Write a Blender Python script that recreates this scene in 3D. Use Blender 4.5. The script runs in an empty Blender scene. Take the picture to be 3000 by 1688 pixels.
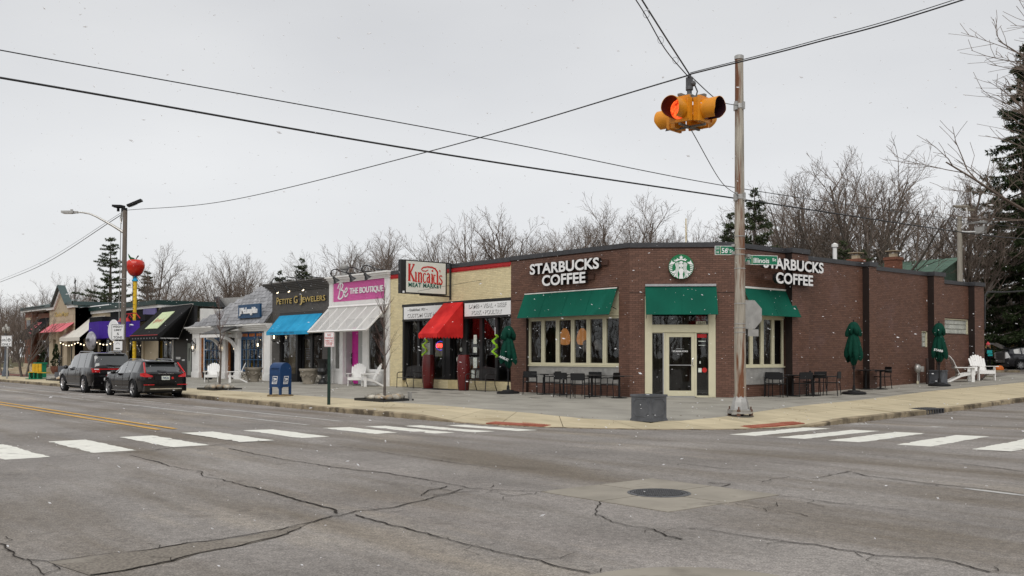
import bpy, math, random
from mathutils import Vector, Matrix
random.seed(7)
SC = bpy.context.scene
COL = SC.collection

# ---------------------------------------------------------------- camera
CAM = Vector((22.285, -24.034, 1.36))
def _axes(yaw, pitch, roll):
    c, s = math.cos, math.sin
    F = Vector((-s(yaw) * c(pitch), c(yaw) * c(pitch), s(pitch)))
    R = Vector((c(yaw), s(yaw), 0)); U = R.cross(F)
    return c(roll) * R + s(roll) * U, -s(roll) * R + c(roll) * U, F
_R, _U, _F = _axes(0.867501, 0.0231816, 0.00229208)
cd = bpy.data.cameras.new('camera'); cam = bpy.data.objects.new('camera', cd); COL.objects.link(cam)
cd.lens = 34.31; cd.sensor_width = 36; cd.shift_y = 0.04422; cd.clip_end = 3000; cd.clip_start = 0.1
cam.matrix_world = Matrix(((_R.x, _U.x, -_F.x, CAM.x), (_R.y, _U.y, -_F.y, CAM.y), (_R.z, _U.z, -_F.z, CAM.z), (0, 0, 0, 1)))
SC.camera = cam

# ---------------------------------------------------------------- overcast sky and soft sun
SUN_EL, SUN_AZ = math.radians(52), math.radians(-48)      # azimuth of the sun measured from +X towards +Y
W = bpy.data.worlds.new('World'); SC.world = W; W.use_nodes = True
nt = W.node_tree; nt.nodes.clear()
def wn(t, **k):
    n = nt.nodes.new(t)
    for a, b in k.items(): setattr(n, a, b)
    return n
out = wn('ShaderNodeOutputWorld'); sky = wn('ShaderNodeTexSky', sky_type='NISHITA', sun_disc=False)
sky.sun_elevation = SUN_EL; sky.sun_rotation = math.pi / 2 - SUN_AZ
hs = wn('ShaderNodeHueSaturation'); hs.inputs['Saturation'].default_value = 0.15
bg1 = wn('ShaderNodeBackground'); bg1.inputs[1].default_value = 0.05
tc = wn('ShaderNodeTexCoord'); mp = wn('ShaderNodeMapping'); mp.inputs['Scale'].default_value = (1.4, 1.4, 4.2)
nz = wn('ShaderNodeTexNoise'); nz.inputs['Scale'].default_value = 1.6; nz.inputs['Detail'].default_value = 5; nz.inputs['Roughness'].default_value = .45
cr = wn('ShaderNodeValToRGB')
cr.color_ramp.elements[0].position = .25; cr.color_ramp.elements[0].color = (.75, .76, .785, 1)
cr.color_ramp.elements[1].position = .75; cr.color_ramp.elements[1].color = (.99, .995, 1.0, 1)
bg2 = wn('ShaderNodeBackground'); bg2.inputs[1].default_value = 0.50
ad = wn('ShaderNodeAddShader')
L = nt.links.new
L(sky.outputs[0], hs.inputs['Color']); L(hs.outputs[0], bg1.inputs[0])
L(tc.outputs['Generated'], mp.inputs[0]); L(mp.outputs[0], nz.inputs['Vector']); L(nz.outputs[0], cr.inputs[0]); L(cr.outputs[0], bg2.inputs[0])
L(bg1.outputs[0], ad.inputs[0]); L(bg2.outputs[0], ad.inputs[1]); L(ad.outputs[0], out.inputs[0])
sl = bpy.data.lights.new('sun', 'SUN'); sl.energy = 1.5; sl.angle = math.radians(50); sl.color = (1, .97, .92)
so = bpy.data.objects.new('sun', sl); COL.objects.link(so)
_sd = Vector((math.cos(SUN_EL) * math.cos(SUN_AZ), math.cos(SUN_EL) * math.sin(SUN_AZ), math.sin(SUN_EL)))
so.rotation_euler = _sd.to_track_quat('Z', 'Y').to_euler()
SC.view_settings.view_transform = 'Standard'; SC.view_settings.look = 'None'
SC.view_settings.exposure = 0.15; SC.view_settings.gamma = 1
SC.view_settings.use_curve_mapping = False
SC.cycles.max_bounces = 6; SC.cycles.transparent_max_bounces = 12; SC.cycles.caustics_reflective = False; SC.cycles.caustics_refractive = False
SC.cycles.use_denoising = True

# ---------------------------------------------------------------- helpers
class MB:
    def __init__(s): s.v = []; s.f = []; s.m = []
    def add(s, vs, fs, mi=0):
        o = len(s.v); s.v += [tuple(v) for v in vs]
        for f in fs: s.f.append(tuple(i + o for i in f)); s.m.append(mi)
        return s
    def box(s, x0, x1, y0, y1, z0, z1, mi=0):
        if x0 > x1: x0, x1 = x1, x0
        if y0 > y1: y0, y1 = y1, y0
        if z0 > z1: z0, z1 = z1, z0
        return s.add([(x0,y0,z0),(x1,y0,z0),(x1,y1,z0),(x0,y1,z0),(x0,y0,z1),(x1,y0,z1),(x1,y1,z1),(x0,y1,z1)],
            [(0,3,2,1),(4,5,6,7),(0,1,5,4),(1,2,6,5),(2,3,7,6),(3,0,4,7)], mi)
    def fbox(s, O, U, V, N, u0, u1, v0, v1, n0, n1, mi=0):
        P = lambda u, v, n: O + U * u + V * v + N * n
        vs = [P(u0,v0,n0),P(u1,v0,n0),P(u1,v1,n0),P(u0,v1,n0),P(u0,v0,n1),P(u1,v0,n1),P(u1,v1,n1),P(u0,v1,n1)]
        return s.add(vs, [(0,3,2,1),(4,5,6,7),(0,1,5,4),(1,2,6,5),(2,3,7,6),(3,0,4,7)], mi)
    def beam(s, a, b, w, h, up=(0,0,1), mi=0):
        a = Vector(a); b = Vector(b); d = (b - a); Ln = d.length; d.normalize()
        up = Vector(up); sd = d.cross(up)
        if sd.length < 1e-4: sd = d.cross(Vector((1,0,0)))
        sd.normalize(); up = sd.cross(d)
        return s.fbox(a, d, sd, up, 0, Ln, -w/2, w/2, -h/2, h/2, mi)
    def tube(s, pts, r, n=6, mi=0, cap=True):
        pts = [Vector(p) for p in pts]; k = len(pts)
        rs = r if isinstance(r, (list, tuple)) else [r] * k
        rings = []; prev = None
        for i, p in enumerate(pts):
            d = (pts[min(i+1,k-1)] - pts[max(i-1,0)])
            if d.length < 1e-9: d = Vector((0,0,1))
            d.normalize()
            if prev is None:
                a = d.cross(Vector((0,0,1)))
                if a.length < .05: a = d.cross(Vector((1,0,0)))
            else:
                a = prev - d * prev.dot(d)
                if a.length < 1e-5: a = d.orthogonal()
            a.normalize(); b = d.cross(a); prev = a
            rings.append([p + (a * math.cos(2*math.pi*j/n) + b * math.sin(2*math.pi*j/n)) * rs[i] for j in range(n)])
        o = [v for rg in rings for v in rg]; f = []
        for i in range(k-1):
            for j in range(n):
                j2 = (j+1) % n; f.append((i*n+j, i*n+j2, (i+1)*n+j2, (i+1)*n+j))
        if cap: f.append(tuple(range(n-1,-1,-1))); f.append(tuple((k-1)*n+j for j in range(n)))
        return s.add(o, f, mi)
    def lathe(s, prof, n=16, c=(0,0,0), mi=0, sx=1, sy=1):
        c = Vector(c); k = len(prof)
        o = [(c.x + r*sx*math.cos(2*math.pi*j/n), c.y + r*sy*math.sin(2*math.pi*j/n), c.z + z) for r, z in prof for j in range(n)]
        f = [(i*n+j, i*n+(j+1)%n, (i+1)*n+(j+1)%n, (i+1)*n+j) for i in range(k-1) for j in range(n)]
        f.append(tuple(range(n-1,-1,-1))); f.append(tuple((k-1)*n+j for j in range(n)))
        return s.add(o, f, mi)
    def prism(s, poly, O, U, V, N, d0, d1, mi=0, mside=None):
        O = Vector(O); k = len(poly)
        a = [O + U*p[0] + V*p[1] + N*d0 for p in poly]; b = [O + U*p[0] + V*p[1] + N*d1 for p in poly]
        s.add(a + b, [], mi); o = len(s.v) - 2*k
        s.f.append(tuple(o+k+i for i in range(k))); s.m.append(mi)
        s.f.append(tuple(o+k-1-i for i in range(k))); s.m.append(mi)
        for i in range(k):
            j = (i+1) % k; s.f.append((o+i, o+j, o+k+j, o+k+i)); s.m.append(mi if mside is None else mside)
        return s
    def sphere(s, c, r, nu=12, nv=8, mi=0, sc=(1,1,1)):
        prof = [(max(r*math.sin(math.pi*i/nv), 1e-4)*1.0, -r*math.cos(math.pi*i/nv)*sc[2]) for i in range(nv+1)]
        return s.lathe(prof, nu, c, mi, sc[0], sc[1])
    def quad(s, a, b, c, d, mi=0): return s.add([a,b,c,d], [(0,1,2,3)], mi)
    def mesh(s, name, mats, smooth=False, off=None):
        me = bpy.data.meshes.new(name)
        vs = s.v if off is None else [(v[0]-off.x, v[1]-off.y, v[2]-off.z) for v in s.v]
        me.from_pydata(vs, [], s.f); me.validate(clean_customdata=False)
        if not isinstance(mats, (list, tuple)): mats = [mats]
        for m in mats: me.materials.append(m)
        if len(mats) > 1 and len(me.polygons) == len(s.m): me.polygons.foreach_set('material_index', s.m)
        if smooth is not False:
            me.polygons.foreach_set('use_smooth', [True] * len(me.polygons))
            me.set_sharp_from_angle(angle=math.radians(35 if smooth is True else smooth))
        return me
    def build(s, name, mats, parent=None, smooth=False, local=False, tag=None):
        off = None
        if parent is not None and not local:
            off = Vector((0,0,0)); q = parent
            while q is not None: off += q.location; q = q.parent
        o = bpy.data.objects.new(name, s.mesh(name, mats, smooth, off)); COL.objects.link(o)
        if parent is not None: o.parent = parent
        return o
def thing(name, label, cat, loc=(0,0,0), rz=0, group=None):
    o = bpy.data.objects.new(name, None); COL.objects.link(o); o.location = loc; o.rotation_euler = (0,0,rz); o.empty_display_size = .2
    o['label'] = label; o['category'] = cat
    if group: o['group'] = group
    return o
def tag(o, label, cat, group=None):
    o['label'] = label; o['category'] = cat
    if group: o['group'] = group
    return o
def kind(o, k): o['kind'] = k; return o
def dup(root, loc, rz, label, group=None, scale=None):
    r = root.copy(); COL.objects.link(r); r.location = loc; r.rotation_euler = (0,0,rz); r['label'] = label
    if scale: r.scale = scale
    if group: r['group'] = group
    for ch in list(root.children):
        c = ch.copy(); COL.objects.link(c); c.parent = r
        for g in list(ch.children):
            d = g.copy(); COL.objects.link(d); d.parent = c
    return r
X, Y, Z = Vector((1,0,0)), Vector((0,1,0)), Vector((0,0,1))

# ---------------------------------------------------------------- materials
def srgb(r, g, b):
    f = lambda c: (c/255/12.92 if c/255 <= .04045 else ((c/255+.055)/1.055)**2.4)
    return (f(r), f(g), f(b))
def mat(name, col, rough=.6, spec=.3, metal=0, n=(6, .12), bump=None, rnd=0, col2=None, n2=None, emit=None, stretch=None, coat=0):
    """principled material; n = (noise scale, relative variation), n2 = second blotch noise (scale, threshold, colour), rnd = variation per loose piece"""
    m = bpy.data.materials.new(name); m.use_nodes = True; t = m.node_tree; N = t.nodes; L = t.links.new
    b = N['Principled BSDF']; b.inputs['Roughness'].default_value = rough; b.inputs['Specular IOR Level'].default_value = spec; b.inputs['Metallic'].default_value = metal
    if coat: b.inputs['Coat Weight'].default_value = coat; b.inputs['Coat Roughness'].default_value = .05
    tcd = N.new('ShaderNodeTexCoord'); vec = tcd.outputs['Object']
    if stretch:
        mpg = N.new('ShaderNodeMapping'); mpg.inputs['Scale'].default_value = stretch; L(vec, mpg.inputs[0]); vec = mpg.outputs[0]
    nz = N.new('ShaderNodeTexNoise'); nz.inputs['Scale'].default_value = n[0]; nz.inputs['Detail'].default_value = 6; L(vec, nz.inputs['Vector'])
    r = N.new('ShaderNodeValToRGB'); r.color_ramp.elements[0].position = .3; r.color_ramp.elements[1].position = .7
    a = n[1]; c2 = col2 or col
    r.color_ramp.elements[0].color = (col[0]*(1-a), col[1]*(1-a), col[2]*(1-a), 1)
    r.color_ramp.elements[1].color = (min(c2[0]*(1+a),1), min(c2[1]*(1+a),1), min(c2[2]*(1+a),1), 1)
    L(nz.outputs[0], r.inputs[0]); cur = r.outputs[0]
    if n2:
        z2 = N.new('ShaderNodeTexNoise'); z2.inputs['Scale'].default_value = n2[0]; z2.inputs['Detail'].default_value = 7; z2.inputs['Roughness'].default_value = .6; L(vec, z2.inputs['Vector'])
        r2 = N.new('ShaderNodeValToRGB'); r2.color_ramp.elements[0].position = n2[1]; r2.color_ramp.elements[1].position = n2[1] + .12
        r2.color_ramp.elements[0].color = (0,0,0,1); r2.color_ramp.elements[1].color = (1,1,1,1); L(z2.outputs[0], r2.inputs[0])
        mx = N.new('ShaderNodeMixRGB'); L(r2.outputs[0], mx.inputs[0]); L(cur, mx.inputs[1]); mx.inputs[2].default_value = (*n2[2], 1); cur = mx.outputs[0]
    if rnd:
        gi = N.new('ShaderNodeNewGeometry'); oi = N.new('ShaderNodeObjectInfo'); ma = N.new('ShaderNodeMath'); ma.operation = 'ADD'; L(gi.outputs['Random Per Island'], ma.inputs[0]); L(oi.outputs['Random'], ma.inputs[1])
        fr = N.new('ShaderNodeMath'); fr.operation = 'FRACT'; L(ma.outputs[0], fr.inputs[0])
        mr = N.new('ShaderNodeMapRange'); mr.inputs[3].default_value = 1-rnd; mr.inputs[4].default_value = 1+rnd; L(fr.outputs[0], mr.inputs[0])
        hv = N.new('ShaderNodeHueSaturation'); L(cur, hv.inputs['Color']); L(mr.outputs[0], hv.inputs['Value']); cur = hv.outputs[0]
    L(cur, b.inputs['Base Color'])
    if bump:
        bz = N.new('ShaderNodeTexNoise'); bz.inputs['Scale'].default_value = bump[0]; bz.inputs['Detail'].default_value = 4; L(vec, bz.inputs['Vector'])
        bp = N.new('ShaderNodeBump'); bp.inputs['Strength'].default_value = bump[1]; bp.inputs['Distance'].default_value = .01; L(bz.outputs[0], bp.inputs['Height']); L(bp.outputs[0], b.inputs['Normal'])
    if emit and emit[1] == 1.6: L(cur, b.inputs['Emission Color']); b.inputs['Emission Strength'].default_value = 1.6; emit = None
    if emit:
        b.inputs['Emission Color'].default_value = (*emit[0], 1); b.inputs['Emission Strength'].default_value = emit[1]
    return m
def glass(name, tint=(.84,.84,.83), rough=.015):
    m = bpy.data.materials.new(name); m.use_nodes = True; t = m.node_tree; N = t.nodes; L = t.links.new; N.clear()
    o = N.new('ShaderNodeOutputMaterial'); tr = N.new('ShaderNodeBsdfTransparent'); tr.inputs[0].default_value = (*tint, 1)
    gl = N.new('ShaderNodeBsdfGlossy'); gl.inputs['Roughness'].default_value = rough; gl.inputs[0].default_value = (.9,.92,.93,1)
    fr = N.new('ShaderNodeFresnel'); gm = N.new('ShaderNodeNewGeometry'); mi = N.new('ShaderNodeMapRange'); mi.inputs[3].default_value = 1.5; mi.inputs[4].default_value = 1/1.5; L(gm.outputs['Backfacing'], mi.inputs[0]); L(mi.outputs[0], fr.inputs[0])
    nz = N.new('ShaderNodeTexNoise'); nz.inputs['Scale'].default_value = 1.3; tc = N.new('ShaderNodeTexCoord'); L(tc.outputs['Object'], nz.inputs['Vector'])
    bp = N.new('ShaderNodeBump'); bp.inputs['Strength'].default_value = .06; bp.inputs['Distance'].default_value = .02; L(nz.outputs[0], bp.inputs['Height']); L(bp.outputs[0], gl.inputs['Normal'])
    mx = N.new('ShaderNodeMixShader'); L(fr.outputs[0], mx.inputs[0]); L(tr.outputs[0], mx.inputs[1]); L(gl.outputs[0], mx.inputs[2]); L(mx.outputs[0], o.inputs[0])
    return m
M = {}
M['brick'] = mat('brown_painted_brick', (.135,.068,.047), .55, .35, n=(30,.14), rnd=.18, bump=(60,.2), n2=(.55,.56,(.150,.082,.066)))
M['mortar'] = mat('brown_painted_mortar', (.074,.039,.029), .7, .2, n=(20,.1))
M['dkbrown'] = mat('dark_brown', (.020,.013,.011), .6, .3)
M['ybrick'] = mat('cream_painted_brick', (.69,.60,.38), .6, .25, n=(25,.07), rnd=.09, n2=(.9,.60,(.58,.475,.26)))
M['ymortar'] = mat('cream_painted_mortar', (.56,.46,.25), .7, .2)
M['gbrick'] = mat('charcoal_painted_brick', (.095,.088,.082), .6, .3, n=(25,.08), rnd=.10)
M['gmortar'] = mat('charcoal_mortar', (.06,.056,.052), .7, .2)
M['pbrick'] = mat('pink_painted_brick', (.66,.13,.38), .6, .3, n=(25,.05), rnd=.05)
M['pmortar'] = mat('pink_mortar', (.46,.085,.26), .7, .2)
M['rbrick'] = mat('red_brick', (.20,.085,.055), .75, .2, n=(14,.25), rnd=.2)
M['black'] = mat('black_metal_coping', (.042,.042,.046), .42, .4, n=(9,.18))
M['blackp'] = mat('black_paint', (.016,.016,.017), .4, .4)
M['blackf'] = mat('black_fabric', (.018,.018,.019), .9, .1, n=(20,.2))
M['green'] = mat('green_awning_canvas', (.003,.085,.055), .8, .15, n=(1.1,.16), bump=(220,.2), n2=(.9,.64,(.010,.135,.095)), stretch=(1,1,.6))
M['umbgreen'] = mat('dark_green_umbrella_canvas', (.003,.042,.027), .85, .15, n=(8,.2), bump=(30,.2))
M['cream'] = mat('cream_paint', (.60,.56,.40), .45, .4, n=(5,.04))
M['white'] = mat('white_paint', (.78,.77,.75), .5, .35, n=(4,.05))
M['whitew'] = mat('weathered_white_paint', (.74,.73,.70), .6, .3, n=(2.5,.08), n2=(1.4,.66,(.60,.59,.55)))
M['galv'] = mat('corrugated_steel', (.40,.39,.37), .38, .5, .6, n=(6,.15))
M['steel'] = mat('steel', (.45,.45,.46), .35, .5, .9)
M['chrome'] = mat('chrome', (.75,.75,.77), .12, .5, 1)
M['glass'] = glass('window_glass')
M['dglass'] = glass('dark_window_glass', (.30,.30,.30))
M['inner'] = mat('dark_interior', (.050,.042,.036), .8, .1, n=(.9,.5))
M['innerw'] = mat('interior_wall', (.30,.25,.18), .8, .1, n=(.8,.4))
M['red'] = mat('red_canvas', (.56,.014,.016), .75, .2, n=(1.6,.18), col2=(.64,.03,.026), bump=(200,.15))
M['redt'] = mat('red_trim_paint', (.42,.018,.020), .5, .3)
M['blue'] = mat('sky_blue_canvas', (.020,.27,.50), .8, .15, n=(1.4,.14), col2=(.03,.31,.54), bump=(200,.15))
M['navy'] = mat('navy_blue_paint', (.008,.040,.125), .4, .4, n=(8,.1))
M['tealb'] = mat('slate_blue_paint', (.010,.055,.130), .45, .4)
M['gold'] = mat('gold_letter_paint', (.50,.36,.10), .4, .5, n=(8,.1))
M['letterw'] = mat('white_acrylic', (.80,.80,.80), .35, .4, n=(2,.03))
M['sgreen'] = mat('street_sign_green', (.003,.155,.075), .4, .4, n=(6,.06))
M['lgreen'] = mat('emblem_green', (.003,.16,.055), .4, .4, n=(6,.04))
M['red2'] = mat('sign_red', (.50,.018,.014), .4, .4)
M['dkgreen'] = mat('dark_green_letter', (.006,.10,.075), .4, .4)
M['yellow'] = mat('signal_yellow_paint', (.70,.27,.012), .42, .45, n=(9,.10), n2=(7,.68,(.45,.17,.012)))
M['pink'] = mat('pink_paint', (.62,.030,.33), .45, .4)
M['slate'] = mat('grey_slate_shingle', (.27,.27,.28), .5, .35, n=(5,.2), rnd=.22)
M['wood'] = mat('weathered_pole_wood', (.16,.135,.115), .85, .15, n=(3,.25), stretch=(9,9,.6), bump=(5,.4))
M['cedar'] = mat('cedar_shingle', (.22,.075,.020), .7, .2, n=(5,.35), rnd=.25)
M['bark'] = mat('grey_brown_bark', (.125,.105,.092), .9, .1, n=(4,.3))
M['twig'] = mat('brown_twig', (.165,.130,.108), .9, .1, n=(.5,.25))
M['rust'] = mat('galvanised_rusting_steel', (.36,.325,.27), .6, .3, .05, n=(3,.30), n2=(1.3,.47,(.16,.065,.032)), stretch=(5,5,.45), bump=(8,.2))
M['conc'] = mat('tan_concrete', (.49,.42,.285), .8, .25, n=(2.2,.13), rnd=.07, bump=(70,.15), n2=(.55,.57,(.31,.25,.155)), stretch=(.45,1.3,1))
M['plaza'] = mat('grey_concrete_paving', (.31,.293,.255), .75, .25, n=(1.2,.16), bump=(60,.12), n2=(.8,.58,(.225,.212,.182)), stretch=(.55,.9,1))
M['kerb'] = mat('weathered_kerb_concrete', (.30,.245,.165), .85, .2, n=(3,.3), rnd=.15, n2=(1.8,.49,(.11,.088,.062)), bump=(40,.3))
M['slabc'] = mat('manhole_slab_concrete', (.285,.258,.215), .8, .25, n=(1.5,.2), bump=(60,.15), n2=(1.6,.58,(.19,.17,.14)))
M['mark'] = mat('white_road_paint', (.74,.73,.66), .6, .3, n=(9,.08), n2=(3.4,.585,(.40,.385,.35)), bump=(60,.1))
M['markw'] = mat('worn_white_road_paint', (.46,.45,.43), .7, .3, n=(9,.2), n2=(1.6,.52,(.22,.21,.205)))
M['marky'] = mat('yellow_road_paint', (.62,.34,.050), .6, .3, n=(9,.12), n2=(2.6,.64,(.36,.24,.09)))
M['crack'] = mat('asphalt_crack', (.035,.030,.026), .9, .1, n=(9,.3))
M['tact'] = mat('red_tactile_paving', (.33,.10,.06), .7, .25, n=(9,.2))
M['iron'] = mat('cast_iron', (.10,.10,.105), .45, .4, .5, n=(12,.25))
M['lead'] = mat('lead_grey_planter', (.095,.10,.112), .6, .3, n=(3,.28), bump=(30,.1))
M['stonew'] = mat('cast_stone_pot', (.27,.24,.195), .85, .2, n=(6,.25), n2=(3,.6,(.15,.135,.11)), bump=(30,.3))
M['cobble'] = mat('river_stone', (.31,.29,.25), .7, .25, n=(7,.3), rnd=.5, n2=(2.2,.56,(.38,.27,.16)))
M['soil'] = mat('dark_mulch', (.045,.035,.027), .95, .05, n=(20,.4))
M['maroon'] = mat('glazed_maroon_ceramic', (.10,.010,.010), .22, .5, n=(4,.18))
M['rubber'] = mat('tyre_rubber', (.016,.016,.017), .85, .2)
M['plast'] = mat('black_plastic', (.011,.011,.012), .5, .25)
M['tail'] = mat('red_tail_lamp', (.45,.010,.012), .15, .5, emit=((1,.02,.02), .03))
M['skin'] = mat('skin', (.50,.30,.22), .6, .3)
M['tanst'] = mat('tan_limestone', (.46,.385,.275), .8, .2, n=(2,.08), rnd=.05)
M['tealmetal'] = mat('dark_green_metal_roof', (.055,.085,.085), .45, .4, n=(5,.1))
M['dkgmetal'] = mat('dark_green_fascia', (.014,.038,.034), .5, .35)
M['purple'] = mat('purple_canvas', (.055,.020,.27), .8, .15, n=(3,.10))
M['pinkc'] = mat('salmon_pink_canvas', (.66,.17,.20), .8, .15, n=(3,.07))
M['creamc'] = mat('cream_canvas', (.62,.59,.53), .8, .15, n=(3,.05))
M['needle'] = mat('conifer_needles', (.034,.050,.020), .8, .15, n=(.5,.45), rnd=.45, n2=(.35,.60,(.075,.062,.038)))
M['needle2'] = mat('pine_needles', (.060,.078,.036), .8, .15, n=(.8,.35), rnd=.3)
M['straw'] = mat('dry_grass', (.50,.34,.14), .9, .1, n=(.8,.2), rnd=.3)
M['snow'] = mat('snowflake', (.9,.9,.92), .7, .2, n=(9,.02))
_b = M['snow'].node_tree.nodes['Principled BSDF']; _t = M['snow'].node_tree; _l = _t.nodes.new('ShaderNodeBsdfTranslucent'); _l.inputs[0].default_value = (1,1,1,1); _m = _t.nodes.new('ShaderNodeMixShader'); _m.inputs[0].default_value = .5; _t.links.new(_b.outputs[0], _m.inputs[1]); _t.links.new(_l.outputs[0], _m.inputs[2]); _t.links.new(_m.outputs[0], _t.nodes['Material Output'].inputs[0])
M['orange'] = mat('orange_plastic', (.70,.16,.015), .45, .4)
M['paper'] = mat('printed_paper', (.62,.66,.60), .7, .2, n=(14,.25))
M['grass'] = mat('winter_ground_cover', (.105,.095,.055), .95, .1, n=(.3,.3), n2=(2,.55,(.07,.06,.035)))
M['txtblk'] = mat('black_sign_ink', (.015,.015,.016), .5, .3)
M['txtgrey'] = mat('grey_letter_shadow', (.14,.14,.145), .5, .3)
M['warm'] = mat('warm_lamp_glow', (.6,.3,.1), .5, emit=((1,.42,.13), .30))
M['bulb'] = mat('lit_bulb', (1,.9,.7), .5, emit=((1,.80,.52), 3))
M['globe'] = mat('frosted_globe', (.82,.82,.76), .35, .4, n=(3,.02))

# ---------------------------------------------------------------- ground levels
def rise(y):
    t = min(y, 24) - 5
    return .028 * (t if t > 2 else ((t+2)**2/8 if t > -2 else 0))
def dist(x, y): return max(-y, x-2.43, (x-y)/1.41421356, 0)
def zs(x, y): return rise(y) - .022 * min(dist(x, y), 9)
def zr(x, y): return rise(y) - .35 + .15 * min(max((dist(x, y)-8)/8, 0), 1)
# ================================================================ GROUND
def lerp(a, b, t): return a + (b-a)*t
mb = MB(); mb.box(-900, 900, -900, 900, -3.0, -.75)
kind(mb.build('ground', M['grass']), 'structure')
# kerb line (outer foot of the kerb) and inner edge of the tan concrete band, point for point
KP = [(-150,-8.8),(-60,-8.8),(-46,-8.8),(-34,-8.68),(-25,-8.65),(-16,-8.75),(-9,-9.05),(-4.5,-9.2),(-2.5,-9.25),(.6,-9.2),(2.3,-9.15),(4.0,-9.02),(5.4,-8.65),(6.5,-8.05),(7.4,-7.3),(8.1,-6.5),(8.6,-5.6),(8.9,-4.4),(8.95,-3.0),(8.78,-1.6),(8.5,.8),(8.25,3.2),(8.08,5.6),(8.05,8),(8.05,11),(8.05,16),(8.05,24),(8.05,60)]
IP = [(-150,-6.5),(-60,-6.5),(-46,-6.5),(-34,-6.5),(-25,-6.5),(-16,-6.35),(-9,-6.35),(-4.5,-6.5),(-2.6,-6.5),(-.6,-6.6),(.8,-6.75),(2.2,-6.85),(3.6,-6.95),(4.9,-7.0),(5.8,-6.75),(6.5,-6.3),(6.9,-5.6),(6.9,-4.4),(6.75,-3.2),(6.45,-1.9),(5.95,.8),(5.55,3.2),(5.3,5.6),(5.1,8),(4.9,11),(5.05,16),(5.2,24),(5.2,60)]
BP = [(-150,0),(-60,0),(-46,0),(-34,0),(-25,0),(-16,0),(-9,0),(-4.5,0),(-2.6,0),(-.6,0),(-.2,0),(0,0),(.4,.4),(.9,.9),(1.3,1.3),(1.7,1.7),(2.1,2.1),(2.3,2.3),(2.43,2.43),(2.43,2.6),(2.43,3.0),(2.43,4.2),(2.43,5.6),(2.43,8),(2.43,11),(2.43,16),(2.43,24),(2.43,60)]
def resample(K, step):
    """same parameter for all three polylines: returns list of (segment, t)"""
    r = []
    for i in range(len(K)-1):
        d = math.dist(K[i], K[i+1]); n = max(1, int(round(d/step)))
        r += [(i, j/n) for j in range(n)]
    r.append((len(K)-2, 1.0)); return r
def at(Pl, s): i, t = s; return (lerp(Pl[i][0], Pl[i+1][0], t), lerp(Pl[i][1], Pl[i+1][1], t))
def khgt(x, y):           # kerb height: flush at the two ramps round the corner
    if y < -6: q = min(max((x-.9)/1.8, 0), 1)
    else: q = 1
    if y > -4.2: q = 1 - min(max((y+4.2)/2.6, 0), 1)
    return .14*(1-q) + .012*q
def kout(s):
    a = at(KP, (s[0], max(s[1]-.01, 0))); b = at(KP, (s[0], min(s[1]+.01, 1)))
    d = Vector((b[0]-a[0], b[1]-a[1])); d.normalize(); return Vector((d.y, -d.x))
S = resample(KP, 1.5)
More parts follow.
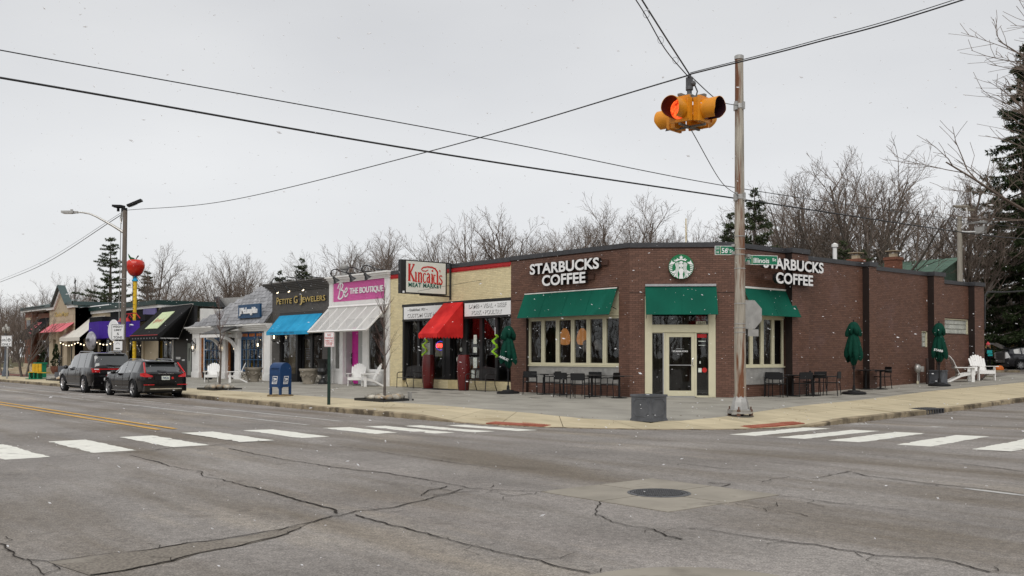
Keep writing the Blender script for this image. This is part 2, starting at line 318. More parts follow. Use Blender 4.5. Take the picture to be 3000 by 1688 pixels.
# road: strips fanning outwards from the kerb line
NV = [None]*len(KP)
for i in range(len(KP)):
    a = KP[max(i-1,0)]; b = KP[min(i+1,len(KP)-1)]; d = Vector((b[0]-a[0], b[1]-a[1])); d.normalize(); NV[i] = (d.y, -d.x)
offs = [-.3, 0, .15, .4, .8, 1.5, 2.5, 4, 6, 8, 11, 15, 20, 30, 45, 70]
mb = MB(); V = []
for s in S:
    k = at(KP, s); n = Vector(at(NV, s)); n.normalize()
    V.append([(k[0]+n.x*o, k[1]+n.y*o) for o in offs])
vs = [(x, y, zr(x, y)) for row in V for x, y in row]; m = len(offs)
mb.add(vs, [(i*m+j, i*m+j+1, (i+1)*m+j+1, (i+1)*m+j) for i in range(len(S)-1) for j in range(m-1)])
def asphalt():
    mt = bpy.data.materials.new('aged_asphalt'); mt.use_nodes = True; t = mt.node_tree; N = t.nodes; L = t.links.new; b = N['Principled BSDF']
    b.inputs['Roughness'].default_value = .72; b.inputs['Specular IOR Level'].default_value = .35
    tc = N.new('ShaderNodeTexCoord')
    def noise(sc, det, st=None, ro=.6):
        v = tc.outputs['Object']
        if st: g = N.new('ShaderNodeMapping'); g.inputs['Scale'].default_value = st; L(v, g.inputs[0]); v = g.outputs[0]
        z = N.new('ShaderNodeTexNoise'); z.inputs['Scale'].default_value = sc; z.inputs['Detail'].default_value = det; z.inputs['Roughness'].default_value = ro; L(v, z.inputs['Vector']); return z.outputs[0]
    def ramp(i, p0, p1, c0, c1):
        r = N.new('ShaderNodeValToRGB'); e = r.color_ramp.elements; e[0].position = p0; e[1].position = p1; e[0].color = (*c0, 1); e[1].color = (*c1, 1); L(i, r.inputs[0]); return r.outputs[0]
    def mix(f, a, c, ty='MIX'):
        x = N.new('ShaderNodeMixRGB'); x.blend_type = ty
        if isinstance(f, float): x.inputs[0].default_value = f
        else: L(f, x.inputs[0])
        L(a, x.inputs[1])
        if isinstance(c, tuple): x.inputs[2].default_value = (*c, 1)
        else: L(c, x.inputs[2])
        return x.outputs[0]
    base = ramp(noise(.35, 8), .3, .7, (.165,.152,.141), (.285,.268,.253))
    streak = ramp(noise(.8, 6, (.16,1,1)), .46, .66, (0,0,0), (1,1,1))
    c = mix(streak, base, (.150,.128,.102))
    light = ramp(noise(.55, 7, (.22,.8,1), .65), .56, .74, (0,0,0), (1,1,1))
    c = mix(light, c, (.335,.298,.25))
    oil = ramp(noise(.9, 3, (.5,1.2,1)), .60, .80, (1,1,1), (.62,.60,.58)); c = mix(.9, c, oil, 'MULTIPLY')
    pol = ramp(noise(.35, 2, (.06,1.6,1)), .52, .66, (1,1,1), (1.22,1.21,1.22)); c = mix(.8, c, pol, 'MULTIPLY')
    fine = ramp(noise(60, 3, None, .8), .30, .70, (.35,.34,.335), (1.65,1.63,1.60))
    c = mix(.95, c, fine, 'MULTIPLY')
    mid = ramp(noise(17, 3, None, .75), .34, .66, (.70,.69,.68), (1.28,1.27,1.26)); c = mix(.8, c, mid, 'MULTIPLY')
    chips = ramp(noise(38, 2), .62, .70, (1,1,1), (1.5,1.45,1.4)); c = mix(.7, c, chips, 'MULTIPLY')
    dk = ramp(noise(2.2, 5), .62, .75, (1,1,1), (.72,.70,.68)); c = mix(.8, c, dk, 'MULTIPLY')
    L(c, b.inputs['Base Color'])
    bp = N.new('ShaderNodeBump'); bp.inputs['Strength'].default_value = .45; bp.inputs['Distance'].default_value = .012; L(noise(55, 3), bp.inputs['Height']); L(bp.outputs[0], b.inputs['Normal'])
    return mt
M['asphalt'] = asphalt()
road = kind(mb.build('road', M['asphalt'], smooth=True), 'structure')
# sidewalk: empties hold the paving slabs, kerb stones
walk = bpy.data.objects.new('sidewalk', None); COL.objects.link(walk); kind(walk, 'structure')
kerb = bpy.data.objects.new('kerb', None); COL.objects.link(kerb); kind(kerb, 'structure')
CUM = [0]
for i in range(1, len(S)): CUM.append(CUM[-1] + math.dist(at(KP, S[i]), at(KP, S[i-1])))
def along(d):
    for i in range(1, len(CUM)):
        if CUM[i] >= d:
            t = (d-CUM[i-1])/max(CUM[i]-CUM[i-1], 1e-6); a = S[i-1]; b = S[i]
            return [tuple(lerp(at(Pl, a)[k], at(Pl, b)[k], t) for k in (0, 1)) for Pl in (KP, IP, BP)]
    return [at(Pl, S[-1]) for Pl in (KP, IP, BP)]
def inset(tr, d):
    k, i = Vector(tr[0]), Vector(tr[1]); v = (i-k); return k + v.normalized()*d
def kz(x, y): return zr(x, y) + khgt(x, y)
dd = [0, 60, 90]
d = 90.0
while d < CUM[-1]-38:
    d += 1.83; dd.append(d)
dd += [d+8, CUM[-1]]
for i in range(len(dd)-1):
    a, b = dd[i], dd[i+1]; ns = 3 if b-a < 5 else 12
    for lane in range(2):
        mb = MB(); rows = []
        for q in range(ns+1):
            tr = along(lerp(a+.011, b-.011, q/ns)); p0 = inset(tr, .165); p1 = Vector(tr[1])
            z0 = kz(*tr[0]); z1 = zs(p1.x, p1.y)
            row = []
            for j in range(3):
                f = (lane + j/2)/2; f = f + (.003 if (lane == 1 and j == 0) else 0) - (.003 if (lane == 0 and j == 2) else 0)
                p = p0 + (p1-p0)*f; row.append((p.x, p.y, lerp(z0, z1, f)))
            rows.append(row)
        vs = [v for r in rows for v in r]; k = len(vs); vs += [(x, y, z-.1) for x, y, z in vs]
        fs = [(r*3+j, r*3+j+1, r*3+j+4, r*3+j+3) for r in range(ns) for j in range(2)]
        fs += [(r*3, r*3+3, r*3+3+k, r*3+k) for r in range(ns)] + [(r*3+5, r*3+2, r*3+2+k, r*3+5+k) for r in range(ns)]
        fs += [(1, 0, k, k+1), (2, 1, k+1, k+2), (ns*3, ns*3+1, ns*3+1+k, ns*3+k), (ns*3+1, ns*3+2, ns*3+2+k, ns*3+1+k)]
        for vi in range(len(fs)): fs[vi] = tuple(reversed(fs[vi]))
        mb.add(vs, fs); mb.build('paving_slab', M['conc'], walk)
    # kerb stones
    mb = MB(); vs = []
    for q in range(ns+1):
        tr = along(lerp(a+.008, b-.008, q/ns)); k0 = Vector(tr[0]); zt = kz(*tr[0]); zb = zr(*tr[0]) - .15
        p1 = inset(tr, .155); p2 = inset(tr, .035); rr = .02 if khgt(*tr[0]) > .05 else .004
        vs += [(k0.x, k0.y, zb), (k0.x, k0.y, zt-rr), (p2.x, p2.y, zt), (p1.x, p1.y, zt), (p1.x, p1.y, zb)]
    fs = [(r*5+j, r*5+j+1, r*5+j+6, r*5+j+5) for r in range(ns) for j in range(4)] + [(4,3,2,1,0), tuple(ns*5+j for j in range(5))]
    mb.add(vs, fs); mb.build('kerb_stone', M['kerb'], kerb)
# grey plaza between the band and the shop fronts (continues under the shops)
mb = MB(); rows = []
SS = resample(KP, 1.0)
for s in SS:
    i_, b_ = at(IP, s), at(BP, s)
    rows.append([(lerp(i_[0], b_[0], j/6), lerp(i_[1], b_[1], j/6)) for j in range(7)])
vs = [(x, y, zs(x, y)) for r in rows for x, y in r]
mb.add(vs, [(r*7+j+7, r*7+j+8, r*7+j+1, r*7+j) for r in range(len(rows)-1) for j in range(6)])
mb.build('plaza_paving', M['plaza'], walk, smooth=True)
mb = MB()
def joint(mb, a, b, w, zf, off):
    n = max(2, int(math.dist(a, b)/.8)); dx, dy = b[0]-a[0], b[1]-a[1]; l = math.hypot(dx, dy); ux, uy = -dy/l*w/2, dx/l*w/2
    vs = []
    for i in range(n+1):
        x, y = lerp(a[0], b[0], i/n), lerp(a[1], b[1], i/n)
        vs += [(x-ux, y-uy, zf(x-ux, y-uy)+off), (x+ux, y+uy, zf(x+ux, y+uy)+off)]
    mb.add(vs, [(2*i, 2*i+2, 2*i+3, 2*i+1) for i in range(n)])
for yy in (-1.6, -3.2, -4.8): joint(mb, (-60, yy), (-.5 + yy*-.4, yy), .018, zs, .004)
x = -58
while x < .5: joint(mb, (x, -.1), (x, -6.3), .016, zs, .005); x += 1.65
for xx in (3.3, 4.1, 4.9): joint(mb, (xx, 2.2), (xx, 22), .018, zs, .004)
y = -2.5
while y < 22: joint(mb, (2.8, y), (5.3, y), .014, zs, .005); y += 1.65
kind(mb.build('paving_joint', M['crack'], walk), 'stuff')
# damp dark streaks lying in low spots of the plaza
mb = MB()
for cx, cy, l, w in [(-9.2,-2.6,1.4,.10),(-8.2,-2.1,1.1,.07),(-10.6,-1.5,1.2,.16),(-6.6,-2.2,.9,.06),(-12.6,-1.6,.8,.06),(-4.0,-2.3,.6,.05),(-15.5,-2.2,1.0,.05),(-9.9,-.5,.9,.33),(4.3,7.9,.9,.05),(4.3,5.5,.6,.05),(3.9,4.2,.6,.04),(4.6,9.6,.9,.04),(-7.4,-4.2,.8,.04),(-2.3,-2.2,.7,.05),(-21.5,-1.8,1.3,.05),(3.9,12.8,.7,.06)]:
    n = 14; pts = []
    for i in range(n):
        a = 2*math.pi*i/n; r = 1 + random.uniform(-.3, .3); px, py = cx + math.cos(a)*l/2*r + math.sin(a)*.1, cy + math.sin(a)*w*r
        pts.append((px, py, zs(px, py)+.007))
    mb.add(pts, [tuple(range(n))])
M['damp'] = mat('damp_concrete', (.085,.08,.07), .35, .5, n=(6,.2))
kind(mb.build('damp_patch', M['damp'], walk), 'stuff')
# ramp tactile pads
def padset(c, ux, uy, w, d, label):
    t = thing('tactile_pad', label, 'tactile paving', (c[0], c[1], 0))
    mb = MB(); U = Vector((ux, uy, 0)); Vv = Vector((-uy, ux, 0)); O = Vector((c[0], c[1], 0))
    def zz(p):
        # height on the band near the kerb
        return padz(p.x, p.y)
    pts = [O + U*a + Vv*b for a, b in ((-w/2,0),(w/2,0),(w/2,d),(-w/2,d))]
    vs = [(p.x, p.y, zz(p)+.006) for p in pts]; mb.add(vs + [(v[0], v[1], v[2]-.05) for v in vs], [(0,1,2,3),(0,4,5,1),(1,5,6,2),(2,6,7,3),(3,7,4,0)])
    mb.build('pad', M['tact'], t)
    mb = MB(); nx, ny = int(w/.07), int(d/.07)
    for i in range(nx):
        for j in range(ny):
            p = O + U*(-w/2 + (i+.5)*w/nx) + Vv*((j+.5)*d/ny); z = zz(p)+.006
            r = .022; mb.add([(p.x-r,p.y-r,z),(p.x+r,p.y-r,z),(p.x+r,p.y+r,z),(p.x-r,p.y+r,z),(p.x,p.y,z+.009)], [(0,1,4),(1,2,4),(2,3,4),(3,0,4)])
    kind(mb.build('dome', M['tact'], t), 'stuff')
def padz(x, y):
    best = None
    for s in S:
        k, i = at(KP, s), at(IP, s); ax, ay = i[0]-k[0], i[1]-k[1]; l2 = ax*ax+ay*ay
        f = ((x-k[0])*ax+(y-k[1])*ay)/l2; px, py = k[0]+ax*f, k[1]+ay*f; dd_ = (px-x)**2+(py-y)**2
        if best is None or dd_ < best[0]: best = (dd_, f, k, i)
    _, f, k, i = best
    return lerp(kz(*k), zs(*i), min(max((f*math.dist(k,i)-.165)/(math.dist(k,i)-.165), 0), 1)) + .004
padset((4.35,-8.78), .985, .17, 1.75, .36, 'red tactile ramp pad at the kerb by the left crosswalk')
padset((8.66,-4.15), .09, .996, 1.9, .36, 'red tactile ramp pad at the kerb by the right crosswalk')
# ---------------------------------------------------------------- markings
def poly_on_road(pts, m, name, off=.004, sub=6):
    mb = MB(); a, b, c, d = pts; rows = []; sub *= 5; jg = .022 if name == 'crosswalk_stripe' else .012; jp = jq = 0
    for i in range(sub+1):
        p = (lerp(a[0], d[0], i/sub), lerp(a[1], d[1], i/sub)); q = (lerp(b[0], c[0], i/sub), lerp(b[1], c[1], i/sub)); jp = jp*.6+rm.uniform(-jg,jg); jq = jq*.6+rm.uniform(-jg,jg); l = math.dist(p,q) or 1; ex, ey = (p[0]-q[0])/l, (p[1]-q[1])/l; bite = (rm.random() < .06)*rm.uniform(.02,.09) if name == 'crosswalk_stripe' else 0
        p = (p[0]+ex*(jp-bite), p[1]+ey*(jp-bite)); q = (q[0]-ex*jq, q[1]-ey*jq)
        rows += [(p[0], p[1], zr(*p)+off), (q[0], q[1], zr(*q)+off)]
    mb.add(rows, [(2*i, 2*i+1, 2*i+3, 2*i+2) for i in range(sub)])
    return mb.build(name, m, marks)
rm = random.Random(15)
marks = bpy.data.objects.new('road_marking', None); COL.objects.link(marks); kind(marks, 'structure')
for x0, x1, y0, y1 in [(3.6,6.35,-20.4,-19.75),(3.5,6.12,-19.03,-18.38),(3.32,5.95,-17.7,-17.08),(3.05,5.75,-16.4,-15.75),(2.97,5.45,-15.05,-14.38),(3.0,5.5,-13.2,-12.5),(2.93,5.68,-12.06,-11.5),(3.1,5.85,-11.12,-10.6),(3.38,6.05,-10.08,-9.5),(3.6,6.3,-21.8,-21.15)]:
    poly_on_road([(x0,y0),(x0,y1),(x1,y1),(x1,y0)], M['mark'], 'crosswalk_stripe')
for x0, x1, dx in [(9.62,10.24,-.6),(10.8,11.4,-.52),(11.95,12.6,-.65),(13.3,13.93,-.64),(14.68,15.32,-.62),(16.0,16.62,-.6),(17.3,17.92,-.6)]:
    poly_on_road([(x0,-7.35),(x1,-7.3),(x1+dx,-3.55),(x0+dx,-3.6)], M['mark'], 'crosswalk_stripe')
poly_on_road([(-120,-12.9),(-120,-13.02),(1.9,-13.02),(1.9,-12.9)], M['markw'], 'lane_line', sub=60)
poly_on_road([(-120,-11.42),(-120,-11.54),(.9,-11.54),(.9,-11.42)], M['markw'], 'lane_line', sub=60)
poly_on_road([(-120,-16.02),(-120,-16.14),(1.9,-16.14),(1.9,-16.02)], M['marky'], 'centre_line', sub=60)
poly_on_road([(-120,-16.38),(-120,-16.50),(1.95,-16.50),(1.95,-16.38)], M['marky'], 'centre_line', sub=60)
poly_on_road([(8.94,-1.62),(9.2,-1.40),(9.5,-.95),(8.98,-1.05)], M['markw'], 'stop_line', sub=2)
poly_on_road([(10.35,-.95),(11.05,-.98),(11.15,-.68),(10.5,-.66)], M['markw'], 'stop_line', sub=2)
poly_on_road([(16.9,-12.36),(16.9,-12.47),(20,-12.85),(20,-12.74)], M['markw'], 'lane_line', sub=6)
CRACKS = [[[6.37,-19.88],[6.35,-19.48],[6.25,-19.03],[6.49,-18.79],[6.39,-18.32],[6.09,-17.75],[6.14,-17.17],[5.94,-16.7],[5.78,-16.24]],[[6.88,-18.75],[7.95,-18.76],[8.53,-18.79],[9.32,-18.81],[9.56,-18.72],[10.2,-18.93],[10.61,-18.87],[11.1,-18.89],[11.64,-18.91],[12.16,-18.91],[12.56,-18.93],[13.09,-18.99],[13.57,-19.02],[13.8,-19.12]],[[6.78,-17.08],[7.96,-17.15],[8.79,-17.15],[9.56,-17.16],[10.45,-17.08],[10.99,-16.99],[11.51,-16.91],[11.98,-16.9],[12.44,-16.9],[12.94,-16.91],[13.25,-16.95],[13.53,-16.78],[13.81,-16.62],[13.96,-16.44]],[[13.95,-19.13],[13.93,-19.22],[14.08,-19.53],[14.25,-19.9],[14.34,-20.21],[14.4,-20.55],[14.36,-20.83],[14.4,-21.1],[14.43,-21.37],[14.4,-21.62],[14.41,-21.92],[14.2,-22.02],[13.41,-22.03]],[[14.28,-19.75],[14.58,-20.13],[14.73,-20.52],[14.81,-20.91],[14.98,-21.19],[15.05,-21.52],[15.08,-21.82]],[[14.2,-22.02],[14.55,-22.04],[14.86,-22.06]],[[13.92,-19.12],[13.81,-18.87],[13.85,-18.7],[13.83,-18.45],[13.71,-18.2],[13.62,-17.9],[13.46,-17.64],[13.38,-17.32],[13.47,-17.03]],[[14.0,-19.02],[14.28,-19.04],[14.65,-19.06],[14.97,-19.05],[15.27,-19.05],[15.58,-19.06],[15.95,-19.07],[16.32,-19.09],[16.66,-19.07],[17.0,-19.09],[17.28,-19.06]],[[7.62,-15.42],[8.66,-15.42],[9.62,-15.42],[10.49,-15.42],[11.35,-15.47],[12.08,-15.46]],[[14.92,-16.55],[15.45,-17.14],[15.88,-17.35],[16.16,-17.39],[16.39,-17.38],[16.68,-17.53],[16.87,-17.54]],[[10.25,-9.59],[11.05,-9.42],[12.0,-9.54],[12.87,-9.64],[13.62,-9.65],[14.42,-9.65],[15.04,-9.81],[15.63,-9.79],[16.64,-10.11]],[[16.56,-17.07],[16.95,-17.01],[17.29,-16.99],[17.57,-16.93],[17.71,-16.85],[17.94,-16.92],[18.1,-16.9],[18.28,-16.92],[18.48,-16.79],[18.63,-16.66],[18.79,-16.68],[19.11,-16.83]],[[15.92,-15.55],[16.29,-15.59],[16.68,-15.58],[16.88,-15.66]],[[15.24,-12.05],[15.56,-12.24],[16.13,-12.29],[16.57,-12.34],[17.04,-12.32],[17.58,-12.45]],[[13.06,-12.96],[13.84,-13.05],[14.3,-12.78]],[[15.84,-14.65],[16.33,-14.68],[16.71,-14.66],[17.05,-14.6],[17.33,-14.6]],[[13.34,-17.77],[13.0,-17.44],[12.93,-17.16],[12.86,-17.07]],[[13.39,-17.64],[13.4,-17.45],[13.15,-17.07]],[[13.77,-17.0],[14.0,-16.98],[14.02,-16.7]],[[15.04,-13.82],[14.95,-13.52],[14.94,-13.1],[15.26,-13.14],[15.19,-12.58],[15.15,-11.93]],[[14.99,-14.55],[14.91,-14.27],[14.66,-14.38]]]
rc = random.Random(3)
mb = MB()
def crackline(pts, w0, w1):
    P = []
    for a, b in zip(pts[:-1], pts[1:]):
        n = max(1, int(math.dist(a, b)/.07))
        for i in range(n): P.append((lerp(a[0], b[0], i/n), lerp(a[1], b[1], i/n)))
    P.append(tuple(pts[-1])); w = .5; vs = []; ox = oy = 0
    for i, p in enumerate(P):
        a = P[max(i-1,0)]; b = P[min(i+1,len(P)-1)]; dx, dy = b[0]-a[0], b[1]-a[1]; l = math.hypot(dx, dy) or 1
        ox = ox*.7 + rc.uniform(-.018, .018); w = min(max(w + rc.uniform(-.25, .25), .15), 1); ww = lerp(w0, w1, w)/2
        nx, ny = -dy/l, dx/l; q = (p[0]+nx*ox, p[1]+ny*ox)
        for sg in (-1, 1):
            xx, yy = q[0]+nx*ww*sg, q[1]+ny*ww*sg; vs.append((xx, yy, zr(xx, yy)+.0085))
    mb.add(vs, [(2*i, 2*i+2, 2*i+3, 2*i+1) for i in range(len(P)-1)])
for i, c in enumerate(CRACKS):
    big = i in (3, 4, 7, 2, 1); crackline(c, .008 if big else .006, .030 if big else .022)
    for k in range(len(c)//2):        # short side cracks
        p = rc.choice(c); a = rc.uniform(0, 6.28); l = rc.uniform(.15, .5)
        crackline([p, (p[0]+math.cos(a)*l*.5, p[1]+math.sin(a)*l*.5), (p[0]+math.cos(a+.5)*l, p[1]+math.sin(a+.5)*l)], .003, .010)
kind(mb.build('asphalt_crack', M['crack']), 'stuff')
# concrete slab with manhole cover
mb = MB(); a_ = CRACKS[3][2:11]; b_ = CRACKS[4]; 
def pl_(P, f): f = f*(len(P)-1); i = min(int(f), len(P)-2); return (lerp(P[i][0],P[i+1][0],f-i), lerp(P[i][1],P[i+1][1],f-i))
vs = []
for i in range(25):
    p, q = pl_(a_, i/24), pl_(b_, i/24)
    for j in range(4): x, y = lerp(p[0],q[0],j/3), lerp(p[1],q[1],j/3); vs.append((x, y, zr(x,y)+.0045))
mb.add(vs, [(i*4+j, i*4+j+1, i*4+j+5, i*4+j+4) for i in range(24) for j in range(3)])
kind(mb.build('asphalt_patch', mat('brown_asphalt_patch', (.185,.162,.135), .8, .3, n=(45,.45), n2=(2.5,.58,(.25,.225,.19)))), 'structure')
sl = thing('manhole_cover', 'round cast iron manhole cover in a square concrete slab in the road', 'manhole', (14.88,-15.56, zr(14.88,-15.56)))
mb = MB(); q = .95
z0 = zr(14.88,-15.56)+.005
for sx in (-1, 1):
    for sy in (-1, 1):
        x0, x1 = sorted((14.88+sx*.012, 14.88+sx*q)); y0, y1 = sorted((-15.56+sy*.012, -15.56+sy*q))
        b = MB(); b.box(x0, x1, y0, y1, z0-.1, z0+.002); b.build('slab_quarter', M['slabc'], sl)
mb = MB(); mb.box(14.88-q+.02, 14.88+q-.02, -15.56-q+.02, -15.56+q-.02, z0-.11, z0-.012); mb.build('slab_joint', M['crack'], sl)
mb = MB(); mb.lathe([(.36,-.05),(.36,.006),(.345,.008),(.325,.008),(.325,.002),(.30,.002)], 40, (14.88,-15.56,z0)); mb.build('ring', M['iron'], sl, smooth=True)
mb = MB(); mb.lathe([(.318,-.05),(.318,.005),(.01,.005)], 40, (14.88,-15.56,z0)); ms = mb.build('cover', M['iron'], sl)
mb = MB()
for i in range(-8, 9):
    for j in range(-8, 9):
        if math.hypot(i, j)*.034 < .29: mb.box(14.88+i*.034-.011, 14.88+i*.034+.011, -15.56+j*.034-.011, -15.56+j*.034+.011, z0+.004, z0+.011)
kind(mb.build('stud', M['iron'], sl), 'stuff')
mb = MB(); mb.lathe([(.95,-.06),(.95,.006),(.9,.008),(.01,.008)], 48, (18.28,-19.02, zr(18.2,-19)))
tag(mb.build('concrete_collar', M['slabc']), 'round pale concrete patch at the bottom edge of the road', 'road patch')
# storm drain
g = thing('storm_drain', 'black cast iron kerb inlet grate in the right hand sidewalk edge', 'drain', (8.2,4.6,zs(8.2,4.6)))
mb = MB(); O = Vector((8.13,4.05,0)); zt = kz(8.15,4.5)+.012
mb.box(7.55, 8.02, 3.95, 5.05, zt-.05, zt); mb.build('frame', M['iron'], g)
mb = MB()
for i in range(9): mb.box(7.62, 7.98, 4.02+i*.115, 4.07+i*.115, zt, zt+.012)
mb.build('grate_bar', M['iron'], g)
mb = MB(); mb.box(8.10, 8.20, 3.95, 5.05, zt-.02, zt+.004); mb.box(8.13, 8.20, 3.95, 5.05, zt-.17, zt-.135)
for i in range(7): mb.box(8.15, 8.21, 3.96+i*.172, 4.0+i*.172, zt-.14, zt-.018)
mb.build('inlet', M['iron'], g)
mb = MB(); mb.box(8.06, 8.13, 3.97, 5.03, zt-.14, zt-.02); mb.build('opening', M['blackp'], g)
# ================================================================ BUILDING HELPERS
def wallrects(W, H, ops):
    us = sorted({0, W, *[min(max(o[0],0),W) for o in ops], *[min(max(o[1],0),W) for o in ops]}); r = []
    for a, b in zip(us[:-1], us[1:]):
        c = (a+b)/2; blk = sorted((max(o[2],0), min(o[3],H)) for o in ops if o[0] < c < o[1]); v = 0
        for lo, hi in blk:
            if lo > v + 1e-6: r.append((a, b, v, lo))
            v = max(v, hi)
        if v < H - 1e-6: r.append((a, b, v, H))
    return r
def wall(O, U, N, W, H, ops, thick, m, parent, name='wall', mb=None):
    k = mb or MB()
    for a, b, c, d in wallrects(W, H, ops): k.fbox(O, U, Z, N, a, b, c, d, -thick, 0)
    return k.build(name, m, parent) if mb is None else k
BL, BH, JT, PR = .203, .0677, .009, .006
def brickwork(mbs, O, U, N, W, H, ops, v0=0.0, seed=1, pick=None):
    """lay running-bond bricks proud of the wall; pick(u,v) true -> collected separately as (O+..)"""
    r = random.Random(seed); picked = []; row = 0; v = v0
    while v + BH <= H + .02:
        vt = min(v + BH - JT, H)
        iv = [(0, W)]
        for o in ops:
            if o[2] < vt and o[3] > v:
                nv = []
                for a, b in iv:
                    if o[1] <= a or o[0] >= b: nv.append((a, b)); continue
                    if o[0] > a: nv.append((a, o[0]))
                    if o[1] < b: nv.append((o[1], b))
                iv = nv
        off = (row % 2) * BL / 2
        for a, b in iv:
            k = math.floor((a-off)/BL)
            while off + k*BL < b:
                c, d = max(off+k*BL, a), min(off+(k+1)*BL-JT, b); k += 1
                if d - c < .025: continue
                pr = PR + r.uniform(-.002, .002)
                if pick and d-c > BL-JT-1e-3 and pick(c, v): picked.append((c, v)); continue
                P = lambda u, w, n: O + U*u + Z*w + N*n
                mbs.add([P(c,v,0),P(d,v,0),P(d,vt,0),P(c,vt,0),P(c,v,pr),P(d,v,pr),P(d,vt,pr),P(c,vt,pr)], [(4,5,6,7),(0,1,5,4),(1,2,6,5),(2,3,7,6),(3,0,4,7)])
        row += 1; v += BH
    return picked
def text(body, m, O, U, V, h, w=None, depth=.01, parent=None, name='lettering', bold=0., side=None, each=False, spacing=1.0, align='C', hfix=None):
    """lettering as mesh; h = height of the capitals, w = total width, O = centre (align C) or left (L) of the base line"""
    U = Vector(U).normalized(); V = Vector(V).normalized(); N = U.cross(V)
    cu = bpy.data.curves.new('t', 'FONT'); cu.size = 1; cu.space_character = spacing; cu.offset = bold; cu.extrude = .05; cu.resolution_u = 4
    ob = bpy.data.objects.new('t', cu); COL.objects.link(ob)
    def grab(s):
        cu.body = s; dg = bpy.context.evaluated_depsgraph_get(); e = ob.evaluated_get(dg); me = bpy.data.meshes.new_from_object(e)
        v = [x.co.copy() for x in me.vertices]; f = [tuple(p.vertices) for p in me.polygons]; bpy.data.meshes.remove(me); return v, f
    v, f = grab('H'); H = max(p.y for p in v) - min(p.y for p in v); base = min(p.y for p in v)
    v, f = grab(body); x0 = min(p.x for p in v); x1 = max(p.x for p in v)
    sy = h/H; sx = (w/(x1-x0)) if w else sy; O = Vector(O)
    if align == 'C': O = O - U*((x1-x0)*sx/2)
    mats = [m, side or m]
    def put(v, f, ox, nm):
        k = MB(); tr = [O + U*((p.x-ox)*sx) + V*((p.y-base)*sy) + N*(depth if p.z > 0 else 0) for p in v]
        k.v = [tuple(q) for q in tr]
        for fc in f:
            a, b, c = v[fc[0]], v[fc[1]], v[fc[2]]; nn = (b-a).cross(c-a)
            k.f.append(fc); k.m.append(0 if (abs(nn.z) > .5*nn.length and a.z > 0) else 1)
        return k.build(nm, mats, parent)
    res = None
    if not each: res = put(v, f, x0, name)
    else:
        for i, ch in enumerate(body):
            if ch == ' ': continue
            vp, _ = grab(body[:i+1]); rx = max(p.x for p in vp); vc, fc = grab(ch); cr_ = max(p.x for p in vc)
            res = put([Vector((p.x + rx - cr_, p.y, p.z)) for p in vc], fc, x0, name)
    bpy.data.objects.remove(ob); bpy.data.curves.remove(cu); return res
def awning(t, pts, m, th=.015, name='canopy'):
    """sheet with thickness from a quad given as top-left, top-right, bottom-right, bottom-left"""
    a, b, c, d = [Vector(p) for p in pts]; n = (b-a).cross(d-a).normalized(); n = n if n.z > 0 else -n; k = MB(); nu = max(4, int((b-a).length/.16)); nv = 8; ra = random.Random(int(a.x*100)); bays = max(1, round((b-a).length/1.15)); top = []
    for j in range(nv+1):
        for i in range(nu+1):
            u, v = i/nu, j/nv; p = (a*(1-u)+b*u)*(1-v) + (d*(1-u)+c*u)*v; top.append(p - n*(.022*math.sin(math.pi*v)*abs(math.sin(math.pi*u*bays)) + (ra.uniform(-.003,.003) if 0 < j < nv else 0)))
    w = nu+1; K = len(top); k.add(top + [p - n*th for p in top], [(j*w+i, j*w+i+1, (j+1)*w+i+1, (j+1)*w+i) for j in range(nv) for i in range(nu)] + [(K+(j+1)*w+i, K+(j+1)*w+i+1, K+j*w+i+1, K+j*w+i) for j in range(nv) for i in range(nu)] + [q for i in range(nu) for q in ((i+1,i,K+i,K+i+1),(nv*w+i,nv*w+i+1,K+nv*w+i+1,K+nv*w+i))] + [q for j in range(nv) for q in ((j*w,(j+1)*w,K+(j+1)*w,K+j*w),((j+1)*w+nu,j*w+nu,K+j*w+nu,K+(j+1)*w+nu))])
    cv = k.build(name, m, t, smooth=True)
    for i in range(1, bays):
        u = i/bays; s_ = MB(); s_.beam(a*(1-u)+b*u+n*.003, d*(1-u)+c*u+n*.003, .028, .006, n); s_.build('seam', m, t)
    return cv
def roombox(t, x0, x1, y0, y1, z0, z1, m, name='interior'):
    k = MB(); k.quad((x0,y1,z0),(x1,y1,z0),(x1,y1,z1),(x0,y1,z1)); k.quad((x0,y0,z0),(x0,y1,z0),(x0,y1,z1),(x0,y0,z1)); k.quad((x1,y1,z0),(x1,y0,z0),(x1,y0,z1),(x1,y1,z1))
    k.quad((x0,y0,z0),(x1,y0,z0),(x1,y1,z0),(x0,y1,z0)); k.quad((x0,y1,z1),(x1,y1,z1),(x1,y0,z1),(x0,y0,z1)); return k.build(name, m, t)
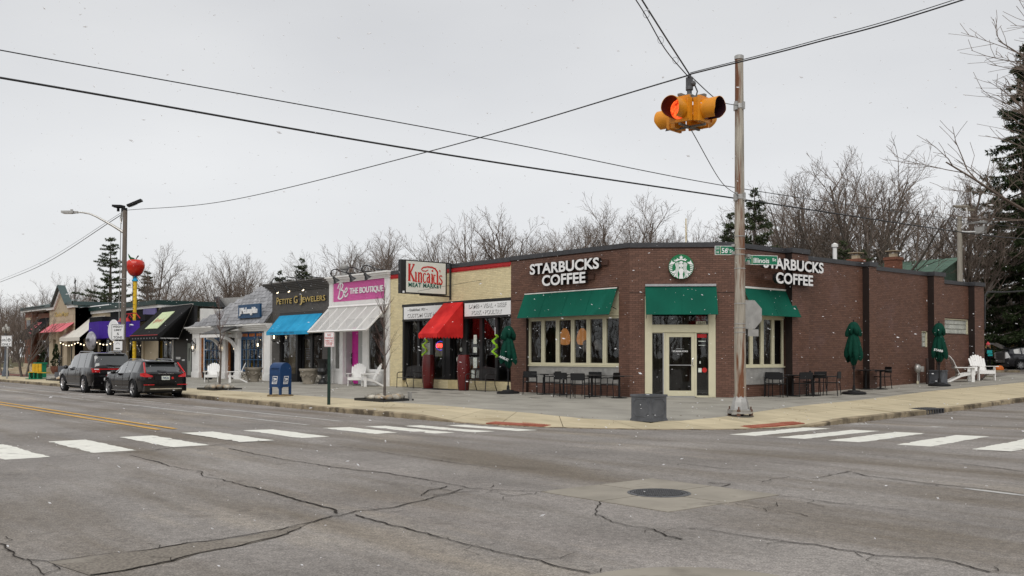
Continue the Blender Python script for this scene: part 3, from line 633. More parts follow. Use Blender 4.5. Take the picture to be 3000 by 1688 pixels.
def facade_window(t, O, U, N, u0, u1, v0, v1, nu, nv, mf, fw=.06, mw=.035, back=.0, dep=.06, mg='glass', frame='window_frame', mull='mullion', pane='pane'):
    """window: frame + mullions, each pane its own sheet of glass (sub-parts of the frame)"""
    k = MB()
    for a, b, c, d in ((u0,u0+fw,v0,v1),(u1-fw,u1,v0,v1),(u0+fw,u1-fw,v0,v0+fw),(u0+fw,u1-fw,v1-fw,v1)): k.fbox(O, U, Z, N, a, b, c, d, -back-dep, -back)
    fr = k.build(frame, M[mf], t); k = MB(); W = (u1-u0-2*fw); H = (v1-v0-2*fw)
    for i in range(1, nu): c = u0+fw+W*i/nu; k.fbox(O, U, Z, N, c-mw/2, c+mw/2, v0+fw, v1-fw, -back-dep+.01, -back-.006)
    for j in range(1, nv): c = v0+fw+H*j/nv; k.fbox(O, U, Z, N, u0+fw, u1-fw, c-mw*.4, c+mw*.4, -back-dep+.014, -back-.010)
    if nu*nv > 1: k.build(mull, M[mf], fr)
    for i in range(nu):
        for j in range(nv):
            k = MB(); k.fbox(O, U, Z, N, u0+fw+W*i/nu+.004, u0+fw+W*(i+1)/nu-.004, v0+fw+H*j/nv+.004, v0+fw+H*(j+1)/nv-.004, -back-dep*.6-.003, -back-dep*.6+.003); k.build(pane, M[mg], fr)
    return fr

# ================================================================ CORNER COFFEE SHOP (brown brick, chamfered corner)
cs = thing('coffee_shop', 'dark brown brick corner coffee shop with black roof coping and chamfered door corner', 'building', (0,0,0))
NL, NR = Vector((0,-1,0)), Vector((1,0,0)); UC = Vector((1,1,0)).normalized(); NC = Vector((1,-1,0)).normalized()
OL = Vector((-6.12,0,0)); OC = Vector((0,0,-.05)); OR = Vector((2.43,2.43,0)); WC = 3.437
opsL = [(.88, 5.64, -.1, 3.68)]; opsC = [(.50, 2.84, 0, 3.35)]; opsR = [(.42, 2.98, -.1, 3.68)]
wmb = MB()
wall(OL - Z*.1, Vector(X), NL, 6.12, 5.12, [(a,b,c,d+.1) for a,b,c,d in opsL], .3, None, None, mb=wmb)
wall(OC - Z*.05, UC, NC, WC, 5.12, [(a,b,0,d+.1) for a,b,c,d in opsC], .3, None, None, mb=wmb)
segs = [(0, 3.94, 4.98), (3.94, 9.0, 4.82), (9.0, 14.07, 4.74), (14.07, 17.78, 4.50)]   # along y from 2.43: heights step down
wall(OR - Z*.1, Vector(Y), NR, 3.94, 5.08, [(a,b,c,d+.1) for a,b,c,d in opsR], .3, None, None, mb=wmb)
opsG = [(3.62, 4.13, 1.77, 2.43)]; 
wall(OR + Y*3.94 - Z*.1, Vector(Y), NR, 5.06, 4.92, [], .3, None, None, mb=wmb)
wall(OR + Y*9.0 - Z*.1, Vector(Y), NR, 5.07, 4.84, [(a,b,c+.1,d+.1) for a,b,c,d in opsG], .3, None, None, mb=wmb)
wall(OR + Y*14.07 - Z*.1, Vector(Y), NR, 3.71, 4.60, [(.55,2.77,2.36+.1,3.01+.1)], .3, None, None, mb=wmb)
opsB = [(.55,2.77,2.36,3.01)]
for y0, y1, h in ((5.36,6.36,4.98),(10.46,11.0,4.82),(15.59,16.5,4.74),(19.29,20.2,4.50)): wmb.box(2.43, 2.70, y0+.004, y1, -.1, h)
wmb.box(-6.1, 2.1, 20.0, 20.2, 0, 4.5); wmb.box(-6.1, -5.9, .3, 20.0, 0, 4.7)
wmb.build('wall', M['mortar'], cs)
rf = MB(); rf.add([(-6.1,.05,4.55),(0,.05,4.55),(2.3,2.4,4.55),(2.3,20.1,4.3),(-6.1,20.1,4.3)], [(0,1,2,3,4)]); rf.build('roof', M['black'], cs)
bm_ = MB(); pk = []
brickwork(bm_, OL, Vector(X), NL, 6.12, 4.98, opsL, .01, 1)
cand = brickwork(bm_, OC, UC, NC, WC, 5.03, opsC, .06, 2, pick=lambda u, v: True)
cand.sort(key=lambda q: abs(q[0]-WC/2)*.3 + abs(q[1]-2.2))
one = MB(); one.add([(0,0,0),(BL-JT,0,0),(BL-JT,0,BH-JT),(0,0,BH-JT),(0,-PR,0),(BL-JT,-PR,0),(BL-JT,-PR,BH-JT),(0,-PR,BH-JT)], [(4,5,6,7),(0,1,5,4),(1,2,6,5),(2,3,7,6),(3,0,4,7)])
bme = one.mesh('brick', M['brick'])
for i, (u, v) in enumerate(cand):
    if i < 290:
        o = bpy.data.objects.new('brick', bme); COL.objects.link(o); o.parent = cs; p = OC + UC*u + Z*v; o.location = p; o.rotation_euler = (0,0,math.pi/4)
        o.scale = (1, random.uniform(.7, 1.4), 1)
    else:
        P = lambda a, b, n: OC + UC*a + Z*b + NC*n; c, d, vt = u, u+BL-JT, v+BH-JT
        bm_.add([P(c,v,0),P(d,v,0),P(d,vt,0),P(c,vt,0),P(c,v,PR),P(d,v,PR),P(d,vt,PR),P(c,vt,PR)], [(4,5,6,7),(0,1,5,4),(1,2,6,5),(2,3,7,6),(3,0,4,7)])
pil = [(2.93, 3.93), (8.03, 8.57), (13.16, 14.07), (16.86, 17.77)]
for (a, b, h), ops, sd in zip(segs, (opsR, [], opsG, opsB), (3,4,5,6)):
    brickwork(bm_, OR + Y*a, Vector(Y), NR, b-a, h, ops + [(p0-a, p1-a, -1, 9) for p0, p1 in pil], .01, sd)
for (p0, p1), h in zip(pil, (4.98, 4.82, 4.74, 4.5)): brickwork(bm_, OR + Y*p0 + X*.27, Vector(Y), NR, p1-p0, h, [], .01, 9)
kind(bm_.build('brickwork', M['brick'], cs), 'stuff')
# returns of pilasters and recesses, in a darker brown than the brick faces
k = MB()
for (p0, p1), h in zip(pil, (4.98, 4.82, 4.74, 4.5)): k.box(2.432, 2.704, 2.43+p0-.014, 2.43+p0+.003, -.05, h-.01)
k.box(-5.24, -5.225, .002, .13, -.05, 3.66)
k.build('pilaster_return', M['dkbrown'], cs)
# coping
k = MB()
def cope(O, U, N, u0, u1, z, out=.05, h=.16): k.fbox(O, U, Z, N, u0, u1, z, z+h, -.32, out)
cope(OL, Vector(X), NL, 0, 6.16, 4.99); cope(Vector((0,0,0)), UC, NC, .0, WC, 4.985); cope(OR, Vector(Y), NR, 0, 2.93, 4.98)
for (p0, p1), z in zip(pil, (4.985, 4.82, 4.74, 4.50)): cope(OR + X*.27, Vector(Y), NR, p0-.05, p1+.05, z, .06, .17)
cope(OR, Vector(Y), NR, 3.98, 7.98, 4.82); cope(OR, Vector(Y), NR, 8.62, 13.11, 4.74); cope(OR, Vector(Y), NR, 14.12, 16.81, 4.50)
k.build('coping', M['black'], cs)
k = MB(); k.fbox(OL, Vector(X), Z, NL, 0, .88, 3.44, 3.455, 0, .012); k.fbox(OC, UC, Z, NC, 0, .5, 3.52, 3.535, 0, .012); k.fbox(OC, UC, Z, NC, 2.84, WC, 3.52, 3.535, 0, .012); k.build('brick_ledge', M['dkbrown'], cs)
# left window bay
B = Vector((-6.12, .12, 0)); k = MB()
k.fbox(B, Vector(X), Z, NL, .88, 5.64, -.05, .38, -.2, 0); k.build('window_base', M['mortar'], cs)
k = MB(); brickwork(k, B, Vector(X), NL, 6.12, .37, [(0,.89,-1,9),(5.63,9,-1,9)], .01, 11); kind(k.build('base_brickwork', M['brick'], cs), 'stuff')
def corrugated(O, U, N, u0, u1, v0, v1, pitch=.065):
    k = MB(); vs = []; n = int((u1-u0)/pitch*2)
    for i in range(n+1):
        u = lerp(u0, u1, i/n); d = .012*(i % 2)
        vs += [O+U*u+Z*v0+N*d, O+U*u+Z*v1+N*d]
    k.add(vs, [(2*i, 2*i+2, 2*i+3, 2*i+1) for i in range(n)]); return k.build('corrugated_panel', M['galv'], cs)
corrugated(B, Vector(X), NL, .89, 5.64, .38, .99)
k = MB(); k.fbox(B, Vector(X), Z, NL, .86, 5.64, .985, 1.03, -.1, .05); k.fbox(B, Vector(X), Z, NL, .87, 5.64, 2.74, 2.82, -.1, .04); k.build('window_trim', M['cream'], cs)
k = MB(); k.fbox(B, Vector(X), Z, NL, .89, 5.64, 2.82, 3.68, -.1, 0)
for i in range(48): k.fbox(B, Vector(X), Z, NL, .89+i*.099, .89+i*.099+.088, 2.83, 3.67, 0, .008)
k.build('beadboard', M['cream'], cs)
for i in range(6): facade_window(cs, B, Vector(X), NL, .90+i*.79, .90+(i+1)*.79-.006, 1.035, 2.735, 1, 1, 'cream', .085, dep=.07, back=-.01)
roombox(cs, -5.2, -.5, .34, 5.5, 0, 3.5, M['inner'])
# right window bay
B = Vector((2.43-.10, 2.43, 0)); k = MB()
k.fbox(B, Vector(Y), Z, NR, .42, 2.98, -.05, .40, -.2, 0); k.build('window_base', M['mortar'], cs)
k = MB(); brickwork(k, B, Vector(Y), NR, 2.97, .39, [(0,.43,-1,9)], .01, 12); kind(k.build('base_brickwork', M['brick'], cs), 'stuff')
corrugated(B, Vector(Y), NR, .43, 2.95, .41, .985)
k = MB(); k.fbox(B, Vector(Y), Z, NR, .43, 3.0, .975, 1.02, -.1, .05); k.fbox(B, Vector(Y), Z, NR, .43, 2.98, 2.70, 2.78, -.1, .04); k.build('window_trim', M['cream'], cs)
k = MB(); k.fbox(B, Vector(Y), Z, NR, .43, 2.98, 2.78, 3.68, -.1, 0); k.build('beadboard', M['cream'], cs)
for i in range(4): facade_window(cs, B, Vector(Y), NR, .46+i*.62, .46+(i+1)*.62-.006, 1.02, 2.70, 1, 1, 'cream', .075, dep=.07, back=-.01)
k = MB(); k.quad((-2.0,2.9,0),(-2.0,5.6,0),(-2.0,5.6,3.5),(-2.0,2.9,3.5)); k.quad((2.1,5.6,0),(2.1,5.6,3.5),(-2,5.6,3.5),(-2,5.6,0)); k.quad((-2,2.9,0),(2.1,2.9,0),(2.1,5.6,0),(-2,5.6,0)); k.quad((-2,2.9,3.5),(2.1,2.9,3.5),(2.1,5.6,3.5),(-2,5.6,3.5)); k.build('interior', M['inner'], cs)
# glass block windows
for (o, a, b, c, d, nu, nv) in ((OR + Y*14.07, .56, 2.77, 2.36, 3.01, 12, 3), (OR + Y*9.0, 3.62, 4.13, 1.77, 2.43, 2, 3)):
    k = MB(); o2 = o - X*.06
    for q in ((a, b, c-.05, c),(a, a+.05, c, d),(b-.06, b, c, d),(a, b, d-.04, d)): k.fbox(o2, Vector(Y), Z, NR, *q, -.1, .04)
    fr = k.build('window_frame', M['cream'], cs)
    if 'gblock' not in M: M['gblock'] = mat('glass_block', (.40,.41,.37), .18, .5, n=(6,.15), rnd=.18); M['gjoint'] = mat('glass_block_joint', (.20,.20,.18), .8)
    k = MB(); k.fbox(o2, Vector(Y), Z, NR, a+.05, b-.06, c, d-.04, -.12, -.03); k.build('mortar_bed', M['gjoint'], fr)
    w = (b-a-.11)/nu; h = (d-.04-c)/nv
    gb = None
    for i in range(nu):
        for j in range(nv):
            if gb is None:
                kk = MB(); w2, h2 = w/2-.008, h/2-.008
                kk.add([(0,-w2,-h2),(0,w2,-h2),(0,w2,h2),(0,-w2,h2),(.028,-w2*.8,-h2*.8),(.028,w2*.8,-h2*.8),(.028,w2*.8,h2*.8),(.028,-w2*.8,h2*.8)], [(4,5,6,7),(0,1,5,4),(1,2,6,5),(2,3,7,6),(3,0,4,7)]); gb = kk.mesh('glass_block', M['gblock'])
            ob = bpy.data.objects.new('glass_block', gb); COL.objects.link(ob); ob.parent = fr; ob.location = o2 + Y*(a+.05+(i+.5)*w) + Z*(c+(j+.5)*h) - X*.03
# entrance on the chamfer
O = Vector((0,0,0)) - NC*.02; k = MB()
k.fbox(O, UC, Z, NC, .51, .75, 0, 3.35, -.14, .04); k.fbox(O, UC, Z, NC, 2.60, 2.83, 0, 3.35, -.14, .04)
k.fbox(O, UC, Z, NC, .75, 2.60, 2.17, 2.40, -.12, .02); k.fbox(O, UC, Z, NC, .75, 2.60, 3.05, 3.35, -.12, .02)
k.fbox(O, UC, Z, NC, 1.135, 1.195, .02, 2.17, -.12, 0); k.fbox(O, UC, Z, NC, 2.155, 2.215, .02, 2.17, -.12, 0)
k.fbox(O, UC, Z, NC, .75, 1.135, 0, .06, -.12, 0); k.fbox(O, UC, Z, NC, 2.215, 2.60, 0, .06, -.12, 0); k.fbox(O, UC, Z, NC, .75, 1.135, 2.13, 2.17, -.12, 0); k.fbox(O, UC, Z, NC, 2.215, 2.60, 2.13, 2.17, -.12, 0)
k.fbox(O, UC, Z, NC, .53, .73, .02, .14, .04, .055); k.fbox(O, UC, Z, NC, 2.62, 2.81, .02, .14, .04, .055)
k.fbox(O, UC, Z, NC, .75, 2.60, 2.155, 2.175, .0, .035); k.fbox(O, UC, Z, NC, .75, 2.60, 2.395, 2.41, .0, .035)
k.build('entrance_frame', M['cream'], cs)
k = MB(); k.fbox(O, UC, Z, NC, 1.10, 1.135, .06, 2.15, 0, .008); k.build('door_hinge', M['steel'], cs)
for a, b, c, d, nm in ((.75,1.135,.06,2.13,'sidelight'),(2.215,2.60,.06,2.13,'sidelight'),(.75,2.60,2.41,3.05,'transom')):
    k = MB(); k.fbox(O, UC, Z, NC, a, b, c, d, -.06, -.052); k.build(nm, M['glass'], cs)
k = MB()
for q in ((1.20,1.31,.04,2.15),(2.04,2.15,.04,2.15),(1.31,2.04,.04,.22),(1.31,2.04,2.0,2.15)): k.fbox(O, UC, Z, NC, *q, -.05, -.005)
dr = k.build('door', M['cream'], cs)
k = MB(); k.fbox(O, UC, Z, NC, 1.31, 2.04, .22, 2.0, -.035, -.027); k.build('pane', M['glass'], dr)
k = MB(); k.fbox(O, UC, Z, NC, 1.31, 2.04, 1.055, 1.08, -.022, .0); k.build('push_bar', M['steel'], dr)
P = lambda u, v, n: O + UC*u + Z*v + NC*n
k = MB(); k.tube([P(2.10,1.30,0),P(2.10,1.30,.05),P(2.07,1.26,.07),P(2.07,1.08,.07),P(2.10,1.04,.05),P(2.10,1.04,0)], .012, 6); k.build('handle', M['chrome'], dr, smooth=True)
k = MB(); k.fbox(O, UC, Z, NC, 1.20, 2.15, .0, .035, -.06, .03); k.build('threshold', M['steel'], cs)
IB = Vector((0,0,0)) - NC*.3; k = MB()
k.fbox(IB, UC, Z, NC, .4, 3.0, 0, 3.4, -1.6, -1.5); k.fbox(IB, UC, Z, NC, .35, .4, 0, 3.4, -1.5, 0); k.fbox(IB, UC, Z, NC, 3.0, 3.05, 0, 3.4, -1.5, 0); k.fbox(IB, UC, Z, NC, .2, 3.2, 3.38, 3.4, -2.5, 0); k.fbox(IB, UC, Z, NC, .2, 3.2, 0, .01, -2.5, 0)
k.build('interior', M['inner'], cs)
Nt = NC
text('STARBUCKS', M['letterw'], P(1.675,1.50,-.024), UC, Z, .055, .50, .002, dr, bold=.02)
text('Welcome to', M['letterw'], P(1.675,1.60,-.024), UC, Z, .022, .24, .002, dr); text('Est. 1971', M['letterw'], P(1.675,1.425,-.024), UC, Z, .022, .17, .002, dr)
k = MB(); k.fbox(O, UC, Z, NC, 2.20, 2.53, 2.425, 2.52, -.05, -.046); nb = k.build('number_plate', M['cream'], cs)
text('5601', M['txtblk'], P(2.365,2.44,-.045), UC, Vector((.12,.12,1)), .065, .25, .002, nb, bold=.01)
k = MB(); oct_ = [(math.cos(math.pi/8+i*math.pi/4)*.085, math.sin(math.pi/8+i*math.pi/4)*.085) for i in range(8)]; k.prism(oct_, P(2.475,.905,-.05), UC, Z, NC, 0, .003); k.build('octagonal_sticker', M['red2'], cs)
k = MB(); k.fbox(O, UC, Z, NC, 2.27, 2.38, .83, .97, -.05, -.047); k.fbox(O, UC, Z, NC, 2.31, 2.35, 1.12, 1.20, -.05, -.047); k.fbox(O, UC, Z, NC, 2.28, 2.52, 1.85, 1.875, -.05, -.047); k.fbox(O, UC, Z, NC, 2.28, 2.50, 1.72, 1.735, -.05, -.047); k.build('notice_sticker', M['paper'], cs)
k = MB(); k.fbox(O, UC, Z, NC, 2.24, 2.55, 1.98, 2.10, -.05, -.047); k.fbox(O, UC, Z, NC, 2.22, 2.54, 2.53, 2.74, -.3, -.28); k.build('red_notice', M['redt'], cs)
# green awnings
a1 = thing('green_awning', 'long green canvas awning over the six-light window left of the door', 'awning', (-2.9,0,2.7), group='green awnings')
awning(a1, [(-5.31,-.02,3.66),(-.56,-.02,3.66),(-.56,-.41,2.75),(-5.31,-.41,2.75)], M['green'])
k = MB(); k.tube([(-.60,.0,2.95),(-.60,-.27,3.05)], .012, 5); k.tube([(-5.27,.0,2.95),(-5.27,-.27,3.05)], .012, 5); k.tube([(-5.3,-.405,2.755),(-.57,-.405,2.755)], .012, 5); k.build('arm', M['blackp'], a1)
k = MB(); k.box(-5.31, -.56, -.03, .0, 3.655, 3.69); k.build('head_rail', M['whitew'], a1)
a2 = thing('green_awning', 'green canvas awning over the chamfered corner door under the round emblem', 'awning', (1.2,1.2,2.7), group='green awnings')
Q = lambda u, v, n: UC*u + Z*v + NC*n
awning(a2, [Q(.52,3.69,.02),Q(2.86,3.69,.02),Q(2.86,2.73,.5),Q(.52,2.73,.5)], M['green'])
k = MB(); k.fbox(Vector((0,0,0)), UC, Z, NC, .52, 2.85, 3.685, 3.76, .0, .07); k.build('head_rail', M['steel'], a2)
k = MB(); k.tube([Q(.55,2.62,.03),Q(.55,2.74,.45)], .012, 5); k.tube([Q(2.83,2.62,.03),Q(2.83,2.74,.45)], .012, 5); k.build('arm', M['blackp'], a2)
a3 = thing('green_awning', 'green canvas awning on the side wall partly hidden by the rusty signal pole', 'awning', (2.43,4.3,2.7), group='green awnings')
awning(a3, [(2.45,2.92,3.66),(2.45,5.59,3.66),(2.92,5.59,2.73),(2.92,2.92,2.73)], M['green'])
k = MB(); k.box(2.43, 2.47, 2.92, 5.42, 3.65, 3.71); k.build('head_rail', M['whitew'], a3)
k = MB(); k.tube([(2.9,2.95,2.735),(2.9,5.57,2.735)], .012, 5); k.tube([(2.45,5.54,2.95),(2.78,5.54,3.05)], .012, 5); k.build('arm', M['blackp'], a3)
# channel letter signs
def channel(label, c, U, N, rows):
    t = thing('channel_letter_sign', label, 'sign', c, group='white letter signs')
    for body, org, h, w in rows:
        text(body, M['letterw'], org - N*.13, U, Z, h, w, .13, t, 'letter', bold=.028, side=M['blackp'], each=True)
        k = MB(); L_ = w + (.24 if U.x > .5 else .30); k.fbox(org - N*.13, U, Z, N, -w/2-.02 - (0 if U.x > .5 else .45), L_/2+.14, h*.30, h*.75, -.11 if U.x > .5 else -.14, -.02); k.build('raceway', M['mortar'], t)
channel('white letter sign left of the round emblem on the dark brick front', (-3,-.1,4.3), Vector(X), NL, [('STARBUCKS', Vector((-3.0,-.22,4.36)), .385, 3.58), ('COFFEE', Vector((-2.995,-.22,3.905)), .385, 2.25)])
channel('white letter sign on the side wall half behind the green street name sign', (2.53,5.6,4.3), Vector(Y), NR, [('STARBUCKS', Vector((2.95,5.14,4.325)), .375, 3.60), ('COFFEE', Vector((2.95,5.16,3.84)), .375, 2.22)])
# round emblem
em = thing('round_emblem', 'round green and white crowned figure emblem above the corner door', 'sign', (1.2,1.2,4.33))
Oe = Vector((1.2,1.2,4.33)) ; R_ = .41
k = MB(); k.prism([(math.cos(i*math.pi/24)*R_, math.sin(i*math.pi/24)*R_) for i in range(48)], Oe, UC, Z, NC, .02, .13, 0, 1); k.build('disc', [M['lgreen'], M['blackp']], em)
wp = MB(); Od = Oe
wd_ = [.134]
def wpoly(pts): wd_[0] += .00003; wp.prism([(x*R_, y*R_) for x, y in pts], Od, UC, Z, NC, .13, wd_[0])
star = [(math.cos(math.pi/2+i*math.pi/5)*(.19 if i % 2 == 0 else .085), .74+math.sin(math.pi/2+i*math.pi/5)*(.19 if i % 2 == 0 else .085)) for i in range(10)]
wpoly(star)
crown = [(-.46,.61),(-.36,.44),(-.2,.51),(0,.54),(.2,.51),(.36,.44),(.46,.61),(.31,.56),(.35,.71),(.2,.61),(.09,.64),(0,.60),(-.09,.64),(-.2,.61),(-.35,.71),(-.31,.56)]
wpoly(crown)
wpoly([(math.cos(i*math.pi/12)*.2, .18+math.sin(i*math.pi/12)*.27) for i in range(24)])
wpoly([(-.12,-.13),(.12,-.13),(.21,-.33),(.12,-.6),(.18,-.97),(-.18,-.97),(-.12,-.6),(-.21,-.33)])
def ribbon(pts, w):
    n = len(pts)
    for i in range(n-1):
        (x0,y0),(x1,y1) = pts[i], pts[i+1]; w0 = w; wpoly([(x0-w0/2,y0),(x0+w0/2,y0),(x1+w0/2,y1),(x1-w0/2,y1)])
for sg in (-1, 1):
    for j, (b, top) in enumerate(((.245,.36),(.335,.34),(.425,.28))):
        pts = []
        for i in range(13):
            y = lerp(top, -.93 + j*.07, i/12); pts.append((sg*(b + .045*math.sin((y-.1)*7.0) + (.10*max(-y,0) if y < 0 else 0)*.6 - (.07 if y > .2 else 0)*(y-.2)*4), y))
        ribbon(pts, .062)
    fin = [(.45,.37),(.62,.38),(.68,.39),(.76,.52),(.82,.36),(.98,.13),(.80,.17),(.64,.19)]
    wpoly([(sg*x, y) for x, y in (fin if sg < 0 else fin)])
    for i in range(7):
        a = .02 - i*.155; x0 = .97*math.cos(a*1.0); y0 = .97*math.sin(a); L_ = .28 - i*.032
        q = [(x0, y0+.045), (x0-L_, y0+.045+.05), (x0-L_, y0-.03+.05), (x0, y0-.035)]
        wpoly([(sg*x, y) for x, y in q])
    arm_ = [(.48,-.28),(.60,-.36),(.75,-.44),(.70,-.54),(.58,-.54),(.50,-.44)]
    wpoly([(sg*x, y) for x, y in arm_])
    wpoly([(sg*x, y) for x, y in [(.40,-.56),(.46,-.60),(.56,-.80),(.50,-.84)]])
wp.build('white_figure', M['letterw'], em)
gp = MB()
for sg in (-1, 1): gp.prism([(sg*x*R_, y*R_) for x, y in [(.06,.24),(.17,.24),(.16,.21),(.11,.195),(.07,.21)]], Od, UC, Z, NC, .136, .142); gp.prism([(sg*x*R_, y*R_) for x, y in [(.05,.29),(.18,.31),(.18,.29),(.05,.27)]], Od, UC, Z, NC, .136, .142)
gp.prism([(x*R_, y*R_) for x, y in [(-.06,.05),(.06,.05),(.03,.03),(-.03,.03)]], Od, UC, Z, NC, .136, .142)
gp.build('face_detail', M['lgreen'], em)
# inside: pendant lamps and balloons
for i, (x, y) in enumerate(((-4.72,1.5),(-4.08,1.8))):
    t = thing('pendant_lamp', ['amber pendant lamp glowing behind the third pane of the left window','amber pendant lamp glowing behind the fourth pane of the left window'][i], 'lamp', (x,y,3.4), group='pendant lamps')
    k = MB(); k.lathe([(.06,.36),(.14,.26),(.20,.08),(.22,-.10),(.17,-.24),(.08,-.27)], 14, (x,y,2.05)); k.build('lamp_shade', M['warm'], t, smooth=True); k = MB(); k.tube([(x,y,3.45),(x,y,2.7)], .012, 4); k.build('cord', M['blackp'], t)
k = thing('balloon_cluster', 'cluster of white balloons seen through the left coffee shop window', 'balloons', (-1.5,.9,1.6))
M['balloon'] = mat('white_balloon', (.62,.60,.60), .3, .4)
for x, z in ((-3.1,1.64),(-2.87,1.80),(-2.93,1.62),(-2.54,1.82),(-2.70,1.66),(-2.33,1.69)):
    b = MB(); b.sphere((x, .75+random.uniform(0,.3), z), .13, 12, 8, sc=(1,1,1.12)); b.build('balloon', M['balloon'], k, smooth=80)
# roof things
t = thing('roof_pipe', 'white vent pipe rising above the coping of the dark brick side wall', 'vent pipe', (.4,11.86,4.4)); k = MB(); k.lathe([(.085,0),(.085,1.45)], 12, (.4,11.86,4.4)); k.build('pipe', M['white'], t, smooth=True); k = MB(); k.lathe([(.085,0),(.13,.03),(.13,.14),(.02,.2)], 12, (.4,11.86,5.82)); k.build('cap', M['whitew'], t)
t = thing('roof_pipe', 'thin yellow gas pipe on the dark brick building roof', 'pipe', (-4.2,8,4.5)); k = MB(); k.tube([(-4.2,8,4.4),(-4.2,8,7.15)], .02, 6); k.build('pipe', mat('yellow_pipe_paint', (.55,.38,.06), .5), t)
k = MB(); k.box(2.43, 2.52, 11.05, 11.2, 4.28, 4.62); tag(k.build('wall_light', M['cream']), 'small cream security light under the side wall coping', 'wall light')
# ================================================================ MEAT MARKET (cream brick)
km = thing('meat_market', 'cream brick meat market shop front with red toothed trim and black window frames', 'building', (-10.3,0,0))
O = Vector((-14.45,0,0)); UX = Vector(X); opsK = [(.95, 8.33, -.1, 3.57)]
k = MB(); wall(O - Z*.1, UX, NL, 8.33, 5.06, [(.95,8.33,0,3.67)], .3, None, None, mb=k); k.box(-14.4,-6.2,14.8,15,0,4.6); k.box(-13.5,-6.12,.12,.34,-.05,.36); k.box(-14.45,-14.15,.3,15,-.1,4.8)
k.build('wall', M['ymortar'], km)
k = MB(); brickwork(k, O, UX, NL, 8.33, 4.83, opsK, .01, 21); brickwork(k, Vector((-13.5,.12,0)), UX, NL, 7.38, .36, [(3.2,4.4,-1,9)], .01, 22); kind(k.build('brickwork', M['ybrick'], km), 'stuff')
k = MB(); k.box(-13.52,-13.49,.0,.3,0,3.5); k.build('pier_return', M['ybrick'], km)
k = MB(); k.box(-14.45,-6.13,-.03,.02,4.84,4.96)
for i in range(105): k.box(-14.42+i*.079,-14.42+i*.079+.042,-.03,.0,4.775,4.84)
k.build('toothed_trim', M['redt'], km)
k = MB(); k.box(-14.42,-6.13,-.06,.3,4.965,5.13); k.build('coping', M['black'], km)
k = MB(); k.quad((-14.4,.1,4.5),(-6.2,.1,4.5),(-6.2,14.9,4.4),(-14.4,14.9,4.4)); k.build('roof', M['black'], km)
k = MB(); k.box(-13.53,-6.12,-.012,.2,3.475,3.60); k.box(-13.5,-10.35,-.01,.2,2.86,2.94); k.box(-9.0,-6.12,-.01,.2,2.86,2.94)
k.box(-13.49,-13.36,.0,.3,.3,3.5); k.box(-9.06,-9.0,-.01,.2,2.86,3.5)
for x0, x1 in ((-12.62,-12.46),(-11.66,-11.46),(-10.78,-10.62),(-9.42,-9.14),(-8.28,-8.10),(-7.30,-7.15),(-6.2,-6.12)): k.box(x0,x1,.18,.30,.3,2.9)
k.box(-13.5,-10.7,.18,.3,.28,.40); k.box(-9.2,-6.12,.18,.3,.28,.40); k.box(-10.62,-10.28,.2,1.0,-.02,2.9)
k.build('window_frame', M['blackp'], km)
for x0, x1 in ((-13.36,-12.62),(-12.46,-11.66),(-11.46,-10.78),(-9.14,-8.28),(-8.10,-7.30),(-7.15,-6.2)):
    k = MB(); k.box(x0,x1,.238,.246,.40,2.88); k.build('pane', M['glass'], km)
k = MB(); 
for q in ((-10.28,-10.18),(-9.5,-9.42)): k.box(q[0],q[1],.36,.42,0,2.3)
k.box(-10.18,-9.5,.36,.42,0,.35); k.box(-10.18,-9.5,.36,.42,2.2,2.3); k.box(-10.62,-9.14,.34,.44,2.3,2.9)
dk = k.build('door', M['blackp'], km)
k = MB(); k.box(-10.18,-9.5,.385,.392,.35,2.2); k.build('pane', M['glass'], dk)
k = MB(); k.box(-9.95,-9.62,.375,.38,.62,.98); k.build('blue_notice', mat('blue_notice_paper', (.10,.38,.62), .6), dk)
k = MB(); k.prism([(math.cos(i*math.pi/4)*.09, math.sin(i*math.pi/4)*.09) for i in range(8)], (-9.75,.38,1.62), UX, Z, NL, 0, .004); k.prism([(math.cos(i*math.pi/6)*.07, math.sin(i*math.pi/6)*.10) for i in range(12)], (-10.0,.38,1.22), UX, Z, NL, 0, .004); k.build('round_sticker', M['paper'], dk)
roombox(km, -13.5, -6.15, .45, 6, 0, 3.4, M['inner'])
k = MB(); k.box(-8.5,-6.3,2.2,2.3,0,1.9); k.box(-13.2,-11,2.5,2.6,.0,1.2); k.build('counter', mat('butcher_counter', (.28,.15,.04), .5, n=(1,.3)), km)
for x, z, w, h in ((-12.1,1.62,1.15,.58),(-11.1,1.62,.85,.58)): 
    k = MB(); k.box(x-w/2,x+w/2,.30,.31,z-h/2,z+h/2); k.build('window_poster', mat('shop_poster', (.42,.44,.34), .6, n=(5,.4), n2=(6,.58,(.25,.10,.07))), km)
for x, z, w, h in ((-8.62,2.02,.20,.36),(-8.62,1.60,.22,.22),(-8.62,1.08,.24,.42),(-8.75,.62,.2,.32),(-8.46,.62,.2,.32)):
    k = MB(); k.box(x-w/2,x+w/2,.225,.232,z-h/2,z+h/2); k.build('paper_notice', M['paper'], km)
ns = thing('neon_sign', 'small glowing red neon open sign in the cream shop window', 'neon sign', (-10.9,.2,1.8))
M['neon'] = mat('red_neon', (1,.05,.03), .5, emit=((1,.035,.02), 5)); M['neonb'] = mat('blue_neon', (.1,.1,1), .5, emit=((.09,.07,.9), .45))
text('OPEN', M['neon'], (-10.98,.20,1.71), UX, Z, .15, .50, .012, ns, 'lettering', bold=.02)
k = MB(); k.tube([(-10.98+math.cos(a*math.pi/10)*.29,.215,1.78+math.sin(a*math.pi/10)*.19) for a in range(21)], .012, 5); k.build('border_tube', M['neonb'], ns)
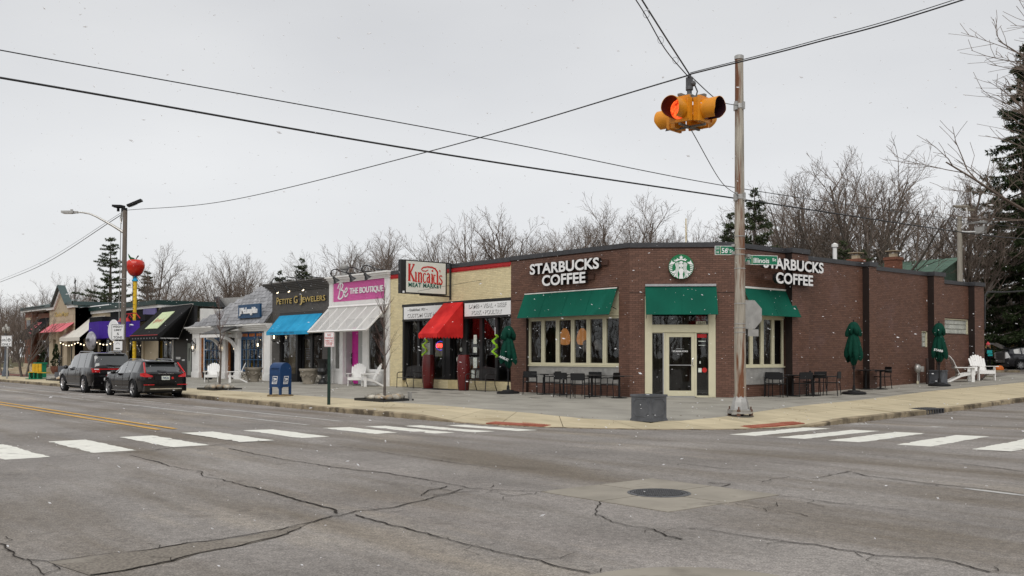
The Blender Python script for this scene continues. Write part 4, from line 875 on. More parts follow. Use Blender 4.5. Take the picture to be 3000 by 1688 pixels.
# sign panels
for nm, lab, x0, x1, rows in (('sign_panel','white sign panel left of the red awning with established date',-13.37,-10.42,[('~ Established 1921 ~',-12.32,3.285,.11,1.5,'p'),('CUSTOM CUT MEATS',-11.72,3.02,.17,2.75,'s')]),
        ('sign_panel','white sign panel right of the red awning listing meats',-9.0,-6.13,[('LAMB • VEAL • BEEF',-7.55,3.265,.165,2.35,'s'),('PORK • POULTRY',-7.58,3.01,.165,1.9,'s')])):
    t = thing(nm, lab, 'sign', ((x0+x1)/2,0,3.2), group='white meat market sign panels'); k = MB(); k.box(x0,x1,-.02,.06,2.945,3.475); k.build('panel', M['letterw'], t)
    for b, cx, z, h, w, st in rows:
        if st == 'p': text(b, M['txtblk'], (cx,-.024,z), UX, Z, h, w, .003, t)
        else:
            text(b, M['txtgrey'], (cx+.012,-.024,z-.014), UX, Z, h, w, .002, t, 'letter_shadow', bold=.02); text(b, M['letterw'], (cx,-.032,z), UX, Z, h, w, .004, t, bold=.012)
# red awning
ra = thing('red_awning', 'bright red scalloped entrance awning on the cream meat market', 'awning', (-9.78,0,2.4))
xa, xb = -10.43, -9.12; T0, F0, B0 = 3.54, 2.25, 2.05
awning(ra, [(xa,-.01,T0),(xb,-.01,T0),(xb,-1.28,F0),(xa,-1.28,F0)], M['red'])
for xx in (xa, xb):
    k = MB(); k.prism([(0.01,F0),(1.28,F0),(0.01,T0)], (xx,0,0), Vector((0,-1,0)), Z, X, -.006, .006); k.build('side_panel', M['red'], ra)
k = MB()
def scallop(k, a, b, n):
    a, b = Vector(a), Vector(b); d = (b-a)
    for i in range(n):
        p, q = a + d*(i/n), a + d*((i+1)/n); m_ = (p+q)/2
        k.add([p, q, q-Z*.12, q*.75+p*.25-Z*.18, m_-Z*.195, p*.75+q*.25-Z*.18, p-Z*.12], [(0,1,2,3,4,5,6)])
scallop(k, (xa,-1.285,F0), (xb,-1.285,F0), 8); scallop(k, (xb+.004,-1.28,F0), (xb+.004,-.01,F0), 8); scallop(k, (xa-.004,-1.28,F0), (xa-.004,-.01,F0), 8); k.build('valance', M['red'], ra)
# projecting sign
ps = thing('projecting_sign', 'large projecting box sign with tall red lettering and green words', 'sign', (-9.89,-.1,3.7))
k = MB(); k.box(-9.99,-9.79,-2.57,-.33,3.82,5.16); k.build('box', M['blackp'], ps)
M['signface'] = mat('sign_face_acrylic', (.66,.665,.60), .35, .4, n=(1.5,.05))
k = MB(); k.box(-9.79,-9.782,-2.33,-.40,3.87,5.115); k.box(-9.998,-9.99,-2.33,-.40,3.87,5.115); k.build('sign_face', M['signface'], ps)
k = MB(); k.box(-9.92,-9.86,-.11,-.05,3.65,5.16); k.beam((-9.89,-.33,5.14),(-9.89,-.05,5.14),.05,.05); k.beam((-9.89,-1.6,3.80),(-9.89,-.05,3.78),.06,.05); k.tube([(-9.89,-.08,5.1),(-8.0,0,4.85)], .008, 4); k.build('bracket', M['blackp'], ps)
k = MB(); k.tube([(-9.75,-1.8,3.93),(-9.2,-1.1,4.1),(-7.95,0,4.36)], .007, 4); k.build('guy_wire', M['blackp'], ps)
k = MB(); k.box(-9.86,-9.76,-2.50,-2.42,3.84,3.92); k.build('junction_box', M['letterw'], ps)
xs = -9.781; yL = -2.33; sc_ = 1.93/750      # zoomed photo units across the face
fx = lambda a: yL + (a-425)*sc_; fz = lambda b: 5.115 - (b-180)*sc_*.785
sd0 = [0]
def stroke(k, pts, w0, w1=None):
    w1 = w1 or w0; n = len(pts); L_, R_ = [], []
    for i, p in enumerate(pts):
        a = pts[max(i-1,0)]; b = pts[min(i+1,n-1)]; dx, dy = b[0]-a[0], b[1]-a[1]; l = math.hypot(dx,dy) or 1; w = lerp(w0, w1, i/(n-1))/2
        L_.append((p[0]-dy/l*w, p[1]+dx/l*w)); R_.append((p[0]+dy/l*w, p[1]-dx/l*w))
    sd0[0] += .0006
    for i in range(n-1):
        q = [L_[i], L_[i+1], R_[i+1], R_[i]]; k.prism([(a, b) for a, b in q], (xs,0,0), Y, Z, X, 0, .006+sd0[0] % .004)
def lets(segs, nm):
    k = MB()
    for s_ in segs: stroke(k, [(fx(a), fz(b)) for a, b in s_[0]], *[w*sc_ for w in s_[1:]])
    k.build(nm, M['red2'], ps)
lets([([(482,245),(482,560)],38),([(460,240),(505,242)],14),([(458,562),(505,564)],14),([(495,430),(565,240)],20,24),([(500,400),(570,565)],22,36),([(540,240),(580,245)],14),([(545,568),(585,570)],14)],'letter')
lets([([(605,395),(605,575)],28),([(583,393),(605,393)],14),([(583,575),(628,577)],14)],'letter')
lets([([(658,395),(658,580)],28),([(640,400),(660,395)],14),([(640,580),(680,582)],14),([(665,420),(690,395),(705,410),(707,580)],20,28),([(690,585),(722,587)],14)],'letter')
lets([([(790,430),(770,400),(748,420),(740,490),(750,570),(772,590),(795,565)],18,20)],'letter')
lets([([(815,430),(835,400),(858,420),(860,585)],20,28),([(850,470),(822,490),(815,550),(830,585),(855,560)],22),([(855,585),(880,590)],14)],'letter')
lets([([(912,410),(912,590)],28),([(893,410),(912,408)],14),([(893,592),(932,594)],14)],'letter')
k = MB(); k.prism([(fx(918)+math.cos(i*math.pi/6)*18*sc_, fz(345)+math.sin(i*math.pi/6)*20*sc_*.8) for i in range(12)], (xs,0,0), Y, Z, X, 0, .006); k.build('letter', M['red2'], ps)
lets([([(975,430),(950,425),(940,500),(948,575),(968,598),(990,580)],20,22),([(835,330),(790,360),(730,355),(708,325),(740,290),(820,272),(900,272),(970,300),(1012,360),(1015,480),(1015,590)],12,32),([(1000,600),(1040,606)],14)],'letter')
lets([([(1050,330),(1068,330),(1062,360)],22,8)],'letter')
lets([([(1105,450),(1085,425),(1060,440),(1058,480),(1090,520),(1108,555),(1095,595),(1065,600),(1045,570)],18,24)],'letter')
text('MEAT MARKET', M['dkgreen'], (xs,(fx(467)+fx(1100))/2,fz(690)), Y, Z, .175, 1.63, .006, ps, 'lettering', bold=.03, spacing=1.1)

# ================================================================ BOUTIQUE (white frame, pink panel)
bt = thing('boutique', 'white framed boutique shop front with bright pink brick sign panel', 'building', (-17.1,0,0))
k = MB(); wall(Vector((-19.83,0,-.1)), UX, NL, 5.36, 5.1, [(.33,4.95,0,3.2),(.4,5.15,4.07,4.97)], .3, None, None, mb=k); k.box(-19.5,-14.5,14.8,15,0,4.8)
k.box(-19.83,-19.49,-.05,.02,-.05,4.95); k.box(-14.89,-14.47,-.05,.02,-.05,4.95); k.box(-19.49,-14.89,-.025,.01,3.6,3.93)
k.box(-19.88,-19.44,-.09,-.04,-.05,.32); k.box(-14.94,-14.43,-.09,-.04,-.05,.32)
k.build('wall', M['white'], bt)
k = MB()
for i, (z0, z1, o) in enumerate(((4.86,4.93,.08),(4.93,5.0,.13),(5.0,5.09,.22),(5.09,5.16,.30))): k.box(-19.9+ -o*.5,-14.45+o*.35,-o,.2,z0,z1)
k.build('cornice', M['white'], bt)
k = MB(); k.quad((-19.8,.1,4.7),(-14.5,.1,4.7),(-14.5,14.9,4.6),(-19.8,14.9,4.6)); k.build('roof', M['black'], bt)
pb = MB(); pb.box(-19.46,-14.67,-.01,.02,3.955,4.86); pp = pb.build('sign_panel', M['pmortar'], bt)
k = MB(); brickwork(k, Vector((-19.46,-.01,3.955)), UX, NL, 4.79, .90, [], .0, 31); kind(k.build('panel_brickwork', M['pbrick'], pp), 'stuff')
text('THE BOUTIQUE', M['letterw'], (-16.44,-.03,4.27), UX, Z, .275, 2.9, .03, bt, 'letter', bold=.02, each=True)
def script(k, pts, O, w, sc, sub=5):
    P = []
    for i in range(len(pts)-1):
        p0 = pts[max(i-1,0)]; p1 = pts[i]; p2 = pts[i+1]; p3 = pts[min(i+2,len(pts)-1)]
        for j in range(sub):
            t = j/sub; P.append(tuple(.5*((2*p1[q])+(-p0[q]+p2[q])*t+(2*p0[q]-5*p1[q]+4*p2[q]-p3[q])*t*t+(-p0[q]+3*p1[q]-3*p2[q]+p3[q])*t**3) for q in (0,1)))
    P.append(pts[-1]); n = len(P); A_ = []; sd0[0] += .0011
    for i, p in enumerate(P):
        a = P[max(i-1,0)]; b = P[min(i+1,n-1)]; dx, dy = b[0]-a[0], b[1]-a[1]; l = math.hypot(dx,dy) or 1e-6; A_.append(((p[0]*sc-dy/l*w/2, p[1]*sc+dx/l*w/2), (p[0]*sc+dy/l*w/2, p[1]*sc-dx/l*w/2)))
    for i in range(n-1): k.prism([A_[i][1], A_[i+1][1], A_[i+1][0], A_[i][0]], O, UX, Z, NL, 0, .03+sd0[0] % .006)
k = MB(); script(k, [(.02,.55),(.18,.78),(.42,.80),(.52,.68),(.40,.52),(.22,.45),(.48,.44),(.60,.30),(.50,.10),(.25,.0),(.06,.06),(.10,.14)], Vector((-19.02,-.02,4.07)), .058, .93); script(k, [(.30,.78),(.20,.40),(.08,.06)], Vector((-19.02,-.02,4.07)), .058, .93)
script(k, [(.62,.27),(.82,.36),(.95,.46),(.88,.56),(.74,.46),(.68,.26),(.76,.13),(.92,.16),(1.02,.28)], Vector((-19.02,-.02,4.05)), .058, .93); k.build('script_lettering', M['letterw'], bt)
# shop front
k = MB(); k.box(-18.79,-18.48,-.06,.15,-.02,3.2); k.box(-18.84,-18.43,-.09,.15,-.02,.35); k.build('column', M['white'], bt)
k = MB(); k.box(-16.9,-14.89,.05,.2,0,.62); k.box(-16.9,-14.89,.03,.2,.6,.68); k.box(-16.9,-16.44,.05,.2,.6,3.2); k.box(-19.49,-18.79,.05,.2,0,.62); k.box(-19.49,-18.79,.03,.2,.6,.68)
for x0 in (-16.75,-15.85): k.box(x0+.1,x0+.78,.035,.05,.12,.5)
k.build('bulkhead', M['white'], bt)
M['shiplap'] = mat('pale_grey_shiplap', (.44,.45,.44), .6, .3, n=(3,.06))
k = MB(); k.box(-18.48,-18.44,.1,.5,0,3.2); k.box(-17.85,-16.9,.42,.5,0,3.2)
for i in range(6): k.box(-17.84+i*.158,-17.84+i*.158+.148,.41,.42,0,3.2)
k.build('shiplap_wall', M['shiplap'], bt)
k = MB(); k.box(-18.42,-17.88,.42,.47,.02,2.7)
for z0, z1 in ((.15,.75),(.9,1.5),(1.65,2.5)): k.box(-18.34,-17.96,.41,.425,z0,z1)
dp_ = k.build('door', M['pink'], bt)
k = MB(); k.tube([(-18.37,.41,.95),(-18.37,.36,.97),(-18.37,.36,1.45),(-18.37,.41,1.47)], .022, 6); k.build('handle', M['blackp'], dp_)
for x0, x1 in ((-16.44,-14.89),(-19.49,-18.79)):
    k = MB(); k.box(x0,x0+.05,.08,.16,.68,3.2); k.box(x1-.05,x1,.08,.16,.68,3.2); k.box(x0+.05,x1-.05,.08,.16,.68,.73); f_ = k.build('window_frame', M['white'], bt)
    k = MB(); k.box(x0+.05,x1-.05,.118,.126,.73,3.2); k.build('pane', M['glass'] if x1 > -15 else M['glass'], f_)
roombox(bt, -16.44, -14.6, .3, 4, .6, 3.3, M['inner']); k = MB(); k.box(-19.49,-18.79,.3,.35,.6,3.3); k.build('interior', M['shiplap'], bt)
M['plant'] = mat('shop_plant_leaves', (.07,.12,.03), .6, .3, n=(4,.4)); k = MB(); rp = random.Random(5)
for i in range(140):
    p = Vector((rp.uniform(-16.3,-15), rp.uniform(.4,.9), rp.uniform(.72,1.0))); d = Vector((rp.uniform(-1,1),rp.uniform(-1,1),rp.uniform(0,1)))*.14; e = d.cross(Vector((.3,.9,.2)))*.35; k.add([p, p+d*.5+e, p+d, p+d*.5-e], [(0,1,2,3)])
pw = thing('window_greenery', 'green plants lying along the boutique window sill inside', 'plants', (-15.6,.6,.7)); kind(k.build('leaves', M['plant'], pw), 'stuff')
# louvred bahama awning
la = thing('louvred_awning', 'white louvred slat awning hinged below the pink sign panel', 'awning', (-17.15,0,2.6))
TL, TR, BLv, BRv = Vector((-19.8,-.05,3.65)), Vector((-14.54,-.05,3.63)), Vector((-19.85,-1.17,2.49)), Vector((-14.5,-1.21,2.50))
def onl(u, v): return (TL*(1-u)+TR*u)*(1-v) + (BLv*(1-u)+BRv*u)*v
nrm = (TR-TL).cross(BLv-TL).normalized(); nrm = nrm if nrm.z > 0 else -nrm
k = MB()
for u in [i/6 for i in range(7)]: k.beam(onl(u,0), onl(u,1), .07 if u in (0,1) else .05, .06, nrm)
k.beam(onl(0,0), onl(1,0), .07, .06, nrm); k.beam(onl(0,1), onl(1,1), .08, .07, nrm); k.beam(onl(0,.0)+nrm*.05+Z*.03, onl(1,.0)+nrm*.05+Z*.03, .10, .04, nrm); k.build('frame', M['white'], la)
tilt = (BLv-TL).normalized(); sld = {}
for i in range(6):
    u0, u1 = i/6+.006, (i+1)/6-.006
    kk = MB(); n_ = 24; d = (tilt*.93 + nrm*.36).normalized(); e = (TR-TL).normalized().cross(d)
    W_ = (TR-TL).length/6*.93; kk.add([-(TR-TL).normalized()*W_/2-d*.027, (TR-TL).normalized()*W_/2-d*.027, (TR-TL).normalized()*W_/2+d*.028, -(TR-TL).normalized()*W_/2+d*.028], [(0,1,2,3)])
    base_ = kk.v[:]; kk.v = [tuple(Vector(v)-e*.004) for v in base_] + [tuple(Vector(v)+e*.004) for v in base_]; kk.f = [(0,1,2,3),(7,6,5,4),(0,4,5,1),(1,5,6,2),(2,6,7,3),(3,7,4,0)]; kk.m = [0]*6
    if i == 0: sme = kk.mesh('slat', M['white'])
    for j in range(n_):
        o = bpy.data.objects.new('slat', sme); COL.objects.link(o); o.parent = la; o.location = onl((u0+u1)/2, (j+.9)/(n_+.8)) - la.location
k = MB(); k.tube([(-14.56,-.02,2.45),(-14.55,-.6,2.85),(-14.54,-.9,2.79)], .012, 5); k.build('strut', M['blackp'], la)
# ================================================================ gooseneck lamps
def gooseneck(px, base_x, hx, lab, grp, lit, ztop, zhead):
    t = thing('gooseneck_lamp', lab, 'lamp', (base_x,.3,5.2), group=grp); k = MB()
    b = Vector((base_x,.3,5.27)); h = Vector((hx,-.8,zhead))
    pts = [b, b+Vector((-.02,-.35,.03)), Vector((lerp(base_x,hx,.55),-.35,5.31)), Vector((lerp(base_x,hx,.85),-.62,ztop-.03)), Vector((hx-.02,-.92,ztop-.02)), Vector((hx-.06,-1.06,ztop-.22)), Vector((hx-.05,-1.04,zhead+.28)), h+Vector((-.02,-.1,.14))]
    P = []
    for i in range(len(pts)-1):
        p0, p1, p2, p3 = pts[max(i-1,0)], pts[i], pts[i+1], pts[min(i+2,len(pts)-1)]
        for j in range(5):
            s_ = j/5; P.append(.5*((2*p1)+(-p0+p2)*s_+(2*p0-5*p1+4*p2-p3)*s_*s_+(-p0+3*p1-3*p2+p3)*s_**3))
    P.append(pts[-1]); k.tube(P, .028, 6); k.box(base_x-.09,base_x+.09,.2,.4,5.16,5.30); k.build('arm', M['blackp'], t, smooth=True)
    d = Vector((.18,.55,-.82)).normalized(); c = pts[-1]; k = MB(); a_ = d.orthogonal().normalized(); bb = d.cross(a_); prof = [(.03,-.05),(.07,0),(.075,.10),(.17,.24),(.19,.27)] if not lit else [(.03,-.05),(.055,0),(.06,.12),(.09,.24)]
    n = 12; vs = [c + d*z + (a_*math.cos(2*math.pi*j/n)+bb*math.sin(2*math.pi*j/n))*r for r, z in prof for j in range(n)]
    k.add(vs, [(i*n+j, i*n+(j+1)%n, (i+1)*n+(j+1)%n, (i+1)*n+j) for i in range(len(prof)-1) for j in range(n)] + [tuple(range(n))]); k.build('lamp_shade', M['blackp'], t, smooth=True)
    k = MB(); k.sphere(c + d*(.22 if lit else .18), .075 if lit else .06, 10, 6); k.build('bulb', M['bulb'] if lit else M['letterw'], t)
for i, (bx, hx) in enumerate(((-24.34,-23.89),(-22.88,-22.65),(-21.42,-21.17))): gooseneck(0, bx, hx, ['lit gooseneck lamp nearest the slate roof on the charcoal shop','lit gooseneck lamp in the middle over the gold letters','lit gooseneck lamp nearest the pink sign on the charcoal shop'][i], 'lit gooseneck lamps', True, 5.34, 4.66)
for i, (bx, hx) in enumerate(((-18.17,-17.9),(-16.75,-16.44),(-15.54,-15.16))): gooseneck(0, bx, hx, ['black gooseneck lamp beside the charcoal shop over the pink sign','black gooseneck lamp in the middle over the pink sign','black gooseneck lamp nearest the cream meat market over the pink sign'][i], 'unlit gooseneck lamps', False, 5.40, 4.88)
t = thing('roof_vent', 'round galvanised roof vent behind the boutique cornice', 'roof vent', (-23.6,3,4.6)); k = MB(); k.lathe([(.24,0),(.17,.5),(.12,.8),(.12,.95),(.15,.96),(.15,1.45),(.20,1.47),(.23,1.55),(.22,1.68),(.14,1.76),(.02,1.8)], 20, (-23.57,3,4.5)); k.build('stack', M['galv'], t, smooth=True)

# ================================================================ JEWELLER (charcoal brick)
jw = thing('jeweller_shop', 'charcoal painted brick jewellery shop with gold letters and deep cornice', 'building', (-22.9,0,0))
O = Vector((-25.95,0,0)); opsJ = [(.87, 5.44, -.1, 3.57)]
k = MB(); wall(O - Z*.1, UX, NL, 6.10, 5.0, [(.87,5.44,0,3.67)], .3, None, None, mb=k); k.box(-25.9,-19.9,14.8,15,0,4.8); k.box(-25.95,-25.65,.3,15,-.1,5.0); k.build('wall', M['gmortar'], jw)
k = MB(); brickwork(k, O, UX, NL, 6.10, 4.72, opsJ, .01, 41); kind(k.build('brickwork', M['gbrick'], jw), 'stuff')
k = MB()
for z0, z1, o in ((4.70,4.78,.06),(4.78,4.86,.13),(4.86,4.94,.20),(4.94,5.02,.29),(5.02,5.10,.38),(5.10,5.17,.45)): k.box(-25.95-o,-19.86,-o,.2,z0,z1)
k.build('cornice', M['gbrick'], jw)
k = MB(); k.quad((-25.9,.1,4.7),(-19.9,.1,4.7),(-19.9,14.9,4.6),(-25.9,14.9,4.6)); k.build('roof', M['black'], jw)
x = -25.28
for wd, wdt in (('PETITE', 1.70), ('G', .40), ('JEWELERS', 2.62)):      # first letters taller, small capitals after
    a = text(wd[0], M['gold'], (x,-.05,4.05), UX, Z, .37, .26 if wd != 'G' else .40, .045, jw, 'letter', align='L', bold=.012, side=M['txtblk'])
    if len(wd) > 1: text(wd[1:], M['gold'], (x+.29,-.05,4.06), UX, Z, .265, wdt-.29, .045, jw, 'letter', each=True, align='L', bold=.012, side=M['txtblk'])
    x += wdt + .22
k = MB(); k.box(-25.08,-20.51,-.01,.1,3.40,3.57); k.box(-25.08,-24.98,.08,.2,0,3.4); k.box(-20.7,-20.51,.08,.2,0,3.4); k.box(-23.45,-23.25,.08,.3,0,3.4); k.box(-21.9,-21.7,.08,.3,0,3.4); k.box(-25,-23.4,.08,.2,.34,.42); k.box(-21.8,-20.6,.08,.2,.38,.46)
k.box(-25.08,-23.4,.10,.2,0,.36) ; k.build('window_frame', M['blackp'], jw)
for x0, x1, z0 in ((-24.98,-23.45,.42),(-21.7,-20.7,.46)): k = MB(); k.box(x0,x1,.13,.138,z0,3.4); k.build('pane', M['glass'], jw)
k = MB(); k.box(-23.25,-23.1,.34,.4,.02,2.35); k.box(-22.05,-21.9,.34,.4,.02,2.35); k.box(-23.1,-22.05,.34,.4,.02,.3); k.box(-23.1,-22.05,.34,.4,2.2,2.35); dj = k.build('door', M['blackp'], jw); k = MB(); k.box(-23.1,-22.05,.36,.367,.3,2.2); k.build('pane', M['glass'], dj)
k = MB()
for i in range(7): k.box(-22.85,-22.40,.35,.354,1.15+i*.09,1.19+i*.09)
k.build('hours_lettering', M['txtgrey'], dj)
roombox(jw, -25.0, -20.6, .45, 4.5, 0, 3.4, M['inner']); k = MB(); k.box(-25,-24.3,.5,.55,.4,3.3); k.box(-24.0,-23.5,.9,.95,.4,3.3); k.box(-21.7,-20.7,.9,.95,.3,3.0); k.build('display_panel', M['innerw'], jw)
def stonebase(par, x0, x1, y, z0, z1, n, seed, nm='stone'):
    r = random.Random(seed); mbk = MB(); mbk.box(x0,x1,y+.03,y+.12,z0,z1); mbk.build('stone_bed_wall', M['stonew'], par)
    for i in range(n):
        a = x0 + (x1-x0)*((i*.618) % 1); b = z0 + (z1-z0)*((i+.5)/n); rr = r.uniform(.055,.10); kk = MB(); kk.sphere((min(max(a,x0+.05),x1-.05), y+.02, min(max(b,z0+.06),z1-.06)), rr, 7, 5, sc=(r.uniform(.9,1.5),.6,r.uniform(.7,1))); kk.build(nm, M['cobble'], par, smooth=60)
stonebase(jw, -21.7, -20.62, .02, 0, .38, 26, 3)
ja = thing('blue_awning', 'sky blue canvas awning on the charcoal jewellery shop', 'awning', (-22.8,0,2.6))
awning(ja, [(-25.08,-.01,3.45),(-20.54,-.01,3.45),(-20.54,-.77,2.58),(-25.06,-.77,2.58)], M['blue'])
k = MB(); k.box(-25.06,-20.54,-.785,-.77,2.41,2.585); k.build('valance', M['blue'], ja); text('BRIDAL • CUSTOM • REPAIR • DESIGN', M['navy'], (-23.3,-.787,2.47), UX, Z, .07, 2.6, .002, ja)
k = MB()
for u in (-25.05,-20.56): k.tube([(u,0,2.6),(u,-.76,2.57)], .012, 5); k.tube([(u,0,3.44),(u,-.76,2.58)], .012, 5)
k.build('frame', M['blackp'], ja)
# ================================================================ CLOTHING SHOP with slate roof
mc = thing('slate_roof_shop', 'small shop with steep grey slate roof, white pilasters and dark blue windows', 'building', (-31.2,0,0))
k = MB()
for x0, x1 in ((-36.45,-35.38),(-32.40,-31.6),(-30.35,-29.74),(-26.68,-25.96)): k.box(x0,x1,-.12,.1,-.12,2.72); k.box(x0-.04,x1+.04,-.16,-.1,-.12,.34); k.box(x0+.12,x1-.12,-.135,-.11,.5,2.5)
k.box(-36.45,-25.96,.0,.12,2.62,2.75); k.box(-36.4,-26,14.8,15,0,3.5); k.box(-36.4,-36.1,.1,15,-.1,3.0)
k.box(-34.84,-34.78,-.06,.1,.4,2.6); k.box(-29.74,-29.70,-.06,.1,.4,2.6); k.box(-26.98,-26.9,-.06,.1,-.1,2.6); k.build('pilaster', M['white'], mc)
k = MB()
for xa_, xb_, f_ in ((-36.5,-32.9,1),(-29.6,-25.97,0)):
    k = MB()
    for z0, z1, o in ((2.70,2.80,.18),(2.80,2.9,.26),(2.9,3.0,.36),(3.0,3.09,.46)): k.box(xa_-o*f_,xb_,-o,.1,z0,z1)
    k.build('cornice', M['white'], mc)
cds = MB(); rs = random.Random(8)
for x0, x1 in ((-35.38,-34.84),(-26.90,-26.68)): 
    z = .3
    while z < 2.6: cds.box(x0,x1,.02,.05+rs.uniform(-.01,.01),z,z+.135); z += .14
k = MB(); k.box(-35.38,-34.84,.05,.1,0,2.7); k.box(-26.9,-26.68,.05,.1,0,2.7); k.box(-31.6,-31.35,.05,.1,0,2.7); k.build('side_wall', M['cedar'], mc); kind(cds.build('shingle_siding', M['cedar'], mc), 'stuff')
facade_window(mc, Vector((0,0,0)), Vector((1,0,0)), NL, -34.80, -32.42, .46, 2.28, 4, 3, 'tealb', .09, .05, back=-.03)
facade_window(mc, Vector((0,0,0)), Vector((1,0,0)), NL, -29.70, -26.98, .46, 2.34, 5, 3, 'tealb', .11, .05, back=-.03)
k = MB(); k.box(-29.70,-26.98,-.05,.06,2.34,2.40); k.box(-29.70,-26.98,-.05,.06,2.58,2.66); 
for x0 in (-29.7,-28.83,-27.93,-27.05): k.box(x0,x0+.07,-.05,.06,2.4,2.58)
tr_ = k.build('transom_frame', M['tealb'], mc); k = MB(); k.box(-29.63,-27.0,0,.03,2.4,2.58); k.build('amber_pane', mat('amber_glass', (.36,.10,.015), .3, .5, n=(5,.3)), tr_)
k = MB(); k.box(-34.80,-32.42,-.05,.06,2.28,2.44); k.build('window_head', M['tealb'], mc)
k = MB(); k.box(-31.35,-30.35,.30,.36,0,2.6); dm = k.build('door_wall', M['tealb'], mc); k = MB(); k.box(-31.25,-30.45,.28,.30,.35,2.3); k.build('pane', M['glass'], dm)
stonebase(mc, -34.8, -32.42, -.02, -.05, .44, 34, 5); stonebase(mc, -29.70, -26.98, -.02, -.05, .44, 40, 6)
roombox(mc, -34.8, -32.4, .4, 3, .3, 2.6, M['inner']); roombox(mc, -29.7, -26.95, .4, 3, .3, 2.7, M['inner'])
k = MB()
for a, b in ((-34.65,-34.35),(-29.55,-29.2)): k.box(a,b,.15,.2,.5,2.2)
k.build('curtain', mat('pale_curtain', (.36,.38,.36), .8, n=(8,.2), stretch=(6,6,.5)), mc)
k = MB()
for x, z in ((-29.0,2.22),(-28.1,2.24),(-34.2,2.0)): k.sphere((x,.8,z), .05, 8, 6)
k.build('ceiling_light', M['bulb'], mc)
# roof plane with slates: y = (z-3.09)/1.3
sl_ = Vector((0,1,1.3)).normalized(); nr_ = Vector((0,-1.3,1)).normalized(); R0 = Vector((0,-.46,3.09))
def rp_(x, s): return Vector((x,R0.y,R0.z)) + sl_*s
def left_edge(s): return lerp(-36.5, -29.9, min(s/2.75,1)**.85)
k = MB(); n = 14; vs = []
for i in range(n+1):
    s = 2.75*i/n; vs += [rp_(left_edge(s), s)-nr_*.03, rp_(-25.97, s)-nr_*.03]
k.add(vs, [(2*i, 2*i+1, 2*i+3, 2*i+2) for i in range(n)]); rfm = k.build('roof', M['slate'], mc)
shm = MB(); w_ = .46; shm.add([-X*w_/2, X*w_/2, X*w_/2+sl_*.36, -X*w_/2+sl_*.36, -X*w_/2+nr_*.022, X*w_/2+nr_*.022, X*w_/2+sl_*.36+nr_*.004, -X*w_/2+sl_*.36+nr_*.004], [(4,5,6,7),(0,1,5,4),(1,2,6,5),(3,0,4,7)]); sme2 = shm.mesh('shingle', M['slate'])
s = 0; row = 0
while s < 2.62:
    x = -25.97 - w_/2 - (row % 2)*.24 + .2
    while x - w_/2 > left_edge(s+.1):
        o = bpy.data.objects.new('shingle', sme2); COL.objects.link(o); o.parent = rfm; o.location = rp_(min(x,-26.2)+rs.uniform(-.01,.01), s+rs.uniform(-.02,.02)) + nr_*rs.uniform(0,.012) - mc.location; o.scale = (rs.uniform(.92,1.0),1,1); x -= w_+.012
    s += .27; row += 1
k = MB(); k.box(-34.9,-34.1,2.3,2.5,3.8,5.0); k.add([(-38.6,2.5,5.08),(-33.0,2.5,4.95),(-33.0,2.5,4.0),(-36.9,2.5,4.15),(-38.6,6,5.08),(-33.0,6,4.95),(-33.0,6,4.0),(-36.9,6,4.15)], [(0,3,2,1),(0,1,5,4),(3,0,4,7)]); k.build('roof_gable', M['galv'], mc)
k = MB(); k.beam((-38.75,2.42,5.12),(-36.95,2.42,4.12),.3,.16,(0,0,1)); k.build('rake_board', M['blackp'], mc)
# hood over the door
hd = MB(); A_ = [(-32.95,-1.05,2.62),(-30.35,-1.05,2.62),(-30.35,0,3.02),(-32.95,0,3.02)]
hd.add([(-32.95,-1.1,2.60),(-30.3,-1.1,2.56),(-29.6,-.2,3.02),(-31.9,-.2,3.02)], [(0,1,2,3)]); hd.add([(-30.3,-1.1,2.56),(-28.9,-1.0,2.86),(-28.7,-.2,2.98),(-29.6,-.2,3.02)], [(0,1,2,3)])
for i in range(12): hd.box(-32.9+i*.22,-32.9+i*.22+.03,-1.12,-1.06,2.57,2.61)
hd.build('hood_roof', mat('dark_slate', (.085,.085,.083), .6, n=(6,.2)), mc)
k = MB(); k.box(-32.95,-30.3,-1.08,-1.0,2.38,2.55); k.box(-32.95,-32.8,-1.0,0,2.38,2.55); k.box(-30.45,-30.3,-1.0,0,2.38,2.55); k.box(-30.3,-29.6,-.3,0,2.35,2.75)
for xx in (-32.2,-30.15):
    P_ = [(xx, -.98+ .9*math.sin(a*math.pi/16), 2.36 - 1.0*(1-math.cos(a*math.pi/16))) for a in range(9)]
    for a, b in zip(P_[:-1], P_[1:]): k.beam(a, b, .16, .17, (1,0,0))
k.build('hood_bracket', M['white'], mc)
sg = thing('shop_sign', 'dark blue board with white letters on the slate roof', 'sign', (-29.5,.2,3.5)); k = MB(); k.box(-29.40,-26.72,-.36,-.24,3.42,4.17); k.build('board', M['tealb'], sg)
text('J.McLaughlin', M['letterw'], (-28.06,-.37,3.66), UX, Z, .34, 2.2, .05, sg, 'letter', bold=.035, side=M['letterw'])
def lantern(x, z, y, lab, grp='wall lanterns'):
    t = thing('wall_lantern', lab, 'lantern', (x,y,z), group=grp); k = MB(); k.lathe([(.06,-.28),(.12,-.22)], 6, (x,y-.2,z)); k.lathe([(.17,.2),(.05,.36),(.02,.44)], 6, (x,y-.2,z)); k.tube([(x,y,z+.1),(x,y-.05,z+.55),(x,y-.2,z+.45)], .014, 5)
    for i in range(6): a = i*math.pi/3; k.tube([(x+.12*math.cos(a),y-.2+.12*math.sin(a),z-.22),(x+.16*math.cos(a),y-.2+.16*math.sin(a),z+.2)], .010, 4)
    k.box(x-.07,x+.07,y-.03,y,z-.1,z+.2); k.build('frame', M['blackp'], t); k = MB()
    for q in (-.04,.04): k.tube([(x+q,y-.2,z-.1),(x+q,y-.2,z+.06)], .022, 6)
    k.build('bulb', M['bulb'], t)
